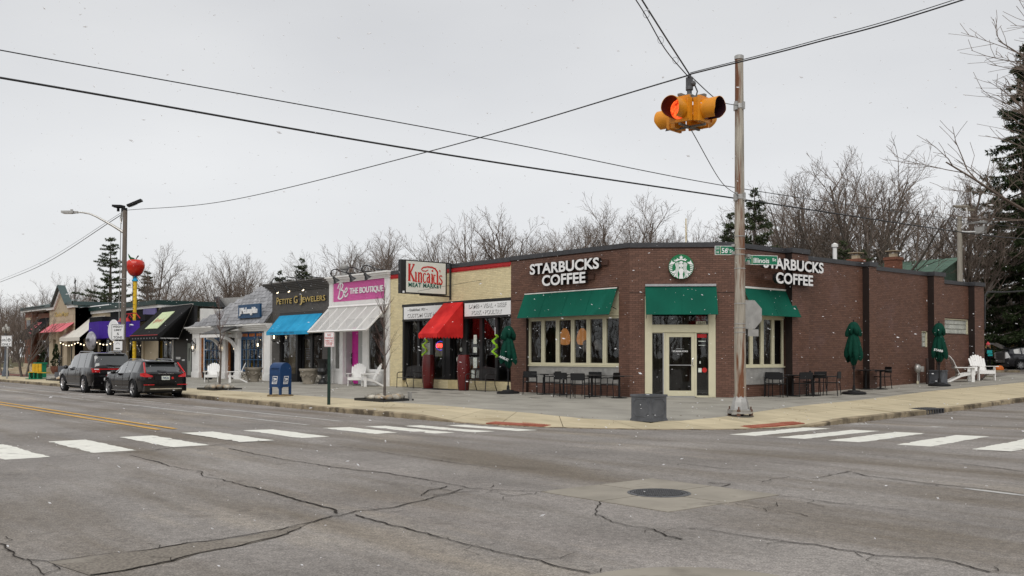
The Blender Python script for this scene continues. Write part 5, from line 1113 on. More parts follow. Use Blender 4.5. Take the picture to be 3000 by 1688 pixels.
lantern(-27.0, 1.95, -.12, 'black wall lantern on the right white pilaster of the slate roof shop'); lantern(-35.9, 1.85, -.12, 'black wall lantern on the left white pilaster next to the black awning')
lantern(-32.1, 1.80, .0, 'black wall lantern left of the shop door under the white hood'); lantern(-30.8, 1.8, .25, 'black wall lantern right of the shop door under the white hood')
lantern(-25.3, 2.35, -.02, 'black wall lantern half under the left end of the blue awning')
# ================================================================ PIZZA SHOP with black awning, white painted side wall
pz = thing('pizza_shop', 'black fronted shop with painted white brick side wall under the big black awning', 'building', (-39.5,0,0))
k = MB(); k.box(-42.3,-36.45,.0,.2,-.1,4.45); k.build('wall', M['blackp'], pz)
k = MB(); k.box(-36.45,-36.1,.35,14,-.1,4.25); k.box(-36.45,-32.5,2.2,2.4,2.9,4.22) ; k.build('side_wall', M['whitew'], pz)
k = MB(); brickwork(k, Vector((-36.45,2.2,2.9)), UX, NL, 3.95, 1.3, [], 0, 51); kind(k.build('brickwork', M['whitew'], pz), 'stuff')
k = MB(); k.box(-36.5,-34.3,2.1,2.5,4.22,4.36); k.box(-34.3,-32.3,2.1,2.5,4.10,4.24); k.build('coping', M['black'], pz)
k = MB(); k.box(-36.6,-31.5,5,13,4.2,4.9); k.build('rear_wall', M['stonew'], pz); k = MB(); k.quad((-42.3,.1,4.4),(-36.4,.1,4.4),(-36.4,14,4.3),(-42.3,14,4.3)); k.build('roof', M['black'], pz)
k = MB(); k.box(-42.2,-39.9,-.03,0,.5,2.3); k.build('shop_window', M['dglass'], pz); k = MB()
for x0 in (-42.25,-41.5,-40.7,-39.95): k.box(x0,x0+.09,-.06,0,0,2.35)
k.box(-42.25,-39.86,-.06,0,.42,.52); k.build('window_frame', M['blackp'], pz); k = MB(); k.box(-39.86,-39.7,-.07,0,0,2.35); k.build('white_post', M['white'], pz)
k = MB(); k.box(-37.4,-36.85,-.03,0,.1,2.1); dd_ = k.build('door', mat('grey_green_door', (.26,.28,.25), .6), pz); k = MB(); k.box(-37.2,-37.05,-.04,-.03,1.0,1.8); k.build('door_sticker', M['blackp'], dd_)
k = MB(); k.box(-39.3,-38.6,-.02,0,1.1,1.25); k.box(-38.3,-37.9,-.02,0,1.0,1.1); k.build('notice', M['letterw'], pz)
ba = thing('black_awning', 'large sloping black canvas awning with pale green sign patch', 'awning', (-39.2,0,2.3))
awning(ba, [(-41.82,-.01,4.5),(-36.6,-.01,4.52),(-36.65,-2.2,2.58),(-41.45,-2.2,2.58)], M['blackf'])
k = MB(); k.add([(-36.6,-.01,4.52),(-36.65,-2.2,2.58),(-36.65,-2.2,2.24),(-39.0,-.012,2.33)], [(0,1,2,3)]); k.add([(-41.82,-.01,4.5),(-41.45,-2.2,2.58),(-41.45,-2.2,2.24),(-41.8,-.01,2.3)], [(0,1,2,3)]); k.add([(-41.45,-2.205,2.60),(-36.65,-2.205,2.60),(-36.65,-2.205,2.24),(-41.45,-2.205,2.24)], [(0,1,2,3)]); k.build('valance', M['blackf'], ba)
k = MB(); k.tube([(-36.6,-.03,4.52),(-39.0,-.03,2.33)], .03, 5); k.tube([(-41.85,-.02,4.53),(-36.6,-.02,4.55)], .025, 5); k.build('edge_rail', M['galv'], ba)
k = MB(); k.tube([(-41.45,-2.21,2.59),(-36.65,-2.21,2.59)], .02, 5); k.build('red_piping', M['redt'], ba)
ns_ = Vector((0,-(4.5-2.58),2.2)).normalized(); ds_ = Vector((0,-2.19,-1.92)).normalized()
def bas(x, f): return Vector((x, -2.19*f, 4.51-1.92*f)) + ns_*.03
k = MB(); q = [bas(-40.40,.22), bas(-38.40,.21), bas(-37.92,.79), bas(-40.05,.79)]; k.add([p+ns_*.01 for p in q]+[p-ns_*.02 for p in q], [(0,3,2,1),(4,5,6,7),(0,1,5,4),(1,2,6,5),(2,3,7,6),(3,0,4,7)]); sp_ = k.build('sign_patch', mat('pale_green_sign', (.52,.60,.36), .6), ba)
text("Byrne's", M['redt'], bas(-39.2,.58)+ns_*.012, Vector((1,0,0)), -ds_, .42, 1.45, .006, sp_, bold=-.01)
sd_ = Vector((-.0,2.19,0)).normalized()
text('www.byrnespizza.com', M['letterw'], (-36.655+-.02,-1.5,2.36), Vector((0,1,0)), Z, .085, 1.25, .004, ba)
k = MB()
for i in range(9): k.box(-41.0+i*.5,-40.8+i*.5,-2.215,-2.207,2.36,2.44)
k.build('valance_lettering', M['txtgrey'], ba)
# ================================================================ PURPLE SHOP with dark green cornice
pu = thing('purple_awning_shop', 'tan shop with dark green cornice and big purple canopy', 'building', (-50,0,0))
k = MB(); k.box(-58.7,-42.35,.0,.3,-.1,4.6); k.build('wall', M['tanst'], pu)
k = MB(); k.box(-58.9,-42.3,-.12,14,4.52,4.72); k.build('cornice', M['white'], pu); k = MB(); k.box(-59.0,-42.25,-.25,14,4.72,5.02); k.build('fascia', M['dkgmetal'], pu)
k = MB()
for i in range(30): k.sphere((-58.8+i*.24,-.2,5.07), .05, 6, 4)
k.build('snow_guard', M['letterw'], pu)
k = MB(); k.box(-51.9,-42.4,-.06,0,4.0,4.55); k.box(-52.7,-49.8,-1.3,-.06,3.75,4.12); k.box(-49.82,-42.4,-.9,-.06,3.65,4.05); k.build('dark_band', M['blackf'], pu)
k = MB()
for i in range(5): k.box(-57.6+i*3.1,-57.3+i*3.1,-.12,.0,-.1,2.6)
k.build('column', M['tanst'], pu); k = MB()
for i in range(4): k.box(-57.25+i*3.1,-54.55+i*3.1,-.04,0,.3,2.5)
k.build('shop_window', M['dglass'], pu)
wa = thing('cream_awning', 'cream canvas awning beside the purple canopy', 'awning', (-55,0,2.6), group=None)
awning(wa, [(-58.0,-.05,4.3),(-53.0,-.05,4.3),(-52.95,-1.9,2.66),(-57.9,-1.9,2.66)], M['creamc']); k = MB(); k.box(-57.9,-52.95,-1.92,-1.9,2.4,2.67); k.build('valance', M['creamc'], wa)
k = MB(); k.tube([(-57.6,-1.85,0),(-57.6,-1.85,2.4)], .04, 6); k.tube([(-55,-1.85,0),(-55,-1.85,2.4)], .04, 6); k.build('post', M['blackp'], wa)
pc = thing('purple_canopy', 'deep purple canvas canopy with oval white sign', 'awning', (-48,0,2.6))
k = MB(); k.add([(-52.8,-1.3,3.75),(-49.7,-1.55,3.75),(-49.7,-1.55,2.52),(-52.85,-1.3,2.48)], [(0,3,2,1)]); k.add([(-49.7,-1.55,3.75),(-42.5,-1.2,3.62),(-42.6,-1.2,2.6),(-49.7,-1.55,2.52)], [(0,3,2,1)]); k.add([(-52.8,-1.3,3.75),(-49.7,-1.55,3.75),(-42.5,-1.2,3.62),(-42.5,0,3.7),(-52.8,0,3.8)], [(0,1,2,3,4)]); k.add([(-52.8,-1.3,3.75),(-52.85,-1.3,2.48),(-52.85,0,2.5),(-52.8,0,3.8)], [(0,1,2,3)]); k.build('canopy', M['purple'], pc)
k = MB(); k.prism([(math.cos(i*math.pi/16)*1.05, math.sin(i*math.pi/16)*.72) for i in range(32)], (-45.9,-1.75,3.05), UX, Z, NL, 0, .06); k.build('oval_sign', M['letterw'], pc)
for i, x in enumerate((-45.2,-43.9)):
    t = thing('red_sign_lamp', ['red gooseneck lamp left of the yellow pole','red gooseneck lamp just right of the yellow pole'][i], 'lamp', (x,-.9,3.9), group='red sign lamps'); k = MB(); k.tube([(x+.6,-.9,3.8),(x+.35,-1.1,4.15),(x,-1.4,4.12),(x-.1,-1.5,3.85)], .035, 6); k.lathe([(.05,.25),(.22,0)], 10, (x-.1,-1.5,3.6)); k.build('lamp', M['redt'], t)
k = MB(); k.box(-44.9,-42.6,-.15,-.06,4.0,4.5); tag(k.build('lilac_board', mat('lilac_paint', (.15,.13,.30), .6)), 'lilac painted board behind the yellow pole', 'sign board')
bn = thing('round_banner', 'clear round balloon with black lettering under the purple canopy', 'balloon', (-49.5,-2.0,2.4)); M['film'] = mat('clear_foil', (.30,.29,.32), .15, .5, n=(3,.5)); k = MB(); k.sphere((-49.6,-2.1,2.35), .85, 14, 10, sc=(1.15,.3,.8)); k.build('foil', M['film'], bn, smooth=80)
text('THANK', M['blackp'], (-49.6,-2.37,2.30), UX, Z, .22, .95, .01, bn)
# string lights
sgl = thing('string_lights', 'string of small white bulbs under the cream awning', 'string lights', (-54,-1.9,2.3)); k = MB(); pts = []
for i in range(37): x = -57.5+i*.36; pts.append((x,-1.95,2.34-.22*abs(math.sin((x+57.5)*.75))))
k.tube(pts, .010, 4); k.build('cord', M['blackp'], sgl); k = MB()
for p in pts[::2]: k.sphere((p[0],p[1],p[2]-.06), .045, 6, 4)
k.build('bulb', M['bulb'], sgl)
# ================================================================ LIMESTONE GABLED SHOP
ts = thing('limestone_shop', 'tan limestone shop with steep green gable and gold lettering', 'building', (-60,-1.2,0))
k = MB(); k.box(-63.35,-56.35,-1.2,.2,2.6,5.0); k.prism([(-61.9,5.0),(-57.9,5.0),(-59.95,6.5)], (0,-1.2,0), UX, Z, NL, -.3, 0); k.box(-56.5,-56.35,-1.2,6,-.1,5.0)
for x0, x1 in ((-63.35,-62.3),(-61.5,-60.3),(-59.4,-58.45),(-57.5,-56.35)): k.box(x0,x1,-1.2,-.6,-.1,2.6)
k.build('wall', M['tanst'], ts); k = MB(); k.box(-63.3,-56.4,-.6,-.4,-.1,2.6); k.build('shop_window', M['dglass'], ts)
bl = MB(); r = random.Random(4); blocks = []
z = 2.65; row = 0
tb = MB(); tb.box(-.42,.42,-.02,.0,0,.44); tbm = tb.mesh('stone_block', M['tanst'])
while z < 4.9:
    x = -62.9 + (row % 2)*.43
    while x < -56.6: o = bpy.data.objects.new('stone_block', tbm); COL.objects.link(o); o.parent = ts; o.location = Vector((x,-1.2-.002+r.uniform(-.006,.0),z)) - ts.location; x += .86
    z += .46; row += 1
k = MB(); k.beam((-63.6,-1.25,5.12),(-61.9,-1.25,5.12),.3,.22); k.beam((-61.9,-1.25,5.12),(-59.95,-1.25,6.66),.3,.18,(0,-1,0)); k.beam((-59.95,-1.25,6.66),(-57.95,-1.25,5.12),.3,.18,(0,-1,0)); k.beam((-57.95,-1.25,5.12),(-56.2,-1.25,5.12),.3,.22); k.build('gable_trim', M['white'], ts)
k = MB(); k.box(-63.7,-61.9,-1.5,1,5.22,5.46); k.box(-57.9,-56.1,-1.5,1,5.22,5.46); k.box(-56.35,-56.05,-1.5,8,5.18,5.46); k.add([(-62.0,-1.5,5.3),(-59.95,-1.5,6.9),(-57.8,-1.5,5.3),(-62.0,-1.0,5.3),(-59.95,-1.0,6.9),(-57.8,-1.0,5.3)], [(0,1,4,3),(1,2,5,4)]); k.beam((-61.95,-1.48,5.28),(-59.95,-1.48,6.86),.1,.2,(0,-1,0)); k.beam((-59.95,-1.48,6.86),(-57.85,-1.48,5.28),.1,.2,(0,-1,0)); k.build('roof', M['tealmetal'], ts)
text('Charles Mayer', M['gold'], (-59.9,-1.24,4.42), UX, Z, .36, 3.7, .02, ts, bold=.01)
for i, (x0, x1) in enumerate(((-63.0,-61.25),(-61.0,-59.2),(-58.9,-57.0))):
    t = thing('pink_awning', ['salmon pink awning nearest the black awning','salmon pink awning in the middle of three','salmon pink awning nearest the cream awning'][i], 'awning', (x0,-1.2,3.2), group='salmon pink awnings')
    awning(t, [(x0+.4,-1.21,3.88),(x1+.4,-1.21,3.88),(x1+.2,-2.1,3.15),(x0+.2,-2.1,3.15)], M['pinkc'])
# ================================================================ RED BRICK SHOP at the far left
rb = thing('red_brick_shop', 'red brick corner shop with green gabled roof at the far left', 'building', (-70,-1,0))
k = MB(); k.box(-71.7,-69.3,-1,.2,-.1,5.1); k.box(-69.3,-63.4,-.6,.2,-.1,4.9); k.box(-71.7,-71.4,.2,9,-.1,5.0); k.build('wall', M['rbrick'], rb)
k = MB(); brickwork(k, Vector((-71.7,-1,0)), UX, NL, 2.4, 5.1, [(.55,1.95,3.3,4.4)], 0, 61); kind(k.build('brickwork', M['rbrick'], rb), 'stuff')
k = MB(); k.box(-71.1,-69.8,-1.04,-.95,3.3,4.4); k.build('window', M['dglass'], rb); k = MB(); k.box(-71.2,-69.6,-1.08,-.9,4.4,4.62); k.box(-71.9,-69.5,-1.12,-.9,3.05,3.28); k.box(-71.75,-69.25,-1.08,-.9,0,.6); k.build('stone_sill', M['tanst'], rb)
k = MB(); k.box(-72.0,-63.4,-1.3,9,5.1,5.22); k.prism([(-71.9,5.1),(-69.4,5.1),(-70.6,5.75)], (0,-1.05,0), UX, Z, NL, -.1, .06); k.build('cornice', M['white'], rb)
k = MB(); k.box(-72.0,-63.4,-1.35,9,5.22,5.5); k.add([(-72.2,-1.5,5.4),(-63.4,-1.5,5.4),(-63.4,2,6.2),(-71.2,2,6.2)], [(0,1,2,3)]); k.build('roof', M['tealmetal'], rb)
bb_ = thing('black_awning', 'black canvas awning with pink print on the red brick shop', 'awning', (-67,-.6,2.6)); awning(bb_, [(-69.2,-.62,4.5),(-63.5,-.62,4.5),(-65.4,-2.3,2.62),(-70.2,-2.3,2.65)], M['blackf'])
k = MB(); r = random.Random(9)
for i in range(26):
    u, f = r.uniform(-67.8,-66.4), r.uniform(.25,.75); p = Vector((u,-.62-1.7*f,4.5-1.87*f))+Vector((0,-.03,.03)); k.add([p, p+X*r.uniform(.1,.4), p+X*.3+Vector((0,.06,.066)), p+Vector((0,.06,.066))], [(0,1,2,3)])
k.build('print', M['pinkc'], bb_)
k = MB(); k.box(-69.2,-63.5,-.62,-.58,0,2.6); k.build('shop_window', M['dglass'], rb)
t = thing('weathervane', 'small dark weathervane on the red brick shop roof', 'weathervane', (-66,1,6)); k = MB(); k.tube([(-65.9,1.5,5.9),(-65.9,1.5,7.6)], .03, 5); k.beam((-66.3,1.5,7.2),(-65.5,1.5,7.2),.03,.03); k.prism([(-.3,0),(.1,.05),(.25,.3),(.05,.25),(-.1,.5),(-.2,.2)], (-65.9,1.5,7.5), UX, Z, NL, -.02, .02); k.build('vane', M['blackp'], t)
# ================================================================ buildings behind on the right
gh = thing('green_roof_house', 'house with green shingle roof and brick chimney behind the dark brick wall', 'house', (-8,36,0))
k = MB(); k.box(-25,-8.6,31.5,41.5,0,5.5); k.build('wall', M['rbrick'], gh); k = MB(); k.add([(-25.5,31,5.5),(-5.6,31,5.5),(-6.0,36.8,7.6),(-25.5,36.8,7.55),(-8.4,42.0,5.5),(-25.5,42.3,5.5),(-6.2,31.5,5.5),(-6.4,36.8,7.5),(-8.6,41.7,5.5)], [(0,1,2,3),(4,5,3,2),(6,8,7)]); k.build('roof', mat('green_shingle', (.095,.155,.118), .85, n=(3,.25), stretch=(1,1,6)), gh)
for i, (x, y, w, z1) in enumerate(((-4.6,24.0,.32,6.75),(-4.15,25.0,.33,6.85))):
    x, y = ((-5.45,23.5) if i == 0 else (-4.15,25.0)); t = thing('brick_chimney', ['red brick chimney nearer the white vent pipe','red brick chimney beside the green roof'][i], 'chimney', (x,y,4), group='brick chimneys'); k = MB(); k.box(x-w,x+w,y-w,y+w,3.5,z1-.35); k.box(x-w-.05,x+w+.05,y-w-.05,y+w+.05,z1-.35,z1-.2); k.build('stack', M['rbrick'], t)
    k = MB(); brickwork(k, Vector((x-w,y-w,4.2)), UX, NL, 2*w, z1-.36-4.2, [], 0, 70); brickwork(k, Vector((x+w,y-w,4.2)), Vector(Y), NR, 2*w, z1-.36-4.2, [], 0, 71); kind(k.build('brickwork', M['rbrick'], t), 'stuff'); k = MB(); k.box(x-.16,x+.16,y-.16,y+.16,z1-.2,z1); k.box(x-.3,x+.3,y-.3,y+.3,z1+.12,z1+.15); k.tube([(x-.14,y,z1),(x-.14,y,z1+.13)], .01, 4); k.tube([(x+.14,y,z1),(x+.14,y,z1+.13)], .01, 4); k.build('flue_cap', M['tanst'], t)
    k = MB(); k.box(x-.6,x+.6,y-.6,y+3,0,4.3); k.build('lower_stack', M['rbrick'], t)
t = thing('rooftop_unit', 'low rooftop chimney with orange cover beside the street name sign', 'chimney', (-3,9,4.5)); k = MB(); k.box(-3.2,-1.5,8.2,9.4,4.4,5.45); k.build('curb', M['black'], t); k = MB(); k.box(-3.0,-1.7,8.3,9.3,5.5,5.62); k.build('cover', mat('weathered_orange', (.42,.20,.07), .7, n=(4,.3)), t)
dh = thing('dark_brick_house', 'dark brick house half hidden behind bare shrubs at the right edge', 'house', (-8,64,0)); k = MB(); k.box(-16,2,66,76,0,5.5); k.build('wall', M['rbrick'], dh); k = MB(); k.add([(-16.5,65.5,5.4),(2.5,65.5,5.4),(2.5,71,8.4),(-16.5,71,8.4),(2.5,76.5,5.4),(-16.5,76.5,5.4)], [(0,1,2,3),(3,2,4,5)]); k.build('roof', M['black'], dh)
k = MB()
for x in (-14,-11,-8,-5): k.box(x,x+1.4,65.9,66,1.4,3.2)
k.build('window', M['dglass'], dh)
# ================================================================ SIGNAL POLE, SIGNS, BEACON, WIRES
px_, py_, pz_ = 6.95, -3.35, zs(6.95,-3.35)
sp = thing('signal_pole', 'tall rusting galvanised signal pole on the corner sidewalk', 'pole', (px_,py_,pz_))
k = MB(); n = 10; k.tube([(px_, py_, pz_ + .28 + (9.22-.28)*i/n) for i in range(n+1)], [lerp(.152,.105,i/n) for i in range(n+1)], 20); k.build('shaft', M['rust'], sp, smooth=True)
k = MB(); k.lathe([(.12,0),(.12,.09),(.09,.11),(.01,.12)], 18, (px_,py_,pz_+9.2)); k.build('cap', M['galv'], sp, smooth=True)
k = MB(); k.lathe([(.30,.10),(.31,.15),(.24,.18),(.20,.36),(.165,.46),(.155,.5)], 8, (px_,py_,pz_)); k.lathe([(.33,.06),(.33,.11)], 8, (px_,py_,pz_)); k.build('base_casting', M['galv'], sp)
k = MB()
for i in range(4):
    a = i*math.pi/2+.5; x, y = px_+.27*math.cos(a), py_+.27*math.sin(a); k.lathe([(.055,0),(.055,.07)], 6, (x,y,pz_)); k.lathe([(.05,.11),(.05,.17)], 6, (x,y,pz_)); k.lathe([(.02,.17),(.02,.24)], 6, (x,y,pz_))
k.build('anchor_nut', mat('rusty_nut', (.13,.07,.05), .7, n=(9,.3)), sp)
k = MB(); k.lathe([(.34,-.03),(.34,.006),(.02,.006)], 16, (px_,py_,pz_)); k.build('stained_footing', M['damp'], sp)
def strap(z, r, h=.06, big=False):
    k = MB(); k.lathe([(r,-h/2),(r+.012,-h/2),(r+.012,h/2),(r,h/2)], 18, (px_,py_,z))
    if big: k.box(px_-r-.05,px_-r+.02,py_-.03,py_+.03,z-h*.8,z+h*.8); k.box(px_+r-.02,px_+r+.05,py_-.03,py_+.03,z-h*.8,z+h*.8); k.box(px_-.04,px_+.04,py_-r-.05,py_-r+.02,z-h*.9,z+h*.9)
    k.build('clamp', M['galv'], sp)
for z, r, b, h in ((7.82,.112,True,.12),(5.47,.123,True,.12),(4.45,.128,False,.02),(3.98,.130,False,.02),(4.12,.130,False,.02),(3.62,.132,False,.02),(2.72,.137,False,.02),(2.2,.139,False,.02),(2.1,.139,False,.02),(1.98,.14,False,.02)): strap(z, r, h, b)
k = MB(); k.tube([(px_-.14,py_+.06,pz_+1.6),(px_-.15,py_+.06,pz_+.9),(px_-.15,py_+.06,pz_+.3)], .012, 5); k.tube([(px_-.145,py_+.08,2.9),(px_-.15,py_+.08,2.3)], .02, 5); k.build('conduit', M['galv'], sp)
def bladesign(lab, O, U, w, h, big, bx, bw, bh, num, dr, sup, bot):
    """street name blade: O lower-left corner, U along the blade"""
    t = thing('street_name_sign', lab, 'street sign', O, group='street name signs'); U = Vector(U).normalized(); N = U.cross(Z)
    k = MB(); k.fbox(O, U, Z, N, 0, w, 0, h, -.02, 0); k.build('blade_edge', M['letterw'], t); k = MB(); k.fbox(O, U, Z, N, .012, w-.012, .012, h-.012, -.021, .003); k.build('face', M['sgreen'], t)
    P = lambda u, v: O + U*u + Z*v + N*.005; W_ = M['letterw']
    k = MB(); k.fbox(O, U, Z, N, bx, bx+.012, .012, h-.012, 0, .005); k.build('divider', M['cream'], t)
    text(num, W_, P(bx*.52,h*.60), U, Z, h*.22, bx*.66, .003, t); text(dr, W_, P(bx*.5,h*.16), U, Z, h*.28, bx*.36, .003, t, bold=.01)
    text(big, W_, P(bx+bw[0],h*.19), U, Z, h*bh, bw[1], .003, t, bold=.015)
    for s_, u, v, hh, ww in sup: text(s_, W_, P(u,v), U, Z, hh, ww, .003, t, bold=.01)
    return t
s1 = bladesign('green 56th St street name sign on the left of the signal pole', Vector((6.95-.39,-3.35-.47,3.975))+Vector((-.02,-.02,0)), (.64,.77,0), .52, .23, '56', .135, (.115,.155), .56, '5600', 'N', [('th',.325,.115,.065,.06),('St',.42,.055,.085,.085)], None)
s2 = bladesign('green Illinois St street name sign on the right of the signal pole', Vector((6.95+.085,-3.35+.10,3.73)), (.45,.893,0), .93, .245, 'Illinois', .195, (.27,.44), .52, '100', 'W', [('St',.83,.10,.075,.11)], None)
for t, q in ((s1, (6.86,-3.46,4.0)), (s2, (7.08,-3.2,3.74))):
    k = MB(); k.box(q[0]-.05,q[0]+.05,q[1]-.05,q[1]+.05,q[2]-.02,q[2]+.06) ; k.box(q[0]-.05,q[0]+.05,q[1]-.05,q[1]+.05,q[2]+.18,q[2]+.25); k.build('bracket', M['galv'], t)
st = thing('stop_sign', 'bare grey back of a stop sign strapped to the signal pole', 'road sign', (7.2,-3.1,2.4))
Us = Vector((.35,.937,0)).normalized(); k = MB(); o_ = Vector((7.09,-3.13,2.44)); k.prism([(math.cos(math.pi/8+i*math.pi/4)*.40, math.sin(math.pi/8+i*math.pi/4)*.40) for i in range(8)], o_, Us, Z, Us.cross(Z), -.012, 0); k.build('plate', M['galv'], st)
k = MB(); k.fbox(o_, Us, Z, Us.cross(Z), -.05, .26, -.56, -.38, -.01, .01); k.build('lower_plate', M['galv'], st); k = MB(); k.prism([(math.cos(math.pi/8+i*math.pi/4)*.39, math.sin(math.pi/8+i*math.pi/4)*.39) for i in range(8)], o_, Us, Z, Us.cross(Z), -.016, -.012); k.build('red_face', M['red2'], st)
# beacon over the crossing
bc_ = Vector((12.09,-11.61,5.33))
be = thing('flashing_beacon', 'yellow four-way flashing signal with lit red lens hanging over the crossing', 'traffic light', bc_)
M['lens'] = mat('lit_red_lens', (.42,.012,.004), .3, .5, n=(30,.3), col2=(.85,.10,.02), emit=((1,.045,.012), 1.6)); M['lensoff'] = mat('dark_red_lens', (.14,.008,.008), .2, .5, n=(26,.3)); M['visor'] = mat('visor_inside', (.030,.006,.010), .6, .3)
tw = math.radians(-9)
def head(a, lit, nm, dz=0.0):
    D = Vector((math.cos(a), math.sin(a), 0)); U = Vector((-D.y, D.x, 0)); Vv = Z; c = bc_ + D*.155 + Z*dz
    k = MB(); k.fbox(c, U, Vv, D, -.165, .165, -.185, .185, .02, .13); k.fbox(c, U, Vv, D, -.185, .185, -.205, .205, .11, .15); k.fbox(c, U, Vv, D, .16, .178, -.18, .18, .15, .17); k.sphere(c+U*.0+D*.0, .075, 10, 6)
    hd_ = k.build('signal_head', M['yellow'], be); n = 28
    lc = c + D*.15
    def ring(r, d, trim=0):
        o = []
        for j in range(n+1):
            th = -math.pi*.5+.42 + (2*math.pi-.84)*j/n; x, z = math.cos(th)*r, math.sin(th)*r; o.append(lc + U*x + Vv*z + D*(d*(1-.30*max(0,-z/r-.15))))
        return o
    k = MB(); a0, a1, b0, b1 = ring(.17,0), ring(.172,.27), ring(.163,0), ring(.165,.27); k.add(a0+a1, [(j, j+1, n+1+j+1, n+1+j) for j in range(n)]); k.add(a1+b1, [(j, j+1, n+1+j+1, n+1+j) for j in range(n)]); k.build('visor', M['yellow'], hd_, smooth=True)
    k = MB(); k.add(b0+b1, [(j+1, j, n+1+j, n+1+j+1) for j in range(n)]); k.build('visor_lining', M['visor'], hd_, smooth=True)
    k = MB(); rings = []; 
    for i in range(6):
        f = i/5; r = .162*math.sin(f*math.pi/2); d = .05*math.cos(f*math.pi/2); rings += [lc + U*math.cos(2*math.pi*j/24)*r + Vv*math.sin(2*math.pi*j/24)*r + D*(d+.005) for j in range(24)]
    k.add(rings, [(i*24+j, (i+1)*24+j, (i+1)*24+(j+1)%24, i*24+(j+1)%24) for i in range(5) for j in range(24)]); k.build('lens', M['lens'] if lit else M['lensoff'], hd_, smooth=True)
    return hd_
ang0 = math.atan2(-24.03-bc_.y, 22.28-bc_.x)     # towards the camera
h1 = head(ang0 - math.radians(32), True, 'a'); h2 = head(ang0 + math.radians(58), False, 'b'); head(ang0 + math.radians(148), False, 'c', -.02); head(ang0 - math.radians(122), False, 'd', -.06)
k = MB()
for a in (ang0 - math.radians(32), ang0 + math.radians(58)):
    D = Vector((math.cos(a), math.sin(a), 0))
    for z in (.235, -.235): k.beam(bc_-D*.30+Z*z, bc_+D*.30+Z*z, .07 if z > 0 else .035, .04 if z > 0 else .03)
k.lathe([(.07,.23),(.09,.27),(.05,.30)], 12, bc_); k.build('cross_arm', mat('grey_bracket', (.17,.165,.15), .55, n=(9,.2)), be)
k = MB(); k.lathe([(.04,.27),(.04,.36),(.06,.37),(.06,.43),(.03,.44),(.03,.62)], 10, bc_); k.box(bc_.x-.05,bc_.x+.05,bc_.y-.03,bc_.y+.03,bc_.z+.36,bc_.z+.58); k.sphere(bc_+Vector((.05,.03,.47)), .05, 8, 6); k.tube([bc_+Vector((.05,.04,.5)), bc_+Vector((.10,.08,.34)), bc_+Vector((.08,.07,.26))], .012, 5); k.build('hanger', M['iron'], be)
J = bc_ + Vector((0,0,.61))
def wire(lab, pts, r, nm='overhead_wire', m='blackp', grp='overhead wires', twist=None):
    """smooth curve through the points"""
    P = []; pts = [Vector(p) for p in pts]
    for i in range(len(pts)-1):
        p0, p1, p2, p3 = pts[max(i-1,0)], pts[i], pts[i+1], pts[min(i+2,len(pts)-1)]
        if i == 0: p0 = p1*2-p2
        if i == len(pts)-2: p3 = p2*2-p1
        for j in range(14): s_ = j/14; P.append(.5*((2*p1)+(-p0+p2)*s_+(2*p0-5*p1+4*p2-p3)*s_*s_+(-p0+3*p1-3*p2+p3)*s_**3))
    P.append(pts[-1]); k = MB(); k.tube(P, r, 5); o = k.build(nm, M[m]); tag(o, lab, 'wire', grp); return o, P
wire('thick black cable sloping across the whole sky, lower of the two', [(-6.5,-32,8.75),(-4.06,-18.22,8.17),(-2.26,-6.81,7.65),(-.93,7.14,7.5),(-.92,25.71,7.76),(-1.33,34.49,8.14),(-1.8,45,8.8)], .030)
wire('thin black cable sloping across the whole sky, upper of the two', [(-6.5,-32,9.6),(-4.05,-18.24,8.85),(-1.34,-5.74,8.13),(-.97,7.08,7.93),(-.91,25.7,8.37),(-1.32,34.48,8.77),(-1.8,45,9.3)], .016)
wire('span wire from the lamp pole to the hanging yellow signal', [(-25.4,-7.95,8.32),(-12,-8.9,7.05),(2.71,-10.18,6.37),(12.1,-11.62,5.94)], .013)
wire('span wire rising right from the hanging yellow signal', [(12.1,-11.62,5.95),(13.9,-10.95,6.15),(15.95,-10.19,6.46),(21.5,-8.2,7.6)], .012)
wire('second conductor lashed beside the span wire on the right', [(12.1,-11.6,5.98),(13.9,-10.93,6.19),(15.95,-10.17,6.51),(21.5,-8.18,7.66)], .007)
wire('wire climbing from the hanging signal to the top of the picture', [(12.1,-11.62,5.95),(12.96,-13.71,6.43),(14.6,-17.8,7.5),(17,-24,9.4)], .013)
o, P = wire('looped signal cable beside the climbing wire', [(12.1,-11.64,5.9),(12.45,-12.62,6.07),(12.84,-13.58,6.36),(13.5,-15.1,6.65),(14.6,-17.8,7.42),(17,-24,9.3)], .009)
k = MB()
for i in range(8, 44, 9):
    c = P[i]; k.tube([c + Vector((.02*math.cos(a), .045*math.cos(a), .055*math.sin(a)+.03)) for a in [q*math.pi/6 for q in range(13)]], .003, 4)
o2 = k.build('cable_loop', M['blackp']); tag(o2, 'small wire loops tying the signal cable to its span wire', 'wire loops'); 
wire('tether wire from the hanging signal to the upper clamp of the signal pole', [(12.1,-11.62,5.94),(9.5,-7.5,6.75),(6.97,-3.45,7.82)], .010)
wire('tether wire from under the hanging signal to the lower clamp of the signal pole', [(12.05,-11.55,5.1),(9.4,-7.3,5.08),(6.97,-3.45,5.5)], .008)
wire('pair of service wires running left from the lamp pole', [(-25.5,-8.0,8.2),(-50,-5.0,7.75),(-76.8,-1.94,8.05),(-100,1,8.6)], .020)
wire('thin service wire running left from the lamp pole above the pair', [(-25.5,-8.0,8.3),(-50,-5.0,7.95),(-76.8,-1.94,8.25),(-100,1,8.8)], .010)
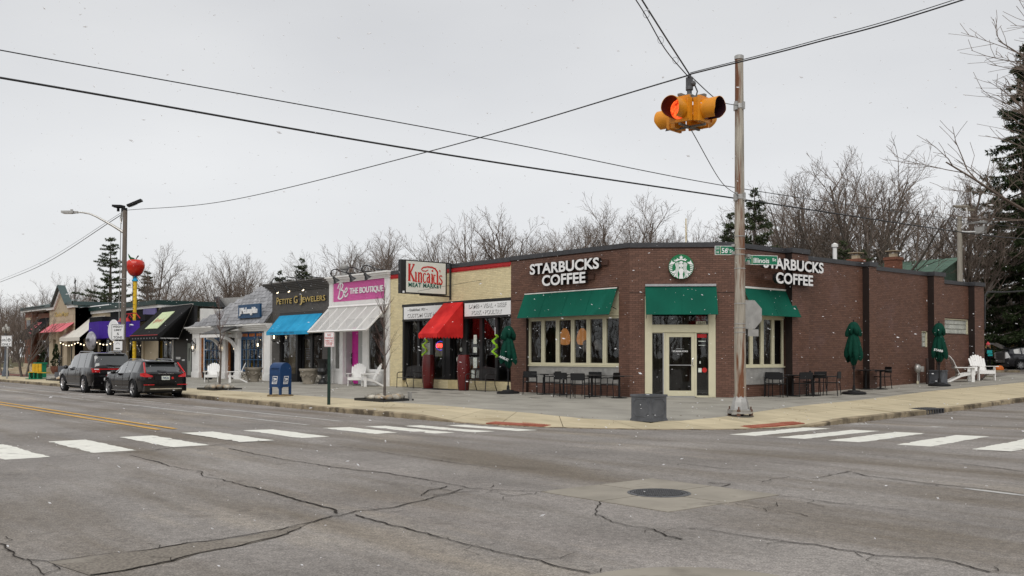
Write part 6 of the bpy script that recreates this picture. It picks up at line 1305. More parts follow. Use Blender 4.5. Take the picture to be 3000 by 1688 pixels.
# lamp pole on the left
up = thing('utility_pole', 'weathered wooden utility pole with street lamp arm and floodlights', 'utility pole', (-25.5,-8,zs(-25.5,-8)))
k = MB(); k.tube([(-25.5+.15*i/8,-8,-.3+8.6*i/8) for i in range(9)], [lerp(.135,.10,i/8) for i in range(9)], 12); k.build('pole', M['wood'], up, smooth=True)
k = MB(); P_ = [Vector((-25.5,-8.0,7.25)),Vector((-25.9,-8.42,7.6)),Vector((-26.4,-9.0,8.02)),Vector((-26.62,-9.25,8.16)),Vector((-26.85,-9.5,8.22)),Vector((-27.0,-9.68,8.23))]
k.tube(P_, [.07,.06,.045,.04,.038,.035], 8); k.build('lamp_arm', M['galv'], up, smooth=True)
k = MB(); dv = (P_[-1]-P_[-2]); dv.z = 0; dv.normalize(); sv = Vector((-dv.y,dv.x,0)); c0 = P_[-1]
for a, b, w, h0, h1 in ((0,.22,.07,-.05,.05),(.18,.75,.16,-.05,.06)): k.fbox(c0, dv, sv, Z, a, b, -w, w, h0, h1)
k.fbox(c0, dv, sv, Z, .25, .35, -.04, .04, .06, .14); k.build('lamp_head', M['galv'], up); k = MB(); k.fbox(c0, dv, sv, Z, .28, .70, -.13, .13, -.07, -.05); k.build('lamp_lens', M['letterw'], up)
k = MB()
for c, dd2, tl in ((Vector((-25.62,-8.1,8.52)), Vector((-.75,-.55,0)), .06), (Vector((-25.2,-7.85,8.55)), Vector((.55,.8,0)), .45)):
    dd2.normalize(); s2v = Vector((-dd2.y,dd2.x,0)); ax = (dd2 + Z*tl).normalized(); up2 = s2v.cross(ax); k.fbox(c, ax, s2v, up2, -.1, .62 if tl > .2 else .40, -.17, .17, -.05, .05)
    for i in range(6): k.fbox(c, ax, s2v, up2, 0+i*.06, .02+i*.06, -.15, .15, .05, .085)
k.box(-25.7,-25.3,-8.08,-7.92,8.25,8.42); k.box(-25.95,-25.85,-8.2,-8.1,8.3,8.5); k.build('floodlight', M['plast'], up)
k = MB(); k.tube([(-25.63,-8.05,8.3),(-25.72,-8.1,7.95),(-25.6,-8.1,7.7)], .035, 6); k.tube([(-25.42,-8.08,8.25),(-25.38,-8.14,7.9),(-25.45,-8.14,7.75)], .03, 6); k.tube([(-25.64,-8.1,8.1),(-25.68,-8.12,4),(-25.7,-8.12,.5)], .02, 5); k.build('conduit', M['galv'], up)
k = MB(); k.lathe([(.115,0),(.13,.0),(.13,.04),(.115,.04)], 12, (-25.41,-8,5.0)); k.build('band', M['galv'], up)
US = Vector((.66,.75,0)).normalized(); NS = US.cross(Z)
def flatsign(nm, lab, c, w, h, rows, m='letterw', col='txtblk', post=None, rim=True, grp=None, U=None):
    U = U or US; N = U.cross(Z); t = thing(nm, lab, 'road sign', c, group=grp); c = Vector(c); k = MB(); k.fbox(c, U, Z, N, -w/2, w/2, -h/2, h/2, -.012, 0); k.build('plate', M[m], t)
    if rim:
        k = MB(); b = .018; e = .012
        for q in ((-w/2+e,w/2-e,h/2-e-b,h/2-e),(-w/2+e,w/2-e,-h/2+e,-h/2+e+b),(-w/2+e,-w/2+e+b,-h/2+e+b,h/2-e-b),(w/2-e-b,w/2-e,-h/2+e+b,h/2-e-b)): k.fbox(c, U, Z, N, *q, 0, .003)
        k.build('border', M[col], t)
    for s_, z, hh, ww in rows: text(s_, M[col], c + Z*z + N*.002, U, Z, hh, ww, .003, t, bold=.018)
    return t
flatsign('weight_limit_sign', 'white weight limit 5 tons sign on the wooden lamp pole', (-25.36,-8.28,2.46), .62, .74, [('WEIGHT',.20,.095,.48),('LIMIT',.045,.095,.36),('5',-.145,.11,.10),('TONS',-.31,.105,.43)])
t = thing('notice_sign', 'small white notice under the weight limit sign', 'sign', (-25.36,-8.28,1.55)); k = MB(); k.fbox(Vector((-25.36,-8.28,1.78)), US, Z, NS, -.20, .22, -.20, .24, -.012, 0); k.build('plate', M['letterw'], t); k = MB(); k.fbox(Vector((-25.36,-8.28,1.78)), US, Z, NS, -.10, .11, -.14, -.08, 0, .003); k.tube([Vector((-25.36,-8.28,1.85))+US*(.09*math.cos(a))+Z*(.09*math.sin(a))+NS*.004 for a in [i*math.pi/8 for i in range(9)]], .008, 4); k.build('print', M['txtgrey'], t)
# no parking sign
z_ = zs(-4.7,-8.65); n2 = thing('no_parking_sign', 'small red and white no parking here to corner sign on a green post', 'road sign', (-4.7,-8.65,z_)); k = MB()
Uq = Vector((.50,.866,0)).normalized(); Nq = Uq.cross(Z); c = Vector((-4.7,-8.65,0)) ; k.fbox(c + Z*z_, Uq, Z, Nq, -.035, .035, 0, 2.05, -.06, -.02); k.fbox(c + Z*z_, Uq, Z, Nq, -.05, -.035, 0, 2.05, -.04, -.03); k.fbox(c + Z*z_, Uq, Z, Nq, .035, .05, 0, 2.05, -.04, -.03); k.build('post', mat('green_post_paint', (.012,.030,.022), .5, n=(6,.3)), n2)
cc = c + Z*(z_+2.05); 
def rounded(w, h, r): return [(sx*(w/2-r)+r*math.cos(a), sy*(h/2-r)+r*math.sin(a)) for sx, sy, a0 in ((1,1,0),(-1,1,90),(-1,-1,180),(1,-1,270)) for a in [math.radians(a0+q*22.5) for q in range(5)]]
k = MB(); k.prism(rounded(.305,.457,.03), cc, Uq, Z, Nq, -.012, 0); k.build('plate', M['letterw'], n2)
k = MB()
for q in ((-.135,.135,.205,.213),(-.135,.135,-.213,-.205),(-.142,-.134,-.2,.2),(.134,.142,-.2,.2)): k.fbox(cc, Uq, Z, Nq, *q, 0, .003)
k.fbox(cc, Uq, Z, Nq, -.09, .05, -.172, -.158, 0, .003); k.prism([(.05,-.145),(.10,-.165),(.05,-.185)], cc, Uq, Z, Nq, 0, .003); k.build('border', M['red2'], n2)
for s_, z, hh, ww in (('NO',.105,.072,.11),('PARKING',.015,.058,.245),('HERE TO',-.065,.05,.235),('CORNER',-.135,.05,.225)): text(s_, M['red2'], cc + Z*z + Nq*.002, Uq, Z, hh, ww, .003, n2, bold=.012)
# ================================================================ MAILBOX
mx, my, mz = -11.1, -7.05, zs(-11.1,-7.05); mbx = thing('mailbox', 'dark blue domed street mailbox on four legs by the kerb', 'mailbox', (mx,my,mz), math.radians(14))
k = MB(); w, d = .30, .27; prof = [(-d,.34)] + [(-d,.98)] + [(-d*math.cos(a), .98+.27*math.sin(a)) for a in [i*math.pi/12 for i in range(1,12)]] + [(d,.98),(d,.34)]
k.prism([(a, b) for a, b in prof][::-1], (0,0,0), Vector((0,1,0)), Z, Vector((1,0,0)), -w, w); k.build('body', M['navy'], mbx, smooth=True, local=True)
for sx in (-1, 1):
    for sy in (-1, 1): k = MB(); k.box(sx*w-.0 if sx < 0 else w-.075, sx*w+.075 if sx < 0 else w, sy*d if sy < 0 else d-.075, sy*d+.075 if sy < 0 else d, .05, .36); k.prism([(0,0),(.10,0),(0,-.10)], (-w+.075 if sx < 0 else w-.075, sy*d*.97, .36), Vector((-sx,0,0)), Z, Vector((0,1,0)), -.006, .006); k.build('leg', M['navy'], mbx, local=True)
k = MB(); k.box(-w-.012,w+.012,-d-.01,-d+.0,.78,.80); k.box(-.2,.2,-d-.035,-d,1.03,1.05); k.build('chute_door', M['navy'], mbx, local=True)
for O_, U_, nm in ((Vector((0,-d-.004,.60)), Vector((1,0,0)), 'emblem_panel'), (Vector((w+.004,0,.60)), Vector((0,1,0)), 'emblem_panel')):
    N_ = U_.cross(Z); s_ = 1 if nm and U_.x > .5 else .8; q = lambda pts: [(a*s_, b) for a, b in pts]
    k = MB(); k.prism(q([(-.155,-.145),(.115,-.145),(.165,.145),(-.105,.145)]), O_, U_, Z, N_, 0, .003); ep = k.build(nm, M['letterw'], mbx, local=True)
    k = MB(); k.prism(q([(-.128,-.06),(.105,-.06),(.138,.125),(-.090,.125)]), O_, U_, Z, N_, .003, .005); k.build('emblem_field', M['navy'], ep, local=True)
    k = MB(); k.prism(q([(-.10,.09),(.09,.065),(.125,.03),(.02,.045)]), O_, U_, Z, N_, .005, .007); k.prism(q([(-.12,-.03),(.03,.03),(.11,.02),(.06,-.005)]), O_, U_, Z, N_, .005, .007); k.prism(q([(-.11,.055),(.02,.05),(-.02,.02)]), O_, U_, Z, N_, .005, .007); k.build('eagle', M['letterw'], ep, local=True)
    for i in range(2): k = MB(); k.prism(q([(-.12,-.095-i*.028),(.11,-.095-i*.028),(.113,-.08-i*.028),(-.117,-.08-i*.028)]), O_, U_, Z, N_, .003, .005); k.build('print_line', M['navy'], ep, local=True)
k = MB(); k.lathe([(.50,-.02),(.48,.05),(.42,.055),(.02,.055)], 9, (0,0,0)); k.build('plinth', mat('mossy_concrete', (.20,.145,.075), .9, n=(4,.35)), mbx, local=True)
# ================================================================ PLANTERS / POTS / VASES / URN
def leadplanter(lab, x, y, rz, s=.56, h=.62):
    t = thing('square_planter', lab, 'planter', (x,y,zs(x,y)-.005), rz, group='square lead grey planters'); a = s/2
    k = MB(); k.box(-a-.02,a+.02,-a-.02,a+.02,0,.05); k.box(-a-.008,a+.008,-a-.008,a+.008,.05,.07); k.box(-a,a,-a,a,.07,h-.05); k.box(-a-.02,a+.02,-a-.02,-a+.035,h-.05,h); k.box(-a-.02,a+.02,a-.035,a+.02,h-.05,h); k.box(-a-.02,-a+.035,-a+.035,a-.035,h-.05,h); k.box(a-.035,a+.02,-a+.035,a-.035,h-.05,h); k.build('box', M['lead'], t, local=True)
    k = MB(); k.box(-a+.035,a-.035,-a+.035,a-.035,h-.06,h-.045); k.build('soil', M['soil'], t, local=True)
    for U_, N_ in ((Vector((1,0,0)),Vector((0,-1,0))),(Vector((0,1,0)),Vector((1,0,0))),(Vector((-1,0,0)),Vector((0,1,0))),(Vector((0,-1,0)),Vector((-1,0,0)))):
        O_ = N_*a; P = []; b0, b1, l, r = .12, h-.10, -a+.07, a-.07; n_ = .075
        for cx, cz, sx, sz in ((l,b0,1,1),(l,b1,1,-1),(r,b1,-1,-1),(r,b0,-1,1)):
            pa = [(cx+sx*n_*math.cos(q*math.pi/8), cz+sz*n_*math.sin(q*math.pi/8)) for q in range(5)]
            P += pa if sx*sz > 0 else pa[::-1]
        # outline as a raised bead
        P2 = [O_ + U_*p[0] + Z*p[1] for p in P]; P2.append(P2[0]); k = MB(); k.tube(P2, .011, 5, cap=False); k.build('panel_bead', M['lead'], t, local=True)
    return t
pl1 = leadplanter('square lead grey panelled planter on the corner in front of the chamfered door', 6.40, -6.22, math.radians(2), .60, .64)
k = MB(); r = random.Random(2)
for i in range(7): k.sphere((6.4+r.uniform(-.16,.16),-6.22+r.uniform(-.16,.16),zs(6.5,-6.15)+.60), r.uniform(.03,.07), 7, 5, sc=(1.3,1,.5))
kind(tag(k.build('snow_patch', M['snow']), 'small lumps of snow in the corner planter', 'snow'), 'stuff')
leadplanter('lead grey panelled planter against the dark brick side wall by the gas meter', 3.12, 15.0, math.radians(3), .56, .56)
def vase(lab, x, y):
    t = thing('tall_vase', lab, 'vase', (x,y,zs(x,y)), group='tall maroon vases'); k = MB(); k.lathe([(.20,0),(.215,.02),(.235,.25),(.262,.6),(.268,.9),(.255,1.2),(.238,1.36),(.235,1.40),(.20,1.41),(.19,1.36),(.05,1.34)], 20, (x,y,zs(x,y))); k.build('body', M['maroon'], t, smooth=True); k = MB(); k.lathe([(.19,1.36),(.02,1.37)], 12, (x,y,zs(x,y))); k.build('soil', M['soil'], t); return t
vase('tall glossy maroon vase left of the red awning door', -11.02, -.36); vase('tall glossy maroon vase right of the red awning door', -8.42, -.50)
k = MB(); k.box(-10.9,-8.9,-.75,-.1,-.018,.006); tag(k.build('door_mat', mat('black_doormat', (.03,.03,.032), .9, n=(20,.3))), 'black mat lying between the two maroon vases', 'mat')
def stonepot(lab, x, y, r=.46, h=.74):
    t = thing('stone_pot', lab, 'pot', (x,y,zs(x,y)), group='cast stone pots'); z = zs(x,y); k = MB(); k.lathe([(r*.60,0),(r*.64,.03),(r*.62,.08),(r*.70,.2),(r*.84,.48),(r*.92,h-.14),(r,h-.10),(r*1.02,h-.02),(r*.97,h),(r*.86,h),(r*.82,h-.08),(.03,h-.09)], 22, (x,y,z)); k.build('pot', M['stonew'], t, smooth=True)
    k = MB()
    for i in range(8):
        a = i*math.pi/4; P_ = []
        for q in range(7): b = a + (q/6)*math.pi/4; zz = h*.66 - .13*math.sin(q/6*math.pi); rr = r*(.60+.40*zz/h)+.012; P_.append((x+rr*math.cos(b), y+rr*math.sin(b), z+zz))
        k.tube(P_, .024, 5)
    k.build('garland', M['stonew'], t); k = MB(); k.lathe([(r*.8,h-.09),(.02,h-.07)], 14, (x,y,z)); k.build('soil', M['soil'], t); return t
stonepot('cast stone pot with garland relief in front of the charcoal jewellery shop', -20.15, -.95); stonepot('cast stone pot with garland relief in front of the slate roof shop', -25.75, -1.15)
x, y = -19.35, -.62; un = thing('black_urn', 'black cast iron urn on a pedestal beside the pink door', 'urn', (x,y,zs(x,y))); k = MB(); k.lathe([(.24,0),(.24,.08),(.20,.10),(.17,.16),(.09,.24),(.075,.34),(.11,.38),(.10,.42),(.22,.50),(.28,.60),(.27,.68),(.21,.76),(.23,.95),(.29,1.10),(.36,1.17),(.37,1.20),(.30,1.19),(.25,1.1),(.02,1.08)], 20, (x,y,zs(x,y))); k.build('urn', M['blackp'], un, smooth=True)
k = MB(); k.tube([(x-.26,y,zs(x,y)+.62),(x-.36,y,zs(x,y)+.75),(x-.34,y,zs(x,y)+.95),(x-.25,y,zs(x,y)+1.0)], .025, 6); k.tube([(x+.26,y,zs(x,y)+.62),(x+.36,y,zs(x,y)+.75),(x+.34,y,zs(x,y)+.95),(x+.25,y,zs(x,y)+1.0)], .025, 6); k.build('handle', M['blackp'], un)
t = thing('black_planter', 'black pot with wire stand beside the left pilaster of the slate roof shop', 'planter', (-36.4,-.9,-.05)); k = MB(); k.box(-37.0,-36.1,-1.2,-.7,-.05,.36); k.build('box', M['lead'], t); k = MB()
for x0 in (-36.85,-36.25): k.tube([(x0,-.95,.36),(x0+.06,-.95,.7),(x0,-.95,.98)], .014, 4)
k.tube([(-36.95,-.95,.98),(-36.15,-.95,.98)], .02, 4); k.build('wire_stand', M['blackp'], t)
for i, (x, y) in enumerate(((-23.55,-.45),(-31.5,-1.2))):
    t = thing('dark_pot', ['low dark pot behind the stone pot by the jewellery door','low dark pot behind the white chair of the slate roof shop'][i], 'pot', (x,y,zs(x,y))); k = MB(); k.lathe([(.24,0),(.30,.3),(.33,.46),(.27,.46),(.02,.42)], 14, (x,y,zs(x,y))); k.build('pot', M['blackp'], t, smooth=True)
# hanging lime spirals
M['lime'] = mat('lime_green_plastic', (.33,.62,.03), .4, .4)
for i, (x, z) in enumerate(((-11.62,1.62),(-6.93,1.75))):
    t = thing('hanging_spinner', ['lime green hanging spinner above the left maroon vase','lime green hanging spinner left of the folded umbrella'][i], 'spinner', (x,-.02,z), group='lime green spinners'); k = MB()
    for j in range(26):
        a = j*.55; zz = z + .42 - j*.034; r_ = .10*(.6+.4*math.sin(j*.75)**2); k.box(x+r_*math.cos(a)-.035,x+r_*math.cos(a)+.035,-.12+r_*math.sin(a)-.03,-.12+r_*math.sin(a)+.03,zz-.022,zz+.022)
    k.build('spiral', M['lime'], t); k = MB(); k.tube([(x,-.12,z+.42),(x,-.12,z+.72)], .015, 4); k.build('hook', M['letterw'], t)
# ================================================================ FURNITURE PROTOTYPES
def adirondack():
    t = thing('adirondack_chair', '', 'chair', (0,0,0)); m = M['white']      # faces -Y
    for sx in (-1, 1):
        k = MB(); k.box(sx*.33-.018,sx*.33+.018,-.36,-.245,0,.54); k.build('front_leg', m, t, local=True)
        k = MB(); k.prism([(-.33,.30),(-.30,.385),(0,.34),(.55,.05),(.62,0),(.50,0),(.1,.20)], (sx*.285,0,0), Vector((0,1,0)), Z, Vector((1,0,0)), -.018, .018); k.build('stringer', m, t, local=True)
        k = MB(); k.prism([(-.46,.10),(-.46,-.06),(-.38,-.09),(.0,-.07),(.34,-.05),(.34,.04),(0,.08),(-.38,.12)], (sx*.33,0,.555), Vector((0,1,0)), Vector((1,0,0)), Z, -.014, .014); k.build('arm', m, t, local=True)
    for i in range(5): k = MB(); f = i/5; y = -.32+f*.44; z = .385-f*.13; k.box(-.27,.27,y,y+.078,z-.012,z+.012); k.build('seat_slat', m, t, local=True)
    k = MB(); k.box(-.33,.33,-.385,-.355,.26,.39); k.build('front_apron', m, t, local=True)
    bd = Vector((0,.42,.91)).normalized(); bn_ = Vector((0,.91,-.42)).normalized()
    for i in range(7):
        a = (i-3)/3; L_ = .86-.16*abs(a)**2; w = .088; x0 = a*.255; fan = a*.045; k = MB(); O_ = Vector((x0,.13,.24)); U_ = (Vector((1,0,0))); k.add([O_+U_*(-w/2)-bn_*.01, O_+U_*(w/2)-bn_*.01, O_+U_*(w/2+fan*.9)+bd*L_*.97-bn_*.01, O_+U_*fan+bd*L_-bn_*.01+U_*0, O_+U_*(-w/2+fan*.9)+bd*L_*.97-bn_*.01] + [O_+U_*(-w/2)+bn_*.01, O_+U_*(w/2)+bn_*.01, O_+U_*(w/2+fan*.9)+bd*L_*.97+bn_*.01, O_+U_*fan+bd*L_+bn_*.01, O_+U_*(-w/2+fan*.9)+bd*L_*.97+bn_*.01], [(0,1,2,3,4),(9,8,7,6,5),(0,5,6,1),(1,6,7,2),(2,7,8,3),(3,8,9,4),(4,9,5,0)]); k.build('back_slat', m, t, local=True)
    k = MB(); k.beam((-.30,.33,.56),(.30,.33,.56),.03,.08); k.beam((-.28,.20,.30),(.28,.20,.30),.03,.08); k.build('back_rail', m, t, local=True)
    return t
def face(dx, dy): return math.atan2(dx, -dy)     # rotation that turns -Y to (dx,dy)
ad0 = adirondack(); G_ = 'white adirondack chairs'
ADI = [(-16.25,-.62,face(.70,-.70),'white adirondack chair facing the road beside the pink door'),(-15.0,-.68,face(-.35,-.94),'white adirondack chair in profile under the boutique window'),(-27.25,-2.75,face(.80,-.55),'white adirondack chair facing the road left of the thin tree at the slate roof shop'),(-25.6,-2.2,face(-.40,-.92),'white adirondack chair in profile right of the thin tree at the slate roof shop'),(3.25,16.92,face(.80,.60),'white adirondack chair in profile at the back end of the dark brick side wall'),(3.30,18.62,face(.82,-.57),'white adirondack chair facing the road nearest the parked dark hatchback')]
for i, (x, y, r, lab) in enumerate(ADI):
    if i == 0: ad0.location = (x,y,zs(x,y)); ad0.rotation_euler = (0,0,r); ad0['label'] = lab; ad0['group'] = G_
    else: dup(ad0, (x,y,zs(x,y)), r, lab, G_, scale=(1.08,1.08,1.08) if i > 3 else None)
def bistro():
    t = thing('cafe_chair', '', 'chair', (0,0,0)); m = M['plast']            # faces -Y
    k = MB(); k.box(-.23,.23,-.23,.22,.435,.46); k.build('seat', m, t, local=True)
    k = MB(); k.prism([(-.24,.60),(.24,.60),(.235,.83),(-.235,.83)], (0,.25,0), Vector((1,0,0)), Z, Vector((0,-.97,.2)), -.012, .012); k.build('backrest', m, t, local=True)
    for sx in (-1, 1):
        k = MB(); k.tube([(sx*.25,.25,0),(sx*.235,.21,.45),(sx*.235,.25,.82)], .015, 6); k.build('rear_leg', m, t, local=True)
        k = MB(); k.tube([(sx*.255,-.24,0),(sx*.25,-.22,.45),(sx*.25,-.22,.60),(sx*.25,-.19,.645)], .015, 6); k.build('front_leg', m, t, local=True)
        k = MB(); k.tube([(sx*.25,-.19,.645),(sx*.25,-.1,.66),(sx*.24,.23,.655)], .018, 6); k.build('arm', m, t, local=True)
    return t
def cafetable():
    t = thing('cafe_table', '', 'table', (0,0,0)); m = M['plast']
    k = MB(); k.box(-.32,.32,-.32,.32,.715,.735); k.build('tabletop', mat('dark_table_top', (.035,.033,.033), .28, .5), t, local=True)
    k = MB(); k.lathe([(.035,.03),(.035,.715)], 10); k.box(-.2,.2,-.03,.03,.69,.715); k.build('column', m, t, local=True); k = MB(); k.lathe([(.27,0),(.27,.015),(.08,.035),(.03,.04)], 16); k.build('base', m, t, local=True); return t
b0 = bistro(); t0 = cafetable(); GB, GT = 'black cafe chairs', 'black cafe tables'
BI = [(-4.05,-.85,face(.75,-.66),'black cafe chair at the far left end of the front window terrace'),(-3.15,-.62,face(-.93,-.35),'black cafe chair turned left between the first two terrace tables'),(-1.85,-1.28,face(-.35,.94),'black cafe chair with its back to the road, left of the pair'),(-.80,-1.52,face(-.45,.89),'black cafe chair with its back to the road, nearest the kerb'),(-1.35,-.42,face(.3,-.95),'black cafe chair against the wall behind the third terrace table'),(-.30,-.62,face(-.94,-.3),'black cafe chair turned left beside the rightmost front terrace table'),
  (2.72,4.15,face(.55,-.84),'black cafe chair under the side window behind the signal pole'),(3.0,4.05,face(-.3,.95),'black cafe chair with its back to the road left of the side tables'),(3.28,5.1,face(-.85,.5),'black cafe chair seen from behind in the middle of the side group'),(3.2,6.05,face(-.9,.4),'black cafe chair seen from behind next to the brick pilaster'),(3.62,6.35,face(-.9,-.3),'black cafe chair at the right end of the side group'),(2.85,6.2,face(.9,-.3),'black cafe chair against the side wall facing the road'),(3.0,10.85,face(-.55,-.83),'black cafe chair alone by the second brick pilaster')]
for i, (x, y, r, lab) in enumerate(BI):
    if i == 0: b0.location = (x,y,zs(x,y)); b0.rotation_euler = (0,0,r); b0['label'] = lab; b0['group'] = GB
    else: dup(b0, (x,y,zs(x,y)), r, lab, GB)
CT = [(-3.62,-.55,'black square cafe table furthest left under the front window'),(-2.65,-.52,'black square cafe table second from the left under the front window'),(-1.15,-.62,'black square cafe table third from the left under the front window'),(.12,-.62,'black square cafe table at the right end of the front window, before the door'),(2.95,5.0,'black cafe table beside the side window among the chairs'),(3.25,5.75,'black cafe table between the chairs by the first pilaster'),(2.80,10.0,'black cafe table pushed to the side wall left of the lone chair'),(3.15,10.45,'black cafe table in front of the lone chair')]
for i, (x, y, lab) in enumerate(CT):
    if i == 0: t0.location = (x,y,zs(x,y)); t0['label'] = lab; t0['group'] = GT
    else: dup(t0, (x,y,zs(x,y)), 0 if i < 4 else .2, lab, GT)
def bench(lab, x, y):
    t = thing('metal_bench', lab, 'bench', (x,y,zs(x,y)), 0, group='black metal benches'); m = mat('bench_black_iron', (.022,.02,.02), .5, .4, n=(6,.3)) if 'bench' not in M else M['bench']; M['bench'] = m; w = .62
    for sx in (-1, 1):
        k = MB(); k.tube([(sx*w,-.28,0),(sx*(w+.01),-.26,.42),(sx*w,-.26,.60),(sx*w,-.20,.66),(sx*w,.05,.665),(sx*w,.22,.64)], .018, 6); k.build('arm', m, t, local=True)
        k = MB(); k.tube([(sx*w,.30,0),(sx*w,.20,.25),(sx*w,.19,.44),(sx*w,.27,.86)], .018, 6); k.build('rear_leg', m, t, local=True)
    for i in range(8): k = MB(); y0 = -.26+i*.06; k.box(-w,w,y0,y0+.042,.425,.435); k.build('seat_slat', m, t, local=True)
    n = 19
    for i in range(n): k = MB(); a = (i-(n-1)/2)/((n-1)/2); x0 = a*w*.96; top = .86+.07*math.cos(a*math.pi/2); k.beam((x0,.205,.49),(x0,.27,top),.035,.008,(0,-1,0)); k.build('back_slat', m, t, local=True)
    k = MB(); k.tube([(a*w,.27+.0,.86+.075*math.cos(a*math.pi/2)) for a in [q/6-1 for q in range(13)]], .014, 6); k.tube([(-w,.20,.49),(w,.20,.49)], .012, 6); k.tube([(-w,-.26,.43),(w,-.26,.43)], .014, 6); k.build('back_rail', m, t, local=True); return t
bench('black iron bench left of the maroon vases under the meat market window', -12.25, -.42); bench('black iron bench right of the maroon vases under the meat market window', -7.35, -.48)
# ================================================================ FOLDED UMBRELLAS
def umbrella(lab, x, y, seed, H, txt=None, lean=0):
    z = zs(x,y); t = thing('folded_umbrella', lab, 'umbrella', (x,y,z), group='folded green umbrellas'); r = random.Random(seed); k = MB(); k.lathe([(.42,0),(.42,.05),(.38,.08),(.22,.10),(.20,.13),(.06,.14),(.045,.3)], 20, (x,y,z)); k.build('base', M['plast'], t, smooth=True)
    k = MB(); k.tube([(x,y,z+.1),(x,y,z+H+.02)], .024, 8); k.sphere((x,y,z+H+.05), .03, 8, 6); k.build('pole', M['plast'], t)
    fa = [r.uniform(.55,1.35) for _ in range(9)]
    def cloth(k, levels, n, ph):
        """hanging canvas gathered in uneven folds"""
        rings = []
        for (zz, ra, am) in levels:
            rg = []
            for j in range(n):
                th = 2*math.pi*j/n; q = 7*th + ph; f = fa[int(((q/math.pi) % 9))]; fold = (abs(math.sin(q/2))-.62)*f*1.25; R_ = max(ra + am*fold + am*.35*math.sin(2*th+ph), .03)
                rg.append(Vector((x + R_*math.cos(th), y + R_*math.sin(th), z + zz + am*.8*math.cos(2*th+ph*1.7) - am*.9*fold)))
            rings.append(rg)
        k.add([v for rg in rings for v in rg], [(i*n+j, (i+1)*n+j, (i+1)*n+(j+1)%n, i*n+(j+1)%n) for i in range(len(levels)-1) for j in range(n)])
    k = MB(); ph = r.uniform(0,6)
    cloth(k, [(H,.07,.0),(H-.05,.14,.01),(H-.16,.20,.03),(H-.30,.25,.06),(H-.40,.23,.09),(H-.46,.17,.07)], 72, ph); k.build('top_tier', M['umbgreen'], t, smooth=80)
    k = MB(); cloth(k, [(H-.24,.06,.005),(H-.42,.10,.02),(H-.52,.17,.03),(H-.66,.21,.05),(H-.80,.24,.065),(H-.94,.27,.085),(H-1.06,.29,.10),(H-1.18,.27,.13),(H-1.28,.21,.13)], 96, ph+1); k.build('canopy', M['umbgreen'], t, smooth=80)
    k = MB(); cloth(k, [(H-.9,.10,.01),(H-1.1,.17,.03),(H-1.38,.13,.06),(H-1.52,.06,.03)], 64, ph+2); k.build('inner_fold', M['umbgreen'], t, smooth=80)
    k = MB()
    for i in range(6): a = i*math.pi/3; k.tube([(x+.03*math.cos(a),y+.03*math.sin(a),z+H-1.62),(x+.11*math.cos(a),y+.11*math.sin(a),z+H-1.45),(x+.06*math.cos(a),y+.06*math.sin(a),z+H-.35)], .010, 4)
    k.lathe([(.05,H-1.66),(.05,H-1.58)], 10, (x,y,z)); k.build('rib', M['plast'], t)
    if txt:
        U_ = Vector(txt[1]).normalized(); text(txt[0], M['letterw'], Vector((x,y,z)) + Vector(txt[2]), U_, (Z - U_*U_.z + Vector(txt[3])*.0).normalized(), .085, txt[4], .004, t, 'lettering', bold=.02)
    return t
umbrella('folded green umbrella between the meat market bench and the brown brick corner', -5.15, -.95, 1, 2.48, ('ARBUC', (.45,.62,-.34), (.20,-.40,1.26), (0,0,0), .36))
umbrella('folded green umbrella by the second brick pilaster with two dark tables', 3.78, 7.5, 4, 2.55)
umbrella('folded green umbrella near the glass block window and lead planter', 3.80, 13.75, 9, 2.48, ('STARB', (.60,.72,-.16), (.16,-.40,1.36), (0,0,0), .36))
# ================================================================ PLANTED SAPLINGS with stone rings
def sapling(lab, x, y, H, seed):
    r = random.Random(seed); z = zs(x,y); t = thing('sapling', lab, 'tree', (x,y,z), group='thin bare street saplings'); k = MB(); tw = MB(); top = Vector((x+.02,y-.03,z+H)); tr = []
    for i in range(9): f = i/8; tr.append(Vector((x + .05*math.sin(f*4+seed), y+.04*math.sin(f*5), z+.05+H*.86*f)))
    k.tube(tr, [lerp(.048,.012,i/8) for i in range(9)], 7); k.build('trunk', M['bark'], t, smooth=True)
    for i in range(34):
        f = r.uniform(.30,1); p = tr[min(int(f*8),8)]; a = r.uniform(0,6.28); L_ = r.uniform(.5,1.1)*(1.15-f*.55); d = Vector((math.cos(a)*.55,math.sin(a)*.55,r.uniform(.7,1.2))).normalized(); q = [p]
        for s_ in range(5): d = (d + Vector((r.uniform(-.12,.12),r.uniform(-.12,.12),.10))).normalized(); q.append(q[-1]+d*L_/5)
        tw.tube(q, [lerp(.011,.003,j/5) for j in range(6)], 3, cap=False)
        for s_ in range(4): b = q[r.randint(1,4)]; e = (d + Vector((r.uniform(-.7,.7),r.uniform(-.7,.7),r.uniform(-.2,.5)))).normalized(); tw.tube([b, b+e*L_*.22, b+e*L_*.38+Z*.03], [.004,.003,.002], 3, cap=False)
    tw.build('crown', M['twig2'], t); return t
M['twig2'] = mat('reddish_sapling_twig', (.13,.085,.075), .9, .1, n=(3,.25))
sapling('thin bare sapling in a cobble ring near the cream meat market', -5.40, -6.15, 4.35, 3); sapling('thin bare sapling in a cobble ring in front of the slate roof shop', -18.6, -6.15, 4.6, 6)
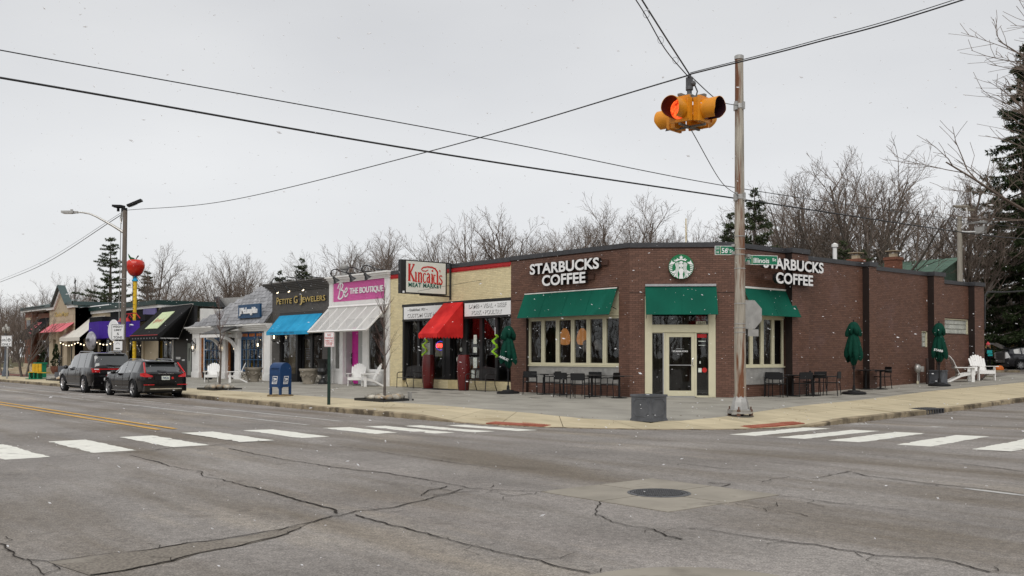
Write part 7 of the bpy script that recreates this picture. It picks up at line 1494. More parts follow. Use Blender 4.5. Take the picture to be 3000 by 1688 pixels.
def stonering(lab, x0, x1, y0, y1, n, seed):
    r = random.Random(seed); cx, cy = (x0+x1)/2, (y0+y1)/2; z = zs(cx,cy); t = thing('stone_bed', lab, 'planting bed', (cx,cy,z), group='cobble tree beds'); k = MB(); k.box(x0,x1,y0,y1,z-.05,z+.035); k.build('soil', M['soil'], t)
    k = MB()
    for q in ((x0-.03,x1+.03,y0-.03,y0),(x0-.03,x1+.03,y1,y1+.03),(x0-.03,x0,y0,y1),(x1,x1+.03,y0,y1)): k.box(*q,z-.05,z+.07)
    k.build('edging', M['blackp'], t)
    for i in range(n):
        a = 2*math.pi*i/n*2.0; f = 1 if i < n*.62 else .45; sx = (x1-x0)/2*.80*f; sy = (y1-y0)/2*.80*f; rr = r.uniform(.09,.17); k = MB(); k.sphere((cx+sx*math.cos(a)*r.uniform(.9,1.1), cy+sy*math.sin(a)*r.uniform(.9,1.1), z+.06+rr*.45), rr, 9, 6, sc=(r.uniform(.9,1.5),r.uniform(.8,1.2),r.uniform(.55,.8))); 
        for q in range(len(k.v)): v = k.v[q]; k.v[q] = (v[0]+r.uniform(-.008,.008), v[1]+r.uniform(-.008,.008), v[2]+r.uniform(-.008,.008))
        k.build('stone', M['cobble'], t, smooth=70)
    return t
stonering('cobble edged tree bed with sapling near the meat market kerb', -6.25, -4.55, -6.75, -5.6, 24, 2); stonering('cobble edged tree bed with sapling in front of the slate roof shop', -19.5, -17.7, -6.75, -5.55, 24, 5)
k = MB(); k.box(-4.6,-4.5,-5.75,-5.65,-.13,.17); tag(k.build('stake_stub', M['galv']), 'short grey metal stub at the corner of the cobble tree bed', 'post stub')
# gas meter
gm = thing('gas_meter', 'grey gas meter and pipes on the dark brick side wall', 'gas meter', (2.5,14.3,.27)); z = rise(14.3); k = MB(); k.sphere((2.72,14.15,z+.62), .17, 12, 8, sc=(.8,1,1.1)); k.lathe([(.14,0),(.14,.22)], 14, (2.75,14.32,z+.5)); k.build('meter_body', M['galv'], gm, smooth=True)
k = MB(); k.tube([(2.68,14.2,z),(2.68,14.2,z+.5)], .03, 8); k.tube([(2.62,14.45,z),(2.62,14.45,z+.75),(2.62,14.2,z+.8)], .025, 8); k.build('pipe', M['galv'], gm); k = MB(); k.lathe([(.045,0),(.045,.12)], 8, (2.68,14.2,z)); k.build('pipe_collar', M['cream'], gm)
for i, y in enumerate((14.52,15.42)): k = MB(); k.lathe([(.055,0),(.055,1.02),(.04,1.05),(.01,1.06)], 10, (2.92,y,rise(y)-.01)); tag(k.build('bollard', mat('brown_bollard_paint', (.035,.020,.016), .5, n=(4,.3)), smooth=True), ['brown pipe bollard in front of the gas meter','brown pipe bollard behind the lead grey planter by the wall'][i], 'bollard', 'brown pipe bollards')
cdt = thing('service_cable', 'thick black service cable leaving the back corner of the dark brick wall', 'cable', (2.5,20.8,4.2)); k = MB(); k.tube([(2.72,20.22,2.6),(2.73,20.24,3.6),(2.71,20.3,4.1),(2.72,20.55,4.28),(2.8,22,4.33),(3.2,30,4.9),(3.8,45,6.2)], .035, 6); k.build('cable', M['blackp'], cdt)
# ================================================================ FAR LEFT STREET THINGS
def ypole():
    x, y = -44.2, -.95; z = zs(x,y); t = thing('apple_pole_sign', 'yellow ruler pole topped by a giant red apple', 'pole sign', (x,y,z)); k = MB(); k.lathe([(.125,0),(.125,6.35)], 14, (x,y,z)); k.build('pole', mat('ruler_yellow', (.68,.44,.025), .5, n=(3,.06)), t, smooth=True)
    k = MB(); k.lathe([(.20,0),(.20,.06),(.03,.34)], 14, (x,y,z+6.35)); k.build('pole_cap', M['blue'], t)
    k = MB()
    for i in range(22): k.fbox(Vector((x,y,z)), Vector((.62,.78,0)).normalized(), Z, Vector((.78,-.62,0)).normalized(), -.115, -.115+(.10 if i % 2 else .16), .6+i*.26, .62+i*.26, .05, .1262)
    k.build('ruler_mark', M['txtblk'], t)
    k = MB(); prof = [(.02,.02),(.18,-.03),(.30,.03),(.44,.22),(.54,.50),(.575,.72),(.54,.92),(.42,1.05),(.26,1.09),(.12,1.05),(.02,.98)]; c = Vector((x,y,z+6.72)); n = 28
    vs = []
    for r_, h in prof:
        for j in range(n): a = 2*math.pi*j/n; q = 1.06*(1+.010*math.cos(5*a)); vs.append((c.x+r_*q*math.cos(a), c.y+r_*q*math.sin(a), c.z+h))
    k.add(vs, [(i*n+j, i*n+(j+1)%n, (i+1)*n+(j+1)%n, (i+1)*n+j) for i in range(len(prof)-1) for j in range(n)]); k.build('apple', mat('glossy_red_apple', (.46,.010,.008), .18, .5, n=(2,.2), col2=(.52,.028,.010)), t, smooth=80)
    U_ = Vector((.62,.78,0)).normalized(); k = MB(); k.tube([c+Z*.98, c+Z*1.15+U_*.05, c+Z*1.36+U_*.20], [.035,.03,.045], 6); k.build('stem', M['soil'], t)
    k = MB(); P_ = [(0,1.05),(-.08,1.2),(-.30,1.26),(-.42,1.42),(-.50,1.50),(-.44,1.25),(-.35,1.1),(-.15,1.04)]; k.prism(P_[::-1], c, U_, Z, U_.cross(Z), -.02, .02); k.build('leaf', mat('apple_leaf_green', (.012,.085,.02), .5, n=(3,.2)), t)
ypole()
t = thing('grey_pole', 'bare grey wooden pole rising behind the black awning roof', 'pole', (-55.6,3,4)); k = MB(); k.tube([(-55.67,3,3.5),(-55.67,3,7.85)], .17, 10); k.build('pole', M['wood'], t)
x, y = -46.4, -8.25; t = flatsign('parking_only_sign', 'white parking only sign in front of the globe street lamp at the far left', (x+.05,y-.05,zs(x,y)+2.42), .68, .70, [('ONLY',-.28,.14,.55)], rim=True, U=Vector((.6,.8,0)))
UQ = Vector((.6,.8,0)).normalized(); NQ = UQ.cross(Z); cq = Vector((x+.05,y-.05,zs(x,y)+2.42)); k = MB(); k.tube([cq + UQ*(.16+.09*math.cos(a)) + Z*(.07+.09*math.sin(a)) + NQ*.005 for a in [i*math.pi/8 for i in range(17)]], .016, 4); k.fbox(cq, UQ, Z, NQ, -.008, .008, -.06, .28, 0, .004)
for o_ in (-.24,-.10): k.tube([cq + UQ*(o_+.05*math.cos(a)) + Z*(.04+.05*math.sin(a)) + NQ*.005 for a in [i*math.pi/6 for i in range(13)]], .010, 4)
k.tube([cq+UQ*-.24+Z*.04+NQ*.005, cq+UQ*-.20+Z*.12+NQ*.005, cq+UQ*-.12+Z*.12+NQ*.005, cq+UQ*-.10+Z*.04+NQ*.005], .010, 4); k.build('symbol', M['txtblk'], t); text('P', M['txtblk'], cq+UQ*.16+Z*.02+NQ*.003, UQ, Z, .10, .07, .003, t, bold=.02)
k = MB(); k.fbox(Vector((x,y,zs(x,y))), UQ, Z, NQ, -.05, .05, 0, 2.3, -.08, -.03); k.build('post', M['galv'], t)
x, y = -52.6, -6.9; z = zs(x,y); gl_ = thing('globe_lamp', 'globe street lamp on a grey post behind the parking only sign', 'street lamp', (x,y,z)); k = MB(); k.lathe([(.24,0),(.24,.3),(.16,.5),(.12,.9),(.09,1),(.075,2.85),(.12,2.9),(.14,3.0)], 12, (x,y,z)); k.build('post', mat('slate_post_paint', (.10,.115,.14), .5), gl_, smooth=True); k = MB(); k.sphere((x,y,z+3.27), .27, 16, 10, sc=(1,1,1)); k.lathe([(.11,0),(.07,.09),(.02,.17)], 10, (x,y,z+3.51)); k.build('globe', M['globe'], gl_, smooth=80)
t = thing('litter_bin', 'dark green litter bin by the yellow bench', 'bin', (-46.6,-6.2,-.14)); k = MB(); z = -.14; k.box(-46.9,-46.3,-6.5,-5.9,z,z+.98); k.box(-46.95,-46.25,-6.55,-5.85,z+.90,z+1.0); k.build('body', M['sgreen'], t); k = MB(); k.box(-46.8,-46.4,-6.51,-6.49,z+.5,z+.8); k.build('panel', M['dkgreen'], t)
t = thing('yellow_bench', 'bench made with yellow slats and green legs at the far left kerb', 'bench', (-43.2,-6.9,-.15)); z = -.15
bx_ = Vector((-43.6,-7.2,z)); ux_ = Vector((.75,.66,0)).normalized(); vx_ = Vector((-.66,.75,0)); 
for i in range(3): k = MB(); k.fbox(bx_, ux_, vx_, Z, -.30+i*.22, -.30+i*.22+.19, .0, .06, .46, .95); k.build('back_panel', mat('bench_yellow', (.55,.34,.02), .5) if i == 0 else bpy.data.materials['bench_yellow'], t)
k = MB(); k.fbox(bx_, ux_, vx_, Z, -.3, .4, -.40, .0, .40, .45); k.fbox(bx_, ux_, vx_, Z, .35, .95, -.45, .0, .38, .42); k.build('seat', bpy.data.materials['bench_yellow'], t); k = MB()
for u in (-.25, .05, .30): k.fbox(bx_, ux_, vx_, Z, u, u+.08, -.4, .05, 0, .42); 
k.fbox(bx_, ux_, vx_, Z, -.4, .6, -.5, .15, 0, .04); k.build('leg', M['sgreen'], t)
t = thing('grey_bench', 'grey concrete stepped bench beside the yellow bench', 'bench', (-42,-6.0,-.14)); k = MB(); k.fbox(Vector((-43.0,-6.1,-.14)), ux_, vx_, Z, 0, 1.1, 0, .3, 0, .80); k.fbox(Vector((-43.0,-6.1,-.14)), ux_, vx_, Z, .1, 1.3, -.5, 0, 0, .42); k.build('block', M['lead'], t)
stp = thing('front_steps', 'low tan stone steps in front of the limestone shop', 'steps', (-58,-3,0)); k = MB()
for i in range(3): k.box(-64+i*.2,-55-i*.2,-4.6+i*.4,-2.2,zs(-58,-4)+i*.16,zs(-58,-4)+(i+1)*.16)
k.box(-75,-66,-4.2,-2.2,-.12,.2); k.build('tread', M['tanst'], stp)
k = MB(); k.box(-75,-50,-6.2,-4.9,-.13,-.09); kind(k.build('brick_paving', mat('red_brick_paving', (.19,.085,.065), .85, n=(3,.3))), 'structure')
def railing(lab, pts):
    t = thing('handrail', lab, 'railing', pts[0], group='bent black handrails'); k = MB(); P_ = [Vector(p) for p in pts]; k.tube([p+Z*1.0 for p in P_], .035, 6); k.tube([p+Z*.7 for p in P_], .022, 6); k.build('rail', M['blackp'], t); k = MB()
    for p in P_[::2]: k.tube([p, p+Z*1.0], .03, 6)
    k.build('post', M['blackp'], t)
for i, (x0, y0, x1) in enumerate(((-49.5,-4.2,-54),(-53.0,-4.2,-57.5),(-57,-4.3,-62),(-62,-4.6,-67),(-66.5,-5,-74))): railing(['bent black handrail nearest the dark parked cars','bent black handrail behind the yellow bench','bent black handrail behind the green litter bin','bent black handrail near the thin far tree','bent black handrail at the far left edge behind the lamp'][i], [(x0,y0,-.12),(x0-.6,y0+.1,-.12),(lerp(x0,x1,.4),y0+.5,.2),(lerp(x0,x1,.7),y0+.9,.3),(x1,y0+1.2,.35)])
for i, (x, y) in enumerate(((-52.6,-3.6),(-56.9,-3.4))):
    t = thing('spiral_topiary', ['dark clipped evergreen in a pot right of the handrails','dark clipped evergreen in a pot behind the handrails'][i], 'potted plant', (x,y,0), group='clipped evergreens in pots'); k = MB(); k.lathe([(.2,0),(.34,.25),(.38,.55),(.3,.55),(.02,.5)], 10, (x,y,0)); k.build('pot', mat('terracotta', (.20,.085,.055), .8, n=(5,.2)) if i == 0 else bpy.data.materials['terracotta'], t); k = MB(); r = random.Random(i)
    for q in range(420): a = r.uniform(0,6.28); h = r.uniform(.6,2.1); rr = (.32*(1-(h-.6)/1.7)+.06)*(.75+.25*math.sin(h*9)); p = Vector((x+rr*math.cos(a),y+rr*math.sin(a),h)); d = Vector((r.uniform(-1,1),r.uniform(-1,1),r.uniform(-1,1)))*.09; e = d.cross(Vector((.3,.8,.5))); k.add([p-d,p+e,p+d,p-e], [(0,1,2,3)])
    kind(k.build('leaves', M['needle'], t), 'stuff')
stonering('pale cobble tree bed behind the dark sports utility car', -40.6, -38.4, -7.4, -6.3, 14, 8)
nb_ = thing('newspaper_box', 'newspaper box with yellow sign beside the yellow pole', 'newspaper box', (-43.2,-2.2,0)); k = MB(); k.box(-43.5,-43.0,-2.45,-2.05,.25,1.25); k.box(-43.45,-43.05,-2.4,-2.1,0,.25); k.build('box', M['letterw'], nb_); k = MB(); k.box(-43.42,-43.08,-2.47,-2.45,.55,1.1); k.build('front_sign', M['marky'], nb_); k = MB(); k.box(-43.3,-42.7,-2.9,-2.5,.2,.6); k.build('rack', M['blue'], nb_)
# ================================================================ CARS
def carpart(mb, name, m, t, smooth=True): return mb.build(name, m, t, smooth=smooth, local=True)
def car(name, lab, loc, rz, P, cm):
    """lofted car body, front towards +X. P: profile tables over x (0 rear .. L front)"""
    t = thing(name, lab, 'car', loc, rz); L_ = P['L']; W_ = P['W']/2
    def itp(tab, x):
        for (a, b), (c, d) in zip(tab[:-1], tab[1:]):
            if x <= c:
                f = (x-a)/(c-a) if c > a else 0; f = min(max(f,0),1); return b+(d-b)*f
        return tab[-1][1]
    R = P['R']; ax = P['axles']; xs_ = sorted(set([round(L_*i/56,4) for i in range(57)] + [a+o for a in ax for o in (-R-.06,-R*.8,-R*.5,0,R*.5,R*.8,R+.06)] + P.get('cuts', [])))
    xs_ = [x for x in xs_ if 0 <= x <= L_]
    def low(x):
        z = itp(P['low'], x)
        for a in ax:
            d = abs(x-a); ra = R+.055
            if d < ra: z = max(z, R*.98 + math.sqrt(ra*ra-d*d)*.98 - .0)
        return z
    rows = []
    for x in xs_:
        e = itp(P['plan'], x); wl = W_*e; zb = itp(P['belt'], x); zr_ = itp(P['roof'], x); zl = low(x); cab = itp(P['cab'], x)    # cab 0..1: greenhouse present
        zm = zb - (zb-itp(P['low'], x))*.42; zm2 = max(zm, zl+.02)
        wr = lerp(wl*.90, wl*P.get('tumble',.74), cab)
        prof = [(wl*.93, zl), (wl*.972, max(zl+.01, lerp(zl, zm2, .40))), (wl, zm2), (wl*.972, lerp(zm2, zb, .62)), (wl*.935, zb), (wl*.90, zb+.016), (wr, lerp(zb+.02, zr_-.07, cab) if cab > 0 else zb+.02), (wr*.93, zr_-.028 if cab > .5 else lerp(zb+.03, zr_-.01, .7)), (wr*.6, zr_-.006), (0, zr_)]
        rows.append([Vector((x-L_/2, y, z)) for y, z in prof])
    n = len(rows[0]); body = MB(); glassm = MB(); wind = MB()
    for i in range(len(rows)-1):
        xm = (xs_[i]+xs_[i+1])/2
        for j in range(n-1):
            dest = body
            if j == 5 and any(a < xm < b for a, b in P['sidewin']): dest = glassm
            if j in (6, 7, 8) and any(a < xm < b for a, b in P['screens']): dest = wind
            for sy in (1, -1):
                q = [rows[i][j], rows[i+1][j], rows[i+1][j+1], rows[i][j+1]]; q = [(p.x, p.y*sy, p.z) for p in q]; dest.add(q, [(0,1,2,3) if sy > 0 else (3,2,1,0)])
    for r_, fl in ((rows[0], True), (rows[-1], False)):
        vs = [(p.x, p.y, p.z) for p in r_] + [(p.x, -p.y, p.z) for p in reversed(r_[:-1])]; body.add(vs, [tuple(range(len(vs))) if not fl else tuple(reversed(range(len(vs))))])
    def weld(k):
        seen = {}; nv = []; mp_ = []
        for v in k.v:
            key = (round(v[0],4), round(v[1],4), round(v[2],4))
            if key not in seen: seen[key] = len(nv); nv.append(v)
            mp_.append(seen[key])
        nf, nm = [], []
        for f, m_ in zip(k.f, k.m):
            g = []
            for i in f:
                if not g or mp_[i] != g[-1]: g.append(mp_[i])
            if len(g) > 1 and g[0] == g[-1]: g.pop()
            if len(set(g)) >= 3: nf.append(tuple(g)); nm.append(m_)
        k.v, k.f, k.m = nv, nf, nm; return k
    weld(body).build('body', cm, t, smooth=40, local=True); weld(glassm).build('side_window', M['carglass'], t, smooth=40, local=True); weld(wind).build('windscreen', M['carglass'], t, smooth=40, local=True)
    k = MB(); k.box(-L_/2+.25, L_/2-.25, -W_*.80, W_*.80, .20, itp(P['belt'], L_/2)-.12); k.build('underbody', M['plast'], t, local=True)
    sm = P['seams']
    for xx in sm:
        for sy in (1, -1):
            e = W_*itp(P['plan'], xx); zb = itp(P['belt'], xx); z0_ = itp(P['low'], xx)+.06; zm_ = zb-(zb-z0_)*.42; k = MB(); k.tube([(xx-L_/2, sy*e*.974, lerp(z0_,zm_,.4)), (xx-L_/2, sy*(e+.001), zm_), (xx-L_/2, sy*e*.973, lerp(zm_,zb,.62)), (xx-L_/2, sy*e*.936, zb)], .006, 4); k.build('door_seam', M['rubber'], t, local=True)
    for a in ax:
        for sy in (1, -1):
            q_ = [(a-L_/2+(R+.05)*math.cos(b*math.pi/10), sy*(W_*itp(P['plan'],a)-.012), R*.98+(R+.05)*math.sin(b*math.pi/10)) for b in range(11)]; k = MB(); k.tube(q_, .020, 4); k.build('wheel_arch', M['plast'], t, local=True)
    for a in ax:
        for sy in (1, -1):
            x = a - L_/2; y = sy*(W_-.115); tw_ = .115; k = MB(); n2_ = 28; prof = [(R*.66,-tw_),(R*.90,-tw_),(R*.985,-tw_*.8),(R,-tw_*.5),(R,tw_*.5),(R*.985,tw_*.8),(R*.90,tw_),(R*.66,tw_)]
            vs = [(x+r_*math.cos(2*math.pi*j/n2_), y+d, R+r_*math.sin(2*math.pi*j/n2_)) for r_, d in prof for j in range(n2_)]; k.add(vs, [(i*n2_+(j+1)%n2_, i*n2_+j, (i+1)*n2_+j, (i+1)*n2_+(j+1)%n2_) for i in range(len(prof)-1) for j in range(n2_)]); wh = k.build('wheel', M['rubber'], t, smooth=True, local=True)
            k = MB(); yo = y+sy*(tw_-.015)
            for j in range(P['spokes']):
                a0 = 2*math.pi*j/P['spokes']; 
                for o_ in ((-.10,.10) if P.get('split') else (0,)):
                    c0 = Vector((x+.05*math.cos(a0), yo-sy*.01, R+.05*math.sin(a0))); c1 = Vector((x+R*.66*math.cos(a0+o_*1.6), yo-sy*.005, R+R*.66*math.sin(a0+o_*1.6))); k.beam(c0, c1, .05 if not P.get('split') else .035, .03, (0,1,0))
            ri = [(x+r_*math.cos(2*math.pi*j/n2_), yo+d*sy, R+r_*math.sin(2*math.pi*j/n2_)) for r_, d in ((R*.62,-.03),(R*.66,.005),(R*.69,.008),(R*.69,-.03)) for j in range(n2_)]; k.add(ri, [(i*n2_+j, i*n2_+(j+1)%n2_, (i+1)*n2_+(j+1)%n2_, (i+1)*n2_+j) for i in range(3) for j in range(n2_)])
            hub = [(x+.07*math.cos(2*math.pi*j/10), yo+sy*.012, R+.07*math.sin(2*math.pi*j/10)) for j in range(10)]; k.add(hub, [tuple(range(10))]); k.build('rim', P.get('rim', M['chrome']), wh, local=True)
            k = MB(); disc = [(x+R*.66*math.cos(2*math.pi*j/20), yo-sy*.06, R+R*.66*math.sin(2*math.pi*j/20)) for j in range(20)]; k.add(disc, [tuple(range(20))]); k.build('brake_disc', M['plast'], wh, local=True)
    return t, rows, xs_
M['carglass'] = mat('tinted_car_glass', (.030,.033,.034), .03, .9, n=(1.2,.3), coat=1)
M['carblack'] = mat('black_car_paint', (.006,.006,.0065), .3, .0, n=(3,.2), coat=1)
M['cargrey'] = mat('dark_grey_car_paint', (.007,.0065,.007), .3, .05, .0, n=(3,.15), coat=.9)
M['cardk'] = mat('dark_metallic_car_paint', (.022,.022,.027), .3, .1, .3, n=(3,.15), coat=1)
# --- dark grey sport utility (front towards -X world: rz = 180 deg)
LS, WS = 5.05, 1.93
PS = dict(L=LS, W=WS, R=.39, axles=[1.02,4.06], spokes=10, split=False, tumble=.76, low=[(0,.52),(.25,.36),(.5,.32),(4.5,.30),(5.05,.42)], plan=[(0,.86),(.12,.95),(.5,.99),(1,1),(4.2,1),(4.7,.95),(5.05,.78)],
  belt=[(0,1.10),(.2,1.13),(1.2,1.12),(3.4,1.07),(3.8,1.06),(4.6,.98),(5.05,.80)], roof=[(0,1.14),(.06,1.20),(.34,1.70),(.55,1.775),(1.5,1.80),(2.5,1.78),(3.1,1.68),(3.75,1.16),(4.0,1.10),(4.7,1.02),(5.05,.84)],
  cab=[(0,.0),(.06,.2),(.30,1),(3.1,1),(3.72,.1),(3.78,0),(5.05,0)], sidewin=[(.62,1.15),(1.27,2.12),(2.22,3.25)], screens=[(3.12,3.72),(.08,.33)], seams=[1.55,2.17,3.3], cuts=[.62,1.15,1.27,2.12,2.22,3.25,3.12,3.72,.08,.33,.06], rim=M['chrome'])
zr0 = zr(-25,-9.6)
su, rw, xw = car('sport_utility_car', 'dark grey sport utility car parked in front of the black wagon', (-23.9,-9.76,zr0), math.pi, PS, M['cargrey'])
k = MB()
for sy in (1, -1): k.box(-LS/2-.03,-LS/2+.30,sy*.58,sy*.88,.93,1.10)
k.box(-LS/2-.025,-LS/2+.05,-.58,.58,1.04,1.09); k.build('tail_lamp', M['tail'], su, local=True)
k = MB()
for sy in (1, -1): k.box(-LS/2-.034,-LS/2+.0,sy*.62,sy*.82,1.045,1.085)
k.build('reverse_lamp', M['letterw'], su, local=True)
k = MB(); k.box(-LS/2-.03,-LS/2+.1,-.9*.92,.9*.92,.50,.72); k.box(-LS/2-.02,-LS/2+.3,-.85,.85,.34,.5); k.build('bumper', M['cargrey'], su, local=True)
k = MB(); k.box(-LS/2-.04,-LS/2,-.75,.75,.49,.515); k.box(-LS/2+1.5,-LS/2+3.5,-WS/2+.005,-WS/2+.03,.335,.36); k.box(-LS/2+1.5,-LS/2+3.5,WS/2-.03,WS/2-.005,.335,.36)
for x0 in (1.9,2.9):
    for sy in (1,-1): k.box(-LS/2+x0,-LS/2+x0+.2,sy*(WS/2-.02),sy*(WS/2+.005),.985,1.01)
k.build('chrome_strip', M['chrome'], su, local=True)
k = MB(); k.box(-LS/2-.035,-LS/2,-.26,.26,.80,.95); k.build('number_plate', M['letterw'], su, local=True)
def ctext(t, body, m, x, z, h, w, y=0): 
    U_ = Vector((0,-1,0)); o = text(body, m, (x,y,z), U_, Z, h, w, .004, None, 'lettering', bold=.02); o.parent = t
ctext(su, 'DODGE', M['chrome'], -LS/2-.028, 1.115, .03, .5); ctext(su, '196GWR', M['navy'], -LS/2-.037, .84, .07, .36); ctext(su, 'DURANGO', M['chrome'], -LS/2-.03, .76, .025, .3, .45)
k = MB(); k.beam((-LS/2+.02,-.1,1.22),(-LS/2+.10,.30,1.25),.02,.02); k.build('wiper', M['plast'], su, local=True)
k = MB(); k.box(-LS/2+.26,-LS/2+.55,-.58,.58,1.70,1.735); k.build('rear_spoiler', M['carblack'], su, local=True)
k = MB()
for sy in (1, -1): k.tube([(-LS/2+.8,sy*.60,1.79),(-LS/2+.95,sy*.60,1.83),(-LS/2+2.6,sy*.60,1.83),(-LS/2+2.8,sy*.60,1.77)], .02, 6)
k.build('roof_rail', M['steel'], su, local=True)
k = MB(); k.prism([(0,0),(.22,0),(.05,.09)], (-LS/2+.75,0,1.80), Vector((1,0,0)), Z, Vector((0,-1,0)), -.03, .03); k.build('antenna_fin', M['cargrey'], su, local=True)
for sy in (1, -1): k = MB(); k.sphere((-LS/2+3.28,sy*1.04,1.13), .11, 10, 6, sc=(.7,1,.85)); k.build('wing_mirror', M['carblack'], su, smooth=80, local=True)
k = MB()
for sy in (1, -1): k.box(LS/2-.35,LS/2-.05,sy*.6,sy*.85,.72,.86)
k.build('headlight', M['letterw'], su, local=True)
# --- black wagon
LV, WV = 4.78, 1.88
PV = dict(L=LV, W=WV, R=.36, axles=[.98,3.86], spokes=5, split=True, tumble=.72, low=[(0,.42),(.2,.30),(.5,.25),(4.3,.23),(4.78,.34)], plan=[(0,.84),(.12,.94),(.5,.985),(1,1),(4.0,1),(4.5,.94),(4.78,.76)],
  belt=[(0,.93),(.2,.98),(1.0,1.0),(3.1,.93),(3.6,.92),(4.4,.84),(4.78,.66)], roof=[(0,.97),(.08,1.02),(.55,1.40),(.75,1.46),(1.5,1.50),(2.2,1.485),(2.7,1.41),(3.45,1.02),(3.7,.96),(4.4,.88),(4.78,.70)],
  cab=[(0,.0),(.08,.15),(.50,1),(2.7,1),(3.42,.1),(3.48,0),(4.78,0)], sidewin=[(.72,1.28),(1.38,2.10),(2.18,2.95)], screens=[(2.72,3.40),(.10,.54)], seams=[1.33,2.14,3.1], cuts=[.72,1.28,1.38,2.10,2.18,2.95,2.72,3.40,.10,.54,.08], rim=M['steel'])
vw, rv, xv = car('wagon_car', 'black station wagon with tall red tail lamps parked nearest the crossing', (-17.8,-9.74,zr0), math.pi, PV, M['carblack'])
k = MB()
for sy in (1, -1):
    k.add([(-LV/2-.02,sy*.50,.83),(-LV/2-.02,sy*.79,.83),(-LV/2+.20,sy*.90,.86),(-LV/2+.24,sy*.90,.97),(-LV/2-.0,sy*.80,1.0),(-LV/2-.02,sy*.50,.88)], [(0,1,4,5),(1,2,3,4)])
    k.beam((-LV/2+.05,sy*.775,.99),(-LV/2+.50,sy*.665,1.38),.045,.05,(1,0,0))
k.box(-LV/2-.06,-LV/2-.03,.45,.85,.52,.55); k.box(-LV/2-.06,-LV/2-.03,-.85,-.45,.52,.55); k.build('tail_lamp', M['tail'], vw, local=True)
k = MB(); k.box(-LV/2-.05,-LV/2+.15,-.80,.80,.50,.68); k.box(-LV/2-.04,-LV/2+.35,-.82,.82,.28,.5); k.build('bumper', M['carblack'], vw, local=True)
k = MB(); k.box(-LV/2-.065,-LV/2,-.62,.62,.355,.395); 
for sy in (1,-1): k.box(-LV/2+1.5,-LV/2+3.4,sy*(WV/2-.03),sy*(WV/2+.0),.255,.275)
k.build('chrome_strip', M['chrome'], vw, local=True)
k = MB(); k.box(-LV/2-.03,-LV/2,-.42,.42,.72,.86); k.build('plate_recess', M['plast'], vw, local=True); k = MB(); k.box(-LV/2-.036,-LV/2,-.16,.16,.72,.87); k.build('number_plate', M['paper'], vw, local=True)
ctext(vw, 'VOLVO', M['chrome'], -LV/2-.03, .945, .03, .62); ctext(vw, '769LKS', M['navy'], -LV/2-.038, .765, .06, .24); ctext(vw, 'V60', M['chrome'], -LV/2-.026, .785, .03, .12, .62); 
k = MB(); k.prism([(math.cos(i*math.pi/4)*.05, math.sin(i*math.pi/4)*.05) for i in range(8)], (-LV/2-.03,-.27,.79), Vector((0,-1,0)), Z, Vector((-1,0,0)), 0, .004); k.build('round_sticker', M['red2'], vw, local=True)
k = MB(); k.beam((-LV/2+.06,-.05,1.05),(-LV/2+.13,.28,1.08),.02,.02); k.build('wiper', M['plast'], vw, local=True)
k = MB(); k.box(-LV/2+.38,-LV/2+.72,-.58,.58,1.385,1.425); k.build('rear_spoiler', M['carblack'], vw, local=True)
k = MB()
for sy in (1, -1): k.tube([(-LV/2+.75,sy*.56,1.46),(-LV/2+.9,sy*.56,1.515),(-LV/2+2.3,sy*.56,1.52),(-LV/2+2.55,sy*.56,1.45)], .018, 6)
k.build('roof_rail', M['steel'], vw, local=True)
k = MB(); k.prism([(0,0),(.2,0),(.05,.07)], (-LV/2+.85,0,1.48), Vector((1,0,0)), Z, Vector((0,-1,0)), -.03, .03); k.build('antenna_fin', M['carblack'], vw, local=True)
for sy in (1, -1): k = MB(); k.sphere((-LV/2+2.95,sy*1.02,.99), .10, 10, 6, sc=(.7,1.1,.8)); k.build('wing_mirror', M['carblack'], vw, smooth=80, local=True)
k = MB()
for sy in (1, -1): k.box(LV/2-.4,LV/2-.08,sy*.55,sy*.82,.60,.72)
k.build('headlight', M['letterw'], vw, local=True)
# --- hatchback in the back car park, tailgate open
LP, WP = 4.48, 1.75
PP = dict(L=LP, W=WP, R=.31, axles=[.92,3.62], spokes=8, split=False, tumble=.70, low=[(0,.45),(.2,.30),(.5,.22),(4.1,.20),(4.48,.32)], plan=[(0,.86),(.12,.95),(.5,.99),(1,1),(3.8,1),(4.2,.93),(4.48,.74)],
  belt=[(0,1.02),(.2,1.04),(1.0,1.0),(2.9,.90),(3.4,.86),(4.1,.76),(4.48,.60)], roof=[(0,1.06),(.05,1.16),(.30,1.28),(.8,1.40),(1.5,1.48),(2.1,1.47),(2.6,1.36),(3.5,.92),(3.7,.88),(4.2,.78),(4.48,.62)],
  cab=[(0,.1),(.05,.6),(.25,1),(2.7,1),(3.46,.1),(3.52,0),(4.48,0)], sidewin=[(.55,.95),(1.05,1.85),(1.93,2.95)], screens=[(2.65,3.44)], seams=[1.0,1.9,3.0], cuts=[.55,.95,1.05,1.85,1.93,2.95,2.65,3.44,.05,.25], rim=M['steel'])
HX, HY, HZ = -3.62, 41.9, .55
hz = math.atan2(.70,.71)
hb, rh, xh = car('hatchback_car', 'dark grey hatchback with open tailgate in the rear car park at the right edge', (HX,HY,HZ), hz, PP, M['cardk'])
k = MB(); k.box(-LP/2+.0,-LP/2+.02,-.62,.62,.62,1.15); k.build('boot_opening', M['blackp'], hb, local=True)
k = MB(); k.add([(-LP/2+.35,-.66,1.34),(-LP/2+.35,.66,1.34),(-LP/2-.45,.64,1.72),(-LP/2-.45,-.64,1.72),(-LP/2-.62,.6,1.62),(-LP/2-.62,-.6,1.62)], [(0,1,2,3),(3,2,4,5)]); k.build('tailgate', M['cardk'], hb, local=True)
k = MB()
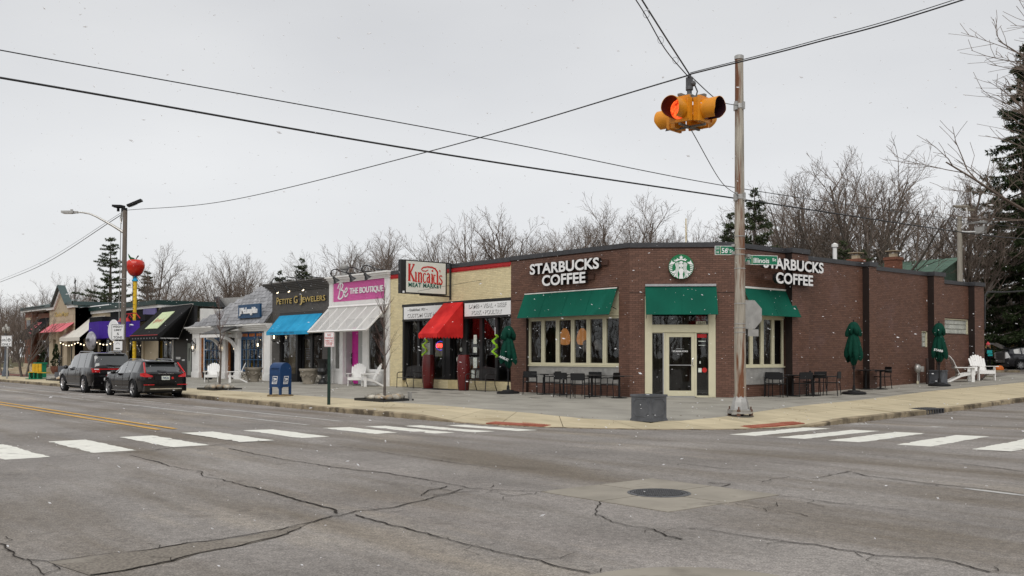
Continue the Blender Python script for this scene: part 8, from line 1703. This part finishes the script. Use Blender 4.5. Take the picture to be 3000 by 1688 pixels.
for sy in (1, -1): k.prism([(0,.72),(.30,.78),(.12,1.12),(0,1.10)], (-LP/2-.01,sy*(WP/2-.05),0), Vector((1,0,0)), Z, Vector((0,-1,0)), -.05, .05)
k.build('tail_lamp', M['letterw'], hb, local=True)
for sy in (1, -1): k = MB(); k.sphere((-LP/2+2.95,sy*.97,.98), .10, 10, 6, sc=(.7,1.1,.8)); k.build('wing_mirror', M['cardk'], hb, smooth=80, local=True)
# ================================================================ PERSON by the hatchback
pxp, pyp, pzp = -5.55, 39.35, .52
pe = thing('person', 'person in a coral knit hat and black coat holding a teal box behind the hatchback', 'person', (pxp,pyp,pzp), math.radians(35))
def skinbody(name, joints, edges, radii, m, par, sub=2):
    me = bpy.data.meshes.new(name); me.from_pydata(joints, edges, []); o = bpy.data.objects.new(name, me); COL.objects.link(o); o.parent = par
    md = o.modifiers.new('skin', 'SKIN'); me.skin_vertices[0].data[0].use_root = True
    for i, r in enumerate(radii): me.skin_vertices[0].data[i].radius = (r, r*.92 if isinstance(r, float) else r)
    s = o.modifiers.new('sub', 'SUBSURF'); s.levels = sub; s.render_levels = sub; me.materials.append(m)
    dg = bpy.context.evaluated_depsgraph_get(); nm = bpy.data.meshes.new_from_object(o.evaluated_get(dg)); o.modifiers.clear(); o.data = nm; bpy.data.meshes.remove(me)
    nm.materials.clear(); nm.materials.append(m)
    for p in nm.polygons: p.use_smooth = True
    return o
M['coat'] = mat('black_coat', (.014,.014,.016), .85, .1, n=(6,.3))
J_ = [(0,0,.90),(0,0,1.05),(0,-.01,1.22),(0,-.01,1.36),(0,-.03,1.46),(.09,0,.86),(.11,-.02,.48),(.11,.02,.08),(.11,-.12,.04),(-.09,0,.86),(-.10,-.05,.48),(-.11,.0,.08),(-.11,-.14,.04),(.19,0,1.34),(.25,-.03,1.08),(.14,-.24,1.02),(.05,-.32,1.04),(-.19,0,1.34),(-.25,-.05,1.10),(-.14,-.25,1.08),(-.05,-.33,1.10)]
E_ = [(0,1),(1,2),(2,3),(3,4),(0,5),(5,6),(6,7),(7,8),(0,9),(9,10),(10,11),(11,12),(3,13),(13,14),(14,15),(15,16),(3,17),(17,18),(18,19),(19,20)]
R__ = [.15,.14,.155,.14,.06,.10,.07,.05,.045,.10,.07,.05,.045,.075,.058,.045,.035,.075,.058,.045,.035]
skinbody('body', J_, E_, R__, M['coat'], pe)
k = MB(); k.sphere((0,-.05,1.585), .105, 14, 10, sc=(.85,.98,1.2)); k.prism([(-.018,0),(.018,0),(0,.05)], (0,-.155,1.565), Vector((1,0,0)), Z, Vector((0,-1,0)), -.02, .015); k.build('head', M['skin'], pe, smooth=80, local=True)
k = MB()
for sx in (-1, 1): k.sphere((sx*.036,-.148,1.60), .011, 6, 4)
k.build('eye', M['txtblk'], pe, local=True); k = MB(); k.box(-.025,.025,-.150,-.140,1.525,1.533); k.build('mouth', M['redt'], pe, local=True)
k = MB(); k.lathe([(.118,0),(.122,.03),(.118,.08),(.085,.14),(.02,.17)], 14, (0,-.04,1.60)); k.sphere((0,-.04,1.79), .035, 8, 6); k.build('knit_hat', mat('coral_knit', (.75,.10,.12), .9, n=(20,.2)), pe, smooth=80, local=True)
k = MB(); r = random.Random(3)
for i in range(60):
    a = r.uniform(-.4, math.pi+.4); x, y = .10*math.cos(a), -.05+.09*math.sin(a); L_ = r.uniform(.22,.42); k.tube([(x,y,1.64),(x*1.25,y*1.1+.01,1.5),(x*1.35+r.uniform(-.03,.03),y*1.1,1.62-L_)], [.014,.014,.006], 4)
k.build('hair', mat('orange_blond_hair', (.55,.22,.06), .7, n=(3,.35), col2=(.66,.45,.22)), pe, local=True)
k = MB()
for sx in (-1, 1):
    c = Vector((sx*.06,-.345,1.05 if sx > 0 else 1.11)); k.sphere(c, .038, 8, 6, sc=(.8,1.1,1.1))
    for f in range(4): k.tube([c+Vector((sx*.0,-.02,.02-f*.016)), c+Vector((-sx*.035,-.045,.022-f*.016)), c+Vector((-sx*.06,-.03,.02-f*.016))], .0085, 5)
    k.tube([c+Vector((0,0,.03)), c+Vector((-sx*.03,-.01,.055))], .010, 5)
k.build('hand', M['skin'], pe, local=True, smooth=80)
tb_ = thing('teal_box', 'teal box held in the arms of the person by the hatchback', 'box', (pxp+.23,pyp-.30,pzp+1.03), math.radians(35)); k = MB(); k.box(-.15,.15,-.04,.04,.02,.24); k.box(-.11,.17,-.05,.03,-.13,-.02); k.box(-.153,.153,-.043,.043,.18,.192); k.build('carton', mat('teal_card', (.02,.42,.42), .5, n=(4,.1)), tb_, local=True)
k = MB(); c = Vector((-3.25,35.6,zs(4,24)+.02)); prof = [(.02,0)]+[(.26*math.sin(math.pi*i/8),.24-.24*math.cos(math.pi*i/8)) for i in range(1,8)]+[(.02,.45)]; n = 20; vs = [(c.x+r_*(1+.06*math.cos(7*2*math.pi*j/n))*math.cos(2*math.pi*j/n), c.y+r_*(1+.06*math.cos(7*2*math.pi*j/n))*math.sin(2*math.pi*j/n), c.z-.12+h) for r_, h in prof for j in range(n)]; k.add(vs, [(i*n+j, i*n+(j+1)%n, (i+1)*n+(j+1)%n, (i+1)*n+j) for i in range(len(prof)-1) for j in range(n)]); pk_ = thing('orange_pumpkin', 'orange ribbed pumpkin shaped ball on the ground behind the white chair', 'ornament', c); k.build('body', M['orange'], pk_, smooth=80); k = MB(); k.tube([c+Z*.32, c+Z*.40+X*.02], .03, 6); k.build('stem', M['dkgreen'], pk_)
k = MB(); k.fbox(Vector((-2.6,32.2,zs(4,24)-.02)), Vector((.65,.76,0)), Vector((-.76,.65,0)), Z, 0, 2.0, 0, .2, 0, .14); tag(k.build('parking_stop', M['kerb']), 'low concrete parking stop in the rear car park', 'parking stop')
k = MB(); k.add([(-20,21.2,.50),(2.6,21.2,.50),(2.6,62,.46),(-30,62,.46)], [(0,1,2,3)]); kind(k.build('car_park', M['asphalt']), 'structure')
# ornamental dry grass hedge
r = random.Random(12); hg = thing('dry_grass_hedge', 'row of tall straw coloured ornamental grass behind the hatchback', 'grass hedge', (-10,53.5,.4)); k = MB()
for i in range(11):
    cx, cy = -14.5 + i*.95, 52.0 + i*.62
    for j in range(190):
        a = r.uniform(0,6.28); rr = r.uniform(0,.32); x, y = cx+rr*math.cos(a), cy+rr*math.sin(a); h = r.uniform(1.6,2.9)*(.75 if i % 3 == 2 else 1); lx, ly = r.uniform(-.35,.35)+.5*rr*math.cos(a), r.uniform(-.35,.35)+.5*rr*math.sin(a); w = .022
        k.add([(x-w,y,.3),(x+w,y,.3),(x+lx*.5+w,y+ly*.5,.4+h*.65),(x+lx,y+ly,.4+h),(x+lx*.5-w,y+ly*.5,.4+h*.65)], [(0,1,2,3,4)])
kind(k.build('blades', M['straw'], hg), 'stuff')
# right hand utility pole
rp2 = thing('utility_pole', 'pale wooden utility pole with white conduit behind the dark brick wall', 'utility pole', (-1.85,27.7,0)); x, y = -1.85, 27.7; k = MB(); k.tube([(x-.03,y,-.2),(x,y,8.85)], [.16,.125], 12); k.build('pole', mat('pale_pole_wood', (.36,.33,.28), .85, n=(3,.2), stretch=(9,9,.6)), rp2, smooth=True)
k = MB(); k.tube([(x+.15,y-.1,8.2),(x+.35,y-.1,8.35),(x+.45,y-.1,8.9),(x+.40,y-.1,9.25)], .05, 8); k.tube([(x+.15,y-.1,8.0),(x+.7,y+.5,8.0),(x+.9,y+.75,8.15),(x+.92,y+.77,8.4)], .045, 8); k.build('conduit', M['letterw'], rp2, smooth=True)
k = MB(); k.fbox(Vector((x+.1,y-.15,9.3)), Vector((.65,.76,0)).normalized(), Vector((-.76,.65,.3)).normalized(), Vector((.1,-.3,.9)).normalized(), -.3, .45, -.2, .2, 0, .1); k.fbox(Vector((x+.3,y-.1,9.1)), Vector((.65,.76,0)).normalized(), Vector((-.76,.65,0)).normalized(), Z, 0, .5, -.12, .12, 0, .1); k.build('lamp_head', M['stonew'], rp2)
k = MB(); k.box(x-.05,x+1.2,y+.4,y+.55,8.45,8.55); k.box(x+.6,x+1.1,y+.4,y+.7,7.9,8.25); k.build('equipment_box', M['galv'], rp2)
wire('thin wire rising right from the pale utility pole', [(-1.6,27.7,8.5),(.5,33,8.9),(3,40,10.2)], .010)
wire('low sagging wire from the pale utility pole towards the trees', [(-1.85,27.8,7.0),(-8,33,6.4),(-16,40,6.6)], .010)
# ================================================================ TREES
def tubes_to(mb, pts, rs, n): mb.tube(pts, rs, n, cap=False)
def baretree(seed, H, spread=1.0, trunks=1, dens=1.0, upright=.5, fork=.22):
    """vase-shaped winter crown: short trunk, fanning limbs, straight fine twigs"""
    r = random.Random(seed); tk = MB(); tw = MB()
    def grow(p, d, L_, rad, lv):
        ns = (4, 7, 5, 4, 2)[lv]; pts = [p]; q = p; dd_ = d.copy(); wob = (.04, .085, .11, .13, .16)[lv]; up = (.05, .07, .055, .045, .03)[lv]*upright*2
        for i in range(ns):
            dd_ = (dd_ + Vector((r.gauss(0,wob), r.gauss(0,wob), r.gauss(0,wob)*.5 + up))).normalized(); q = q + dd_*L_/ns; pts.append(q)
        end = rad*(.62 if lv == 0 else .28); rs_ = [max(lerp(rad, end, i/ns), .006) for i in range(ns+1)]
        (tk if lv < 2 else tw).tube(pts, rs_, (8,6,4,3,3)[lv], cap=False)
        if lv == 4: return
        nb = int((0, 10, 8, 6)[lv]*dens + r.random()) if lv else r.choice((5,6,7))
        for i in range(nb):
            f = lerp(.20, .98, (i+r.random())/nb) if lv else lerp(.60, 1.0, i/nb); j = min(int(f*ns), ns-1); b = pts[j].lerp(pts[j+1], f*ns-j)
            a = i*2.4 + r.uniform(-.6,.6); ax_ = (pts[j+1]-pts[j]).normalized(); o1 = ax_.orthogonal().normalized(); o2 = ax_.cross(o1); side = o1*math.cos(a) + o2*math.sin(a)
            ang = (r.uniform(.25,.80) if lv == 0 else r.uniform(.40,.75) if lv < 3 else r.uniform(.35,.8))*spread; nd = (ax_*math.cos(ang) + side*math.sin(ang)).normalized()
            ll = H*r.uniform(.52,.68) if lv == 0 else L_*(.46 if lv == 1 else .50)*r.uniform(.75,1.15)*(1.25-.62*f); grow(b, nd, ll, max(rs_[j]*(.66 if lv == 0 else .55), .010 if lv < 2 else .0085), lv+1)
        if lv == 0: grow(pts[-1], dd_, H*.66, end, 1)
    for tnum in range(trunks):
        a = tnum*2.6+seed; m_ = trunks > 1; d0 = Vector((math.cos(a)*.25*m_, math.sin(a)*.25*m_, 1)).normalized(); grow(Vector((.3*math.cos(a)*m_, .3*math.sin(a)*m_, -.2)), d0, H*fork*1.5, H*.021*(1 if trunks == 1 else .75), 0)
    zm = max(v[2] for v in tw.v); s = H/zm
    for m_ in (tk, tw): m_.v = [(v[0]*s, v[1]*s, v[2]*s) for v in m_.v]
    return tk.mesh('trunk', M['bark'], smooth=60), tw.mesh('crown', M['twig'])
VAR = [baretree(s, 12, sp, tn, de, u, fk) for s, sp, tn, de, u, fk in ((1,1.0,1,1.0,.5,.20),(2,.9,2,.75,.6,.18),(3,1.1,1,1.05,.45,.22),(4,.85,3,.62,.7,.2),(5,1.0,1,1.05,.5,.24),(6,.95,2,.75,.55,.16))]
def tree(v, x, y, H, rz, lab, grp='bare winter trees behind the shops', w=1.0, nm='bare_tree', z=0):
    t = thing(nm, lab, 'tree', (x,y,z), rz, grp); s = H/12; t.scale = (s*w, s*w, s)
    for nm_, me in zip(('trunk','crown'), VAR[v]): o = bpy.data.objects.new(nm_, me); COL.objects.link(o); o.parent = t
    return t
TL_ = [(-172.6,20,13.6),(-214.9,32,15.2),(-160,22,12.8),(-132.5,20,14.2),(-146.9,26,14.6),(-149.1,30,12.4),(-122.7,30,18.4),(-106.5,24,11.3),(-116,30,12.7),(-95.1,24,10.6),(-115.8,34,11.9),(-81.7,22,13),(-89.3,28,13.9),(-74.8,24,11.6),(-95.1,36,12.4),(-60.7,24,11.7),(-50.8,22,12.9),(-69.1,32,14.4),(-59.4,30,13.2),
 (-51.3,28,12.6),(-46.2,26.3,11.8),(-34.6,21.5,12.8),(-37.6,25.6,13.5),(-38.7,35.1,13.2),(-50.6,44.2,14.2),(-30.5,30.8,14.4),(-33.6,36.5,14.7),(-36,46,14.6),(-24.1,36.9,13.2),(-18.4,35.8,14.1),(-21.6,44.3,16.6),(-13.8,36,16.0),(-15.5,43.3,17.4),(-20.2,58.2,17.6),(-9.5,45.5,15.4)]
LB = ['far bare tree','slender bare tree','broad bare tree']
def where(x):
    for lim, s in ((-165,'at the far left edge of the street'),(-140,'behind the red brick shop'),(-118,'behind the limestone gable'),(-100,'behind the purple canopy shop'),(-85,'behind the black awning roof'),(-66,'behind the slate roof'),(-55,'behind the pink boutique sign'),(-43,'behind the projecting meat market sign'),(-33,'behind the left white letter sign'),(-25,'behind the round emblem'),(-17,'behind the signal pole'),(-8,'behind the brick chimneys'),(99,'beside the pale utility pole')):
        if x < lim: return s
cnt = {}
HT = ['lowest','second lowest','third lowest','fourth lowest','fifth lowest','sixth lowest']
slots = {}
for i, (x, y, H) in enumerate(TL_): slots.setdefault(where(x), []).append((H, i))
rank = {}
for s_, l in slots.items():
    for q, (H, i) in enumerate(sorted(l)): rank[i] = (q, len(l))
rt = random.Random(21)
for i, (x, y, H) in enumerate(TL_):
    v = i % 6; q, n_ = rank[i]
    if n_ == 1: lab = 'bare winter tree standing ' + where(x)
    elif q == n_-1: lab = 'tallest bare winter tree standing ' + where(x)
    else: lab = HT[q] + ' bare winter tree standing ' + where(x)
    tree(v, x, y, H, rt.uniform(0,6.28), lab, w=rt.uniform(.95,1.3))
tree(2, -34.6+2.4, 27.5, 12.2, 1.1, 'wide forked bare tree peeking over the cream meat market', w=1.25)
# brown bushy trees
for i, (x, y, H) in enumerate(((-104,26,9.6),(-98,29,9.2),(-91,27,9.8),(-112,27,9),(-87,24,8.6),(-28,28,9.5),(-41,31,9.5),(-56,34,10),(-66,27,9.2),(-22,33,9.2),(-47,33,9.6),(-10,56,9),(-1.5,50,8),(-4.5,52,7.2))):
    tree((i*2+3) % 6, x, y, H, i*1.3, ['low brown bushy tree behind the grey pole','low brown bushy tree behind the wooden lamp pole top','low brown bushy tree left of the slate roof sign','low brown bushy tree behind the cream awning roof','low brown bushy tree behind the rear brick wall','low bushy tree behind the round emblem roof line','low bushy tree behind the toothed red trim','low bushy tree behind the gooseneck lamps','low bushy tree behind the charcoal cornice','low bushy tree behind the signal pole roof line','low bushy tree right of the projecting sign','bare shrub tree over the dry grass hedge','bare shrub nearest the right edge above the hatchback','bare shrub tree left of the hatchback over the dry grass'][i], 'low bushy bare trees', w=1.35, nm='bushy_tree')
def conifer(seed, H, R_, kind_, n_whorl, m, dens=1.0, base=.12, droop=.25):
    r = random.Random(seed); tk = MB(); lf = MB(); tk.tube([(0,0,-.2),(0,0,H*.5),(0,0,H*.98)], [H*.018,H*.012,.02], 8)
    def tuft(p, d, s, n):
        for i in range(n):
            a = Vector((r.gauss(0,1),r.gauss(0,1),r.gauss(0,1))).normalized(); e = (d*.5 + a*.75).normalized()*s*r.uniform(.6,1.2); w = e.cross(Vector((r.gauss(0,1),r.gauss(0,1),r.gauss(0,1)))).normalized()*s*.12
            lf.add([p, p+e*.5+w, p+e, p+e*.5-w], [(0,1,2,3)])
    for i in range(n_whorl):
        f = (i+r.uniform(-.5,.5))/n_whorl; f = min(max(f,0),1); z = H*(base + (1-base)*f); rad = R_*(1-f)**(.85 if kind_ == 'spruce' else .55)*r.uniform(.62,1.15)
        if kind_ == 'pine': rad *= (.55+.45*math.sin(min(1,f*1.5+.25)*math.pi))+.12
        nb = r.choice((5,6,7)) if kind_ == 'spruce' else r.choice((4,5,6)); a0 = r.uniform(0,6.28)
        for j in range(nb):
            a = a0 + j*2*math.pi/nb + r.uniform(-.3,.3); L_ = max(rad*r.uniform(.5,1.2), .25); z0_ = z; z = z + r.uniform(-.5,.5)*H*.03; P_ = []
            for q in range(6):
                g = q/5; P_.append(Vector((math.cos(a)*L_*g, math.sin(a)*L_*g, z + (-droop*L_*g*(1.4-g) if kind_ == 'spruce' else L_*.16*g*g - .02*L_) + r.gauss(0,.03))))
            tk.tube(P_, [.05*H/20*(1-q/6)+.008 for q in range(6)], 4, cap=False)
            ns = int(max(3, L_*(7.0 if kind_ == 'spruce' else 5.0)*dens))
            for q in range(ns):
                g = (.12 if kind_ == 'spruce' else .25) + (.88 if kind_ == 'spruce' else .75)*(q/ns); c = P_[min(int(g*5),4)].lerp(P_[min(int(g*5)+1,5)], g*5-int(g*5)); d = Vector((math.cos(a),math.sin(a),-.3 if kind_ == 'spruce' else .35))
                lat = Vector((-math.sin(a),math.cos(a),0))*r.uniform(-1,1)*L_*.20*(1.15-g); hang = Vector((0,0,-r.uniform(0,.32) if kind_ == 'spruce' else r.uniform(-.05,.14)))
                tuft(c+lat+hang, d, .30 if kind_ == 'spruce' else .20*H/18+.06, 15 if kind_ == 'spruce' else 13)
            z = z0_
    return tk.mesh('trunk', M['bark'], smooth=60), lf.mesh('crown', m)
VAR += [conifer(31, 25, 7.0, 'spruce', 40, M['needle'], 1.35, .03, .34), conifer(33, 18, 7.0, 'pine', 24, M['needle2'], 1.9, .10), conifer(35, 11, 3.6, 'pine', 26, M['needle2'], 2.6, .06)]
def conif(v, x, y, H, H0, rz, lab, w=1, nm='conifer'):
    t = thing(nm, lab, 'tree', (x,y,0), rz, None); s = H/H0; t.scale = (s*w,s*w,s)
    for nm_, me in zip(('trunk','crown'), VAR[v]): o = bpy.data.objects.new(nm_, me); COL.objects.link(o); o.parent = t
conif(6, -7.4, 49.8, 24.5, 25, .5, 'huge dark spruce filling the right edge of the picture', nm='spruce_tree')
conif(6, -12.8, 58.0, 15.5, 25, 2.2, 'shorter dark spruce left of the huge spruce', 1.25, nm='spruce_tree')
conif(6, -1.6, 58, 21, 25, 3.6, 'tall dark spruce behind the huge spruce at the right edge', nm='spruce_tree')
conif(7, -120.3, 22, 18.4, 18, 1.0, 'tall layered pine behind the wooden lamp pole', 1.15, nm='pine_tree')
conif(7, -128, 30, 14.5, 18, 3.0, 'shorter pine right of the tall pine, behind the yellow pole', 1.2, nm='pine_tree')
conif(8, -60.1, 20, 10.4, 11, .3, 'small green pine rising behind the charcoal cornice', 1.15, nm='pine_tree'); conif(8, -68.5, 22, 9.9, 11, 2.0, 'small green pine left of the gooseneck lamps', 1.2, nm='pine_tree'); conif(8, -73, 24, 9.6, 11, 4.0, 'small green pine above the top of the slate roof', 1.1, nm='pine_tree')
conif(8, -13.7, 26, 11.6, 11, 1.4, 'green pine right behind the signal pole', 1.1, nm='pine_tree'); conif(8, -16.6, 27.5, 10.6, 11, 2.9, 'green pine left behind the signal pole', 1.15, nm='pine_tree'); conif(8, -11.0, 31.5, 8.6, 11, 5, 'low green pine behind the side wall letter sign', 1.25, nm='pine_tree'); conif(8, -8.2, 29, 7.6, 11, .9, 'low green pine beside the white vent pipe', 1.2, nm='pine_tree')
# overhanging bare tree at the right edge (trunk outside the picture)
tree(0, 5.9, 28.6, 23.5, 2.2, 'large bare tree leaning in over the spruce from the right edge', None, 1.25, 'bare_tree'); tree(4, 3.0, 36.0, 15, .4, 'bare tree in front of the spruce at the right edge', None, 1.1, 'bare_tree')
# thin tree and shrubs on the far left sidewalk
tree(3, -50.3, -6.3, 5.6, .8, 'small bare street tree left of the litter bin', None, 1.0, 'bare_tree', -.14); tree(1, -60, -5.4, 5.2, 2.1, 'small bare street tree in front of the limestone shop', None, .8, 'bare_tree', -.12)
# far woods closing the street and the land behind
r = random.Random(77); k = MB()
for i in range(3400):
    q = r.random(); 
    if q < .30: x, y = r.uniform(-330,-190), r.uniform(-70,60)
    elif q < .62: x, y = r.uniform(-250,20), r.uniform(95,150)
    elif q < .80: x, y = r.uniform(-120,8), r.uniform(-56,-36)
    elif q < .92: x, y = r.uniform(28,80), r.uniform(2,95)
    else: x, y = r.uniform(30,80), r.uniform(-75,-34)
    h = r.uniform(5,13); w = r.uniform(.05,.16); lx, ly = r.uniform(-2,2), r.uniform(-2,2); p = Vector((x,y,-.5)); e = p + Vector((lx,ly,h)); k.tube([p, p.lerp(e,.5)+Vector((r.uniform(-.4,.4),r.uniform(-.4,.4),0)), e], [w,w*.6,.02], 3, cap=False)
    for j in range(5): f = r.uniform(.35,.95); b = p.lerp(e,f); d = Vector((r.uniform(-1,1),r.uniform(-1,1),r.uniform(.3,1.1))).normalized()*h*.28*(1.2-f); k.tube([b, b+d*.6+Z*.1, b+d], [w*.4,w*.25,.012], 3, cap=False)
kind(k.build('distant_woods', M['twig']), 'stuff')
k = MB()
for i in range(420):
    x, y = (r.uniform(-7.5,-1.5), r.uniform(57,62)) ; p = Vector((x,y,.3)); 
    for j in range(3): d = Vector((r.uniform(-.7,.7),r.uniform(-.7,.7),r.uniform(.8,1.4))).normalized()*r.uniform(1.5,4.0); k.tube([p, p+d*.5+Vector((r.uniform(-.3,.3),r.uniform(-.3,.3),.2)), p+d], [.03,.018,.006], 3, cap=False)
kind(k.build('bare_undergrowth', M['twig']), 'stuff')
# dead leaves and grit along the gutters
r = random.Random(41); k = MB()
for i in range(900):
    tr = along(r.uniform(90, CUM[-1]-36)); c = Vector(tr[0]); o_ = inset(tr, -abs(r.gauss(0,.16))-.02) if r.random() < .7 else inset(tr, r.uniform(.2,3.0)); p = Vector((o_.x,o_.y,0)); f_ = (p.xy-c).length; z = zr(p.x,p.y) if (p.xy-Vector(tr[1])).length > (c-Vector(tr[1])).length else padz(p.x,p.y)
    s_ = r.uniform(.012,.038); a = r.uniform(0,6.28); u = Vector((math.cos(a),math.sin(a),0))*s_; v = Vector((-u.y,u.x,0))*.6; k.add([p+u+Z*(z+.012), p+v+Z*(z+.02), p-u+Z*(z+.010), p-v+Z*(z+.016)], [(0,1,2,3)])
kind(k.build('leaf_litter', mat('dead_leaf', (.16,.085,.04), .9, .1, n=(9,.3), rnd=.5)), 'stuff')
# ================================================================ FALLING SNOW
r = random.Random(99); k = MB(); fwd = Vector((_F.x,_F.y,0)).normalized(); rt_ = Vector((_R.x,_R.y,0)).normalized(); wind_ = Vector((.55,.66,-.18)).normalized()
for i in range(6000):
    D = 4 + 40*r.random()**.8; s_ = r.uniform(-.62,.62)*D; z = r.uniform(-.1, 1.36+D*.42); p = Vector((CAM.x,CAM.y,0)) + fwd*D + rt_*s_ + Z*z
    if p.z < zr(p.x,p.y)+.02: continue
    a = r.uniform(.0028,.0058); b = a*r.uniform(1.2,2.8); u = (wind_+Vector((r.gauss(0,.25),r.gauss(0,.25),r.gauss(0,.25)))).normalized()*b; v = u.orthogonal().normalized()*a; w = u.cross(v).normalized()*a*.7
    k.add([p+u,p-u,p+v,p-v,p+w,p-w], [(0,2,4),(2,1,4),(1,3,4),(3,0,4),(2,0,5),(1,2,5),(3,1,5),(0,3,5)])
kind(k.build('falling_snow', M['snow']), 'stuff')
# ================================================================ separate joined pieces into parts of their own
def islands(o):
    me = o.data; par = list(range(len(me.vertices)))
    def f(a):
        while par[a] != a: par[a] = par[par[a]]; a = par[a]
        return a
    for p in me.polygons:
        v = p.vertices
        for q in v[1:]: par[f(q)] = f(v[0])
    grp = {}
    for p in me.polygons: grp.setdefault(f(p.vertices[0]), []).append(p)
    if len(grp) < 2: return
    for n, ps in enumerate(grp.values()):
        ids = {}; k = MB()
        for p in ps:
            k.f.append(tuple(ids.setdefault(v, len(ids)) for v in p.vertices)); k.m.append(p.material_index)
        k.v = [tuple(me.vertices[v].co) for v in ids]; nm = o.name.split('.')[0]
        e = k.mesh(nm, list(me.materials), 40 if ps[0].use_smooth else False)
        if n == 0: first = e
        else: d = o.copy(); d.data = e; COL.objects.link(d)
    o.data = first
for o in list(bpy.data.objects):
    if o.type == 'MESH' and not o.children and o.parent is not None and o.get('kind') is None and o.name.split('.')[0] in ('pilaster_return','side_window','windscreen','tail_lamp','reverse_lamp','chrome_strip','headlight','roof_rail','bumper','letter_shadow','column','seam','strut','bulb','shop_window','display_panel','curtain','handle','post','floodlight','window','notice','eye','hand','notice_sticker','red_notice','cornice_block','ceiling_light','round_sticker','anchor_nut','leg','panel_bead','stone_sill','tread','hood_bracket','door_hinge','brick_ledge','arm','cross_arm'): islands(o)
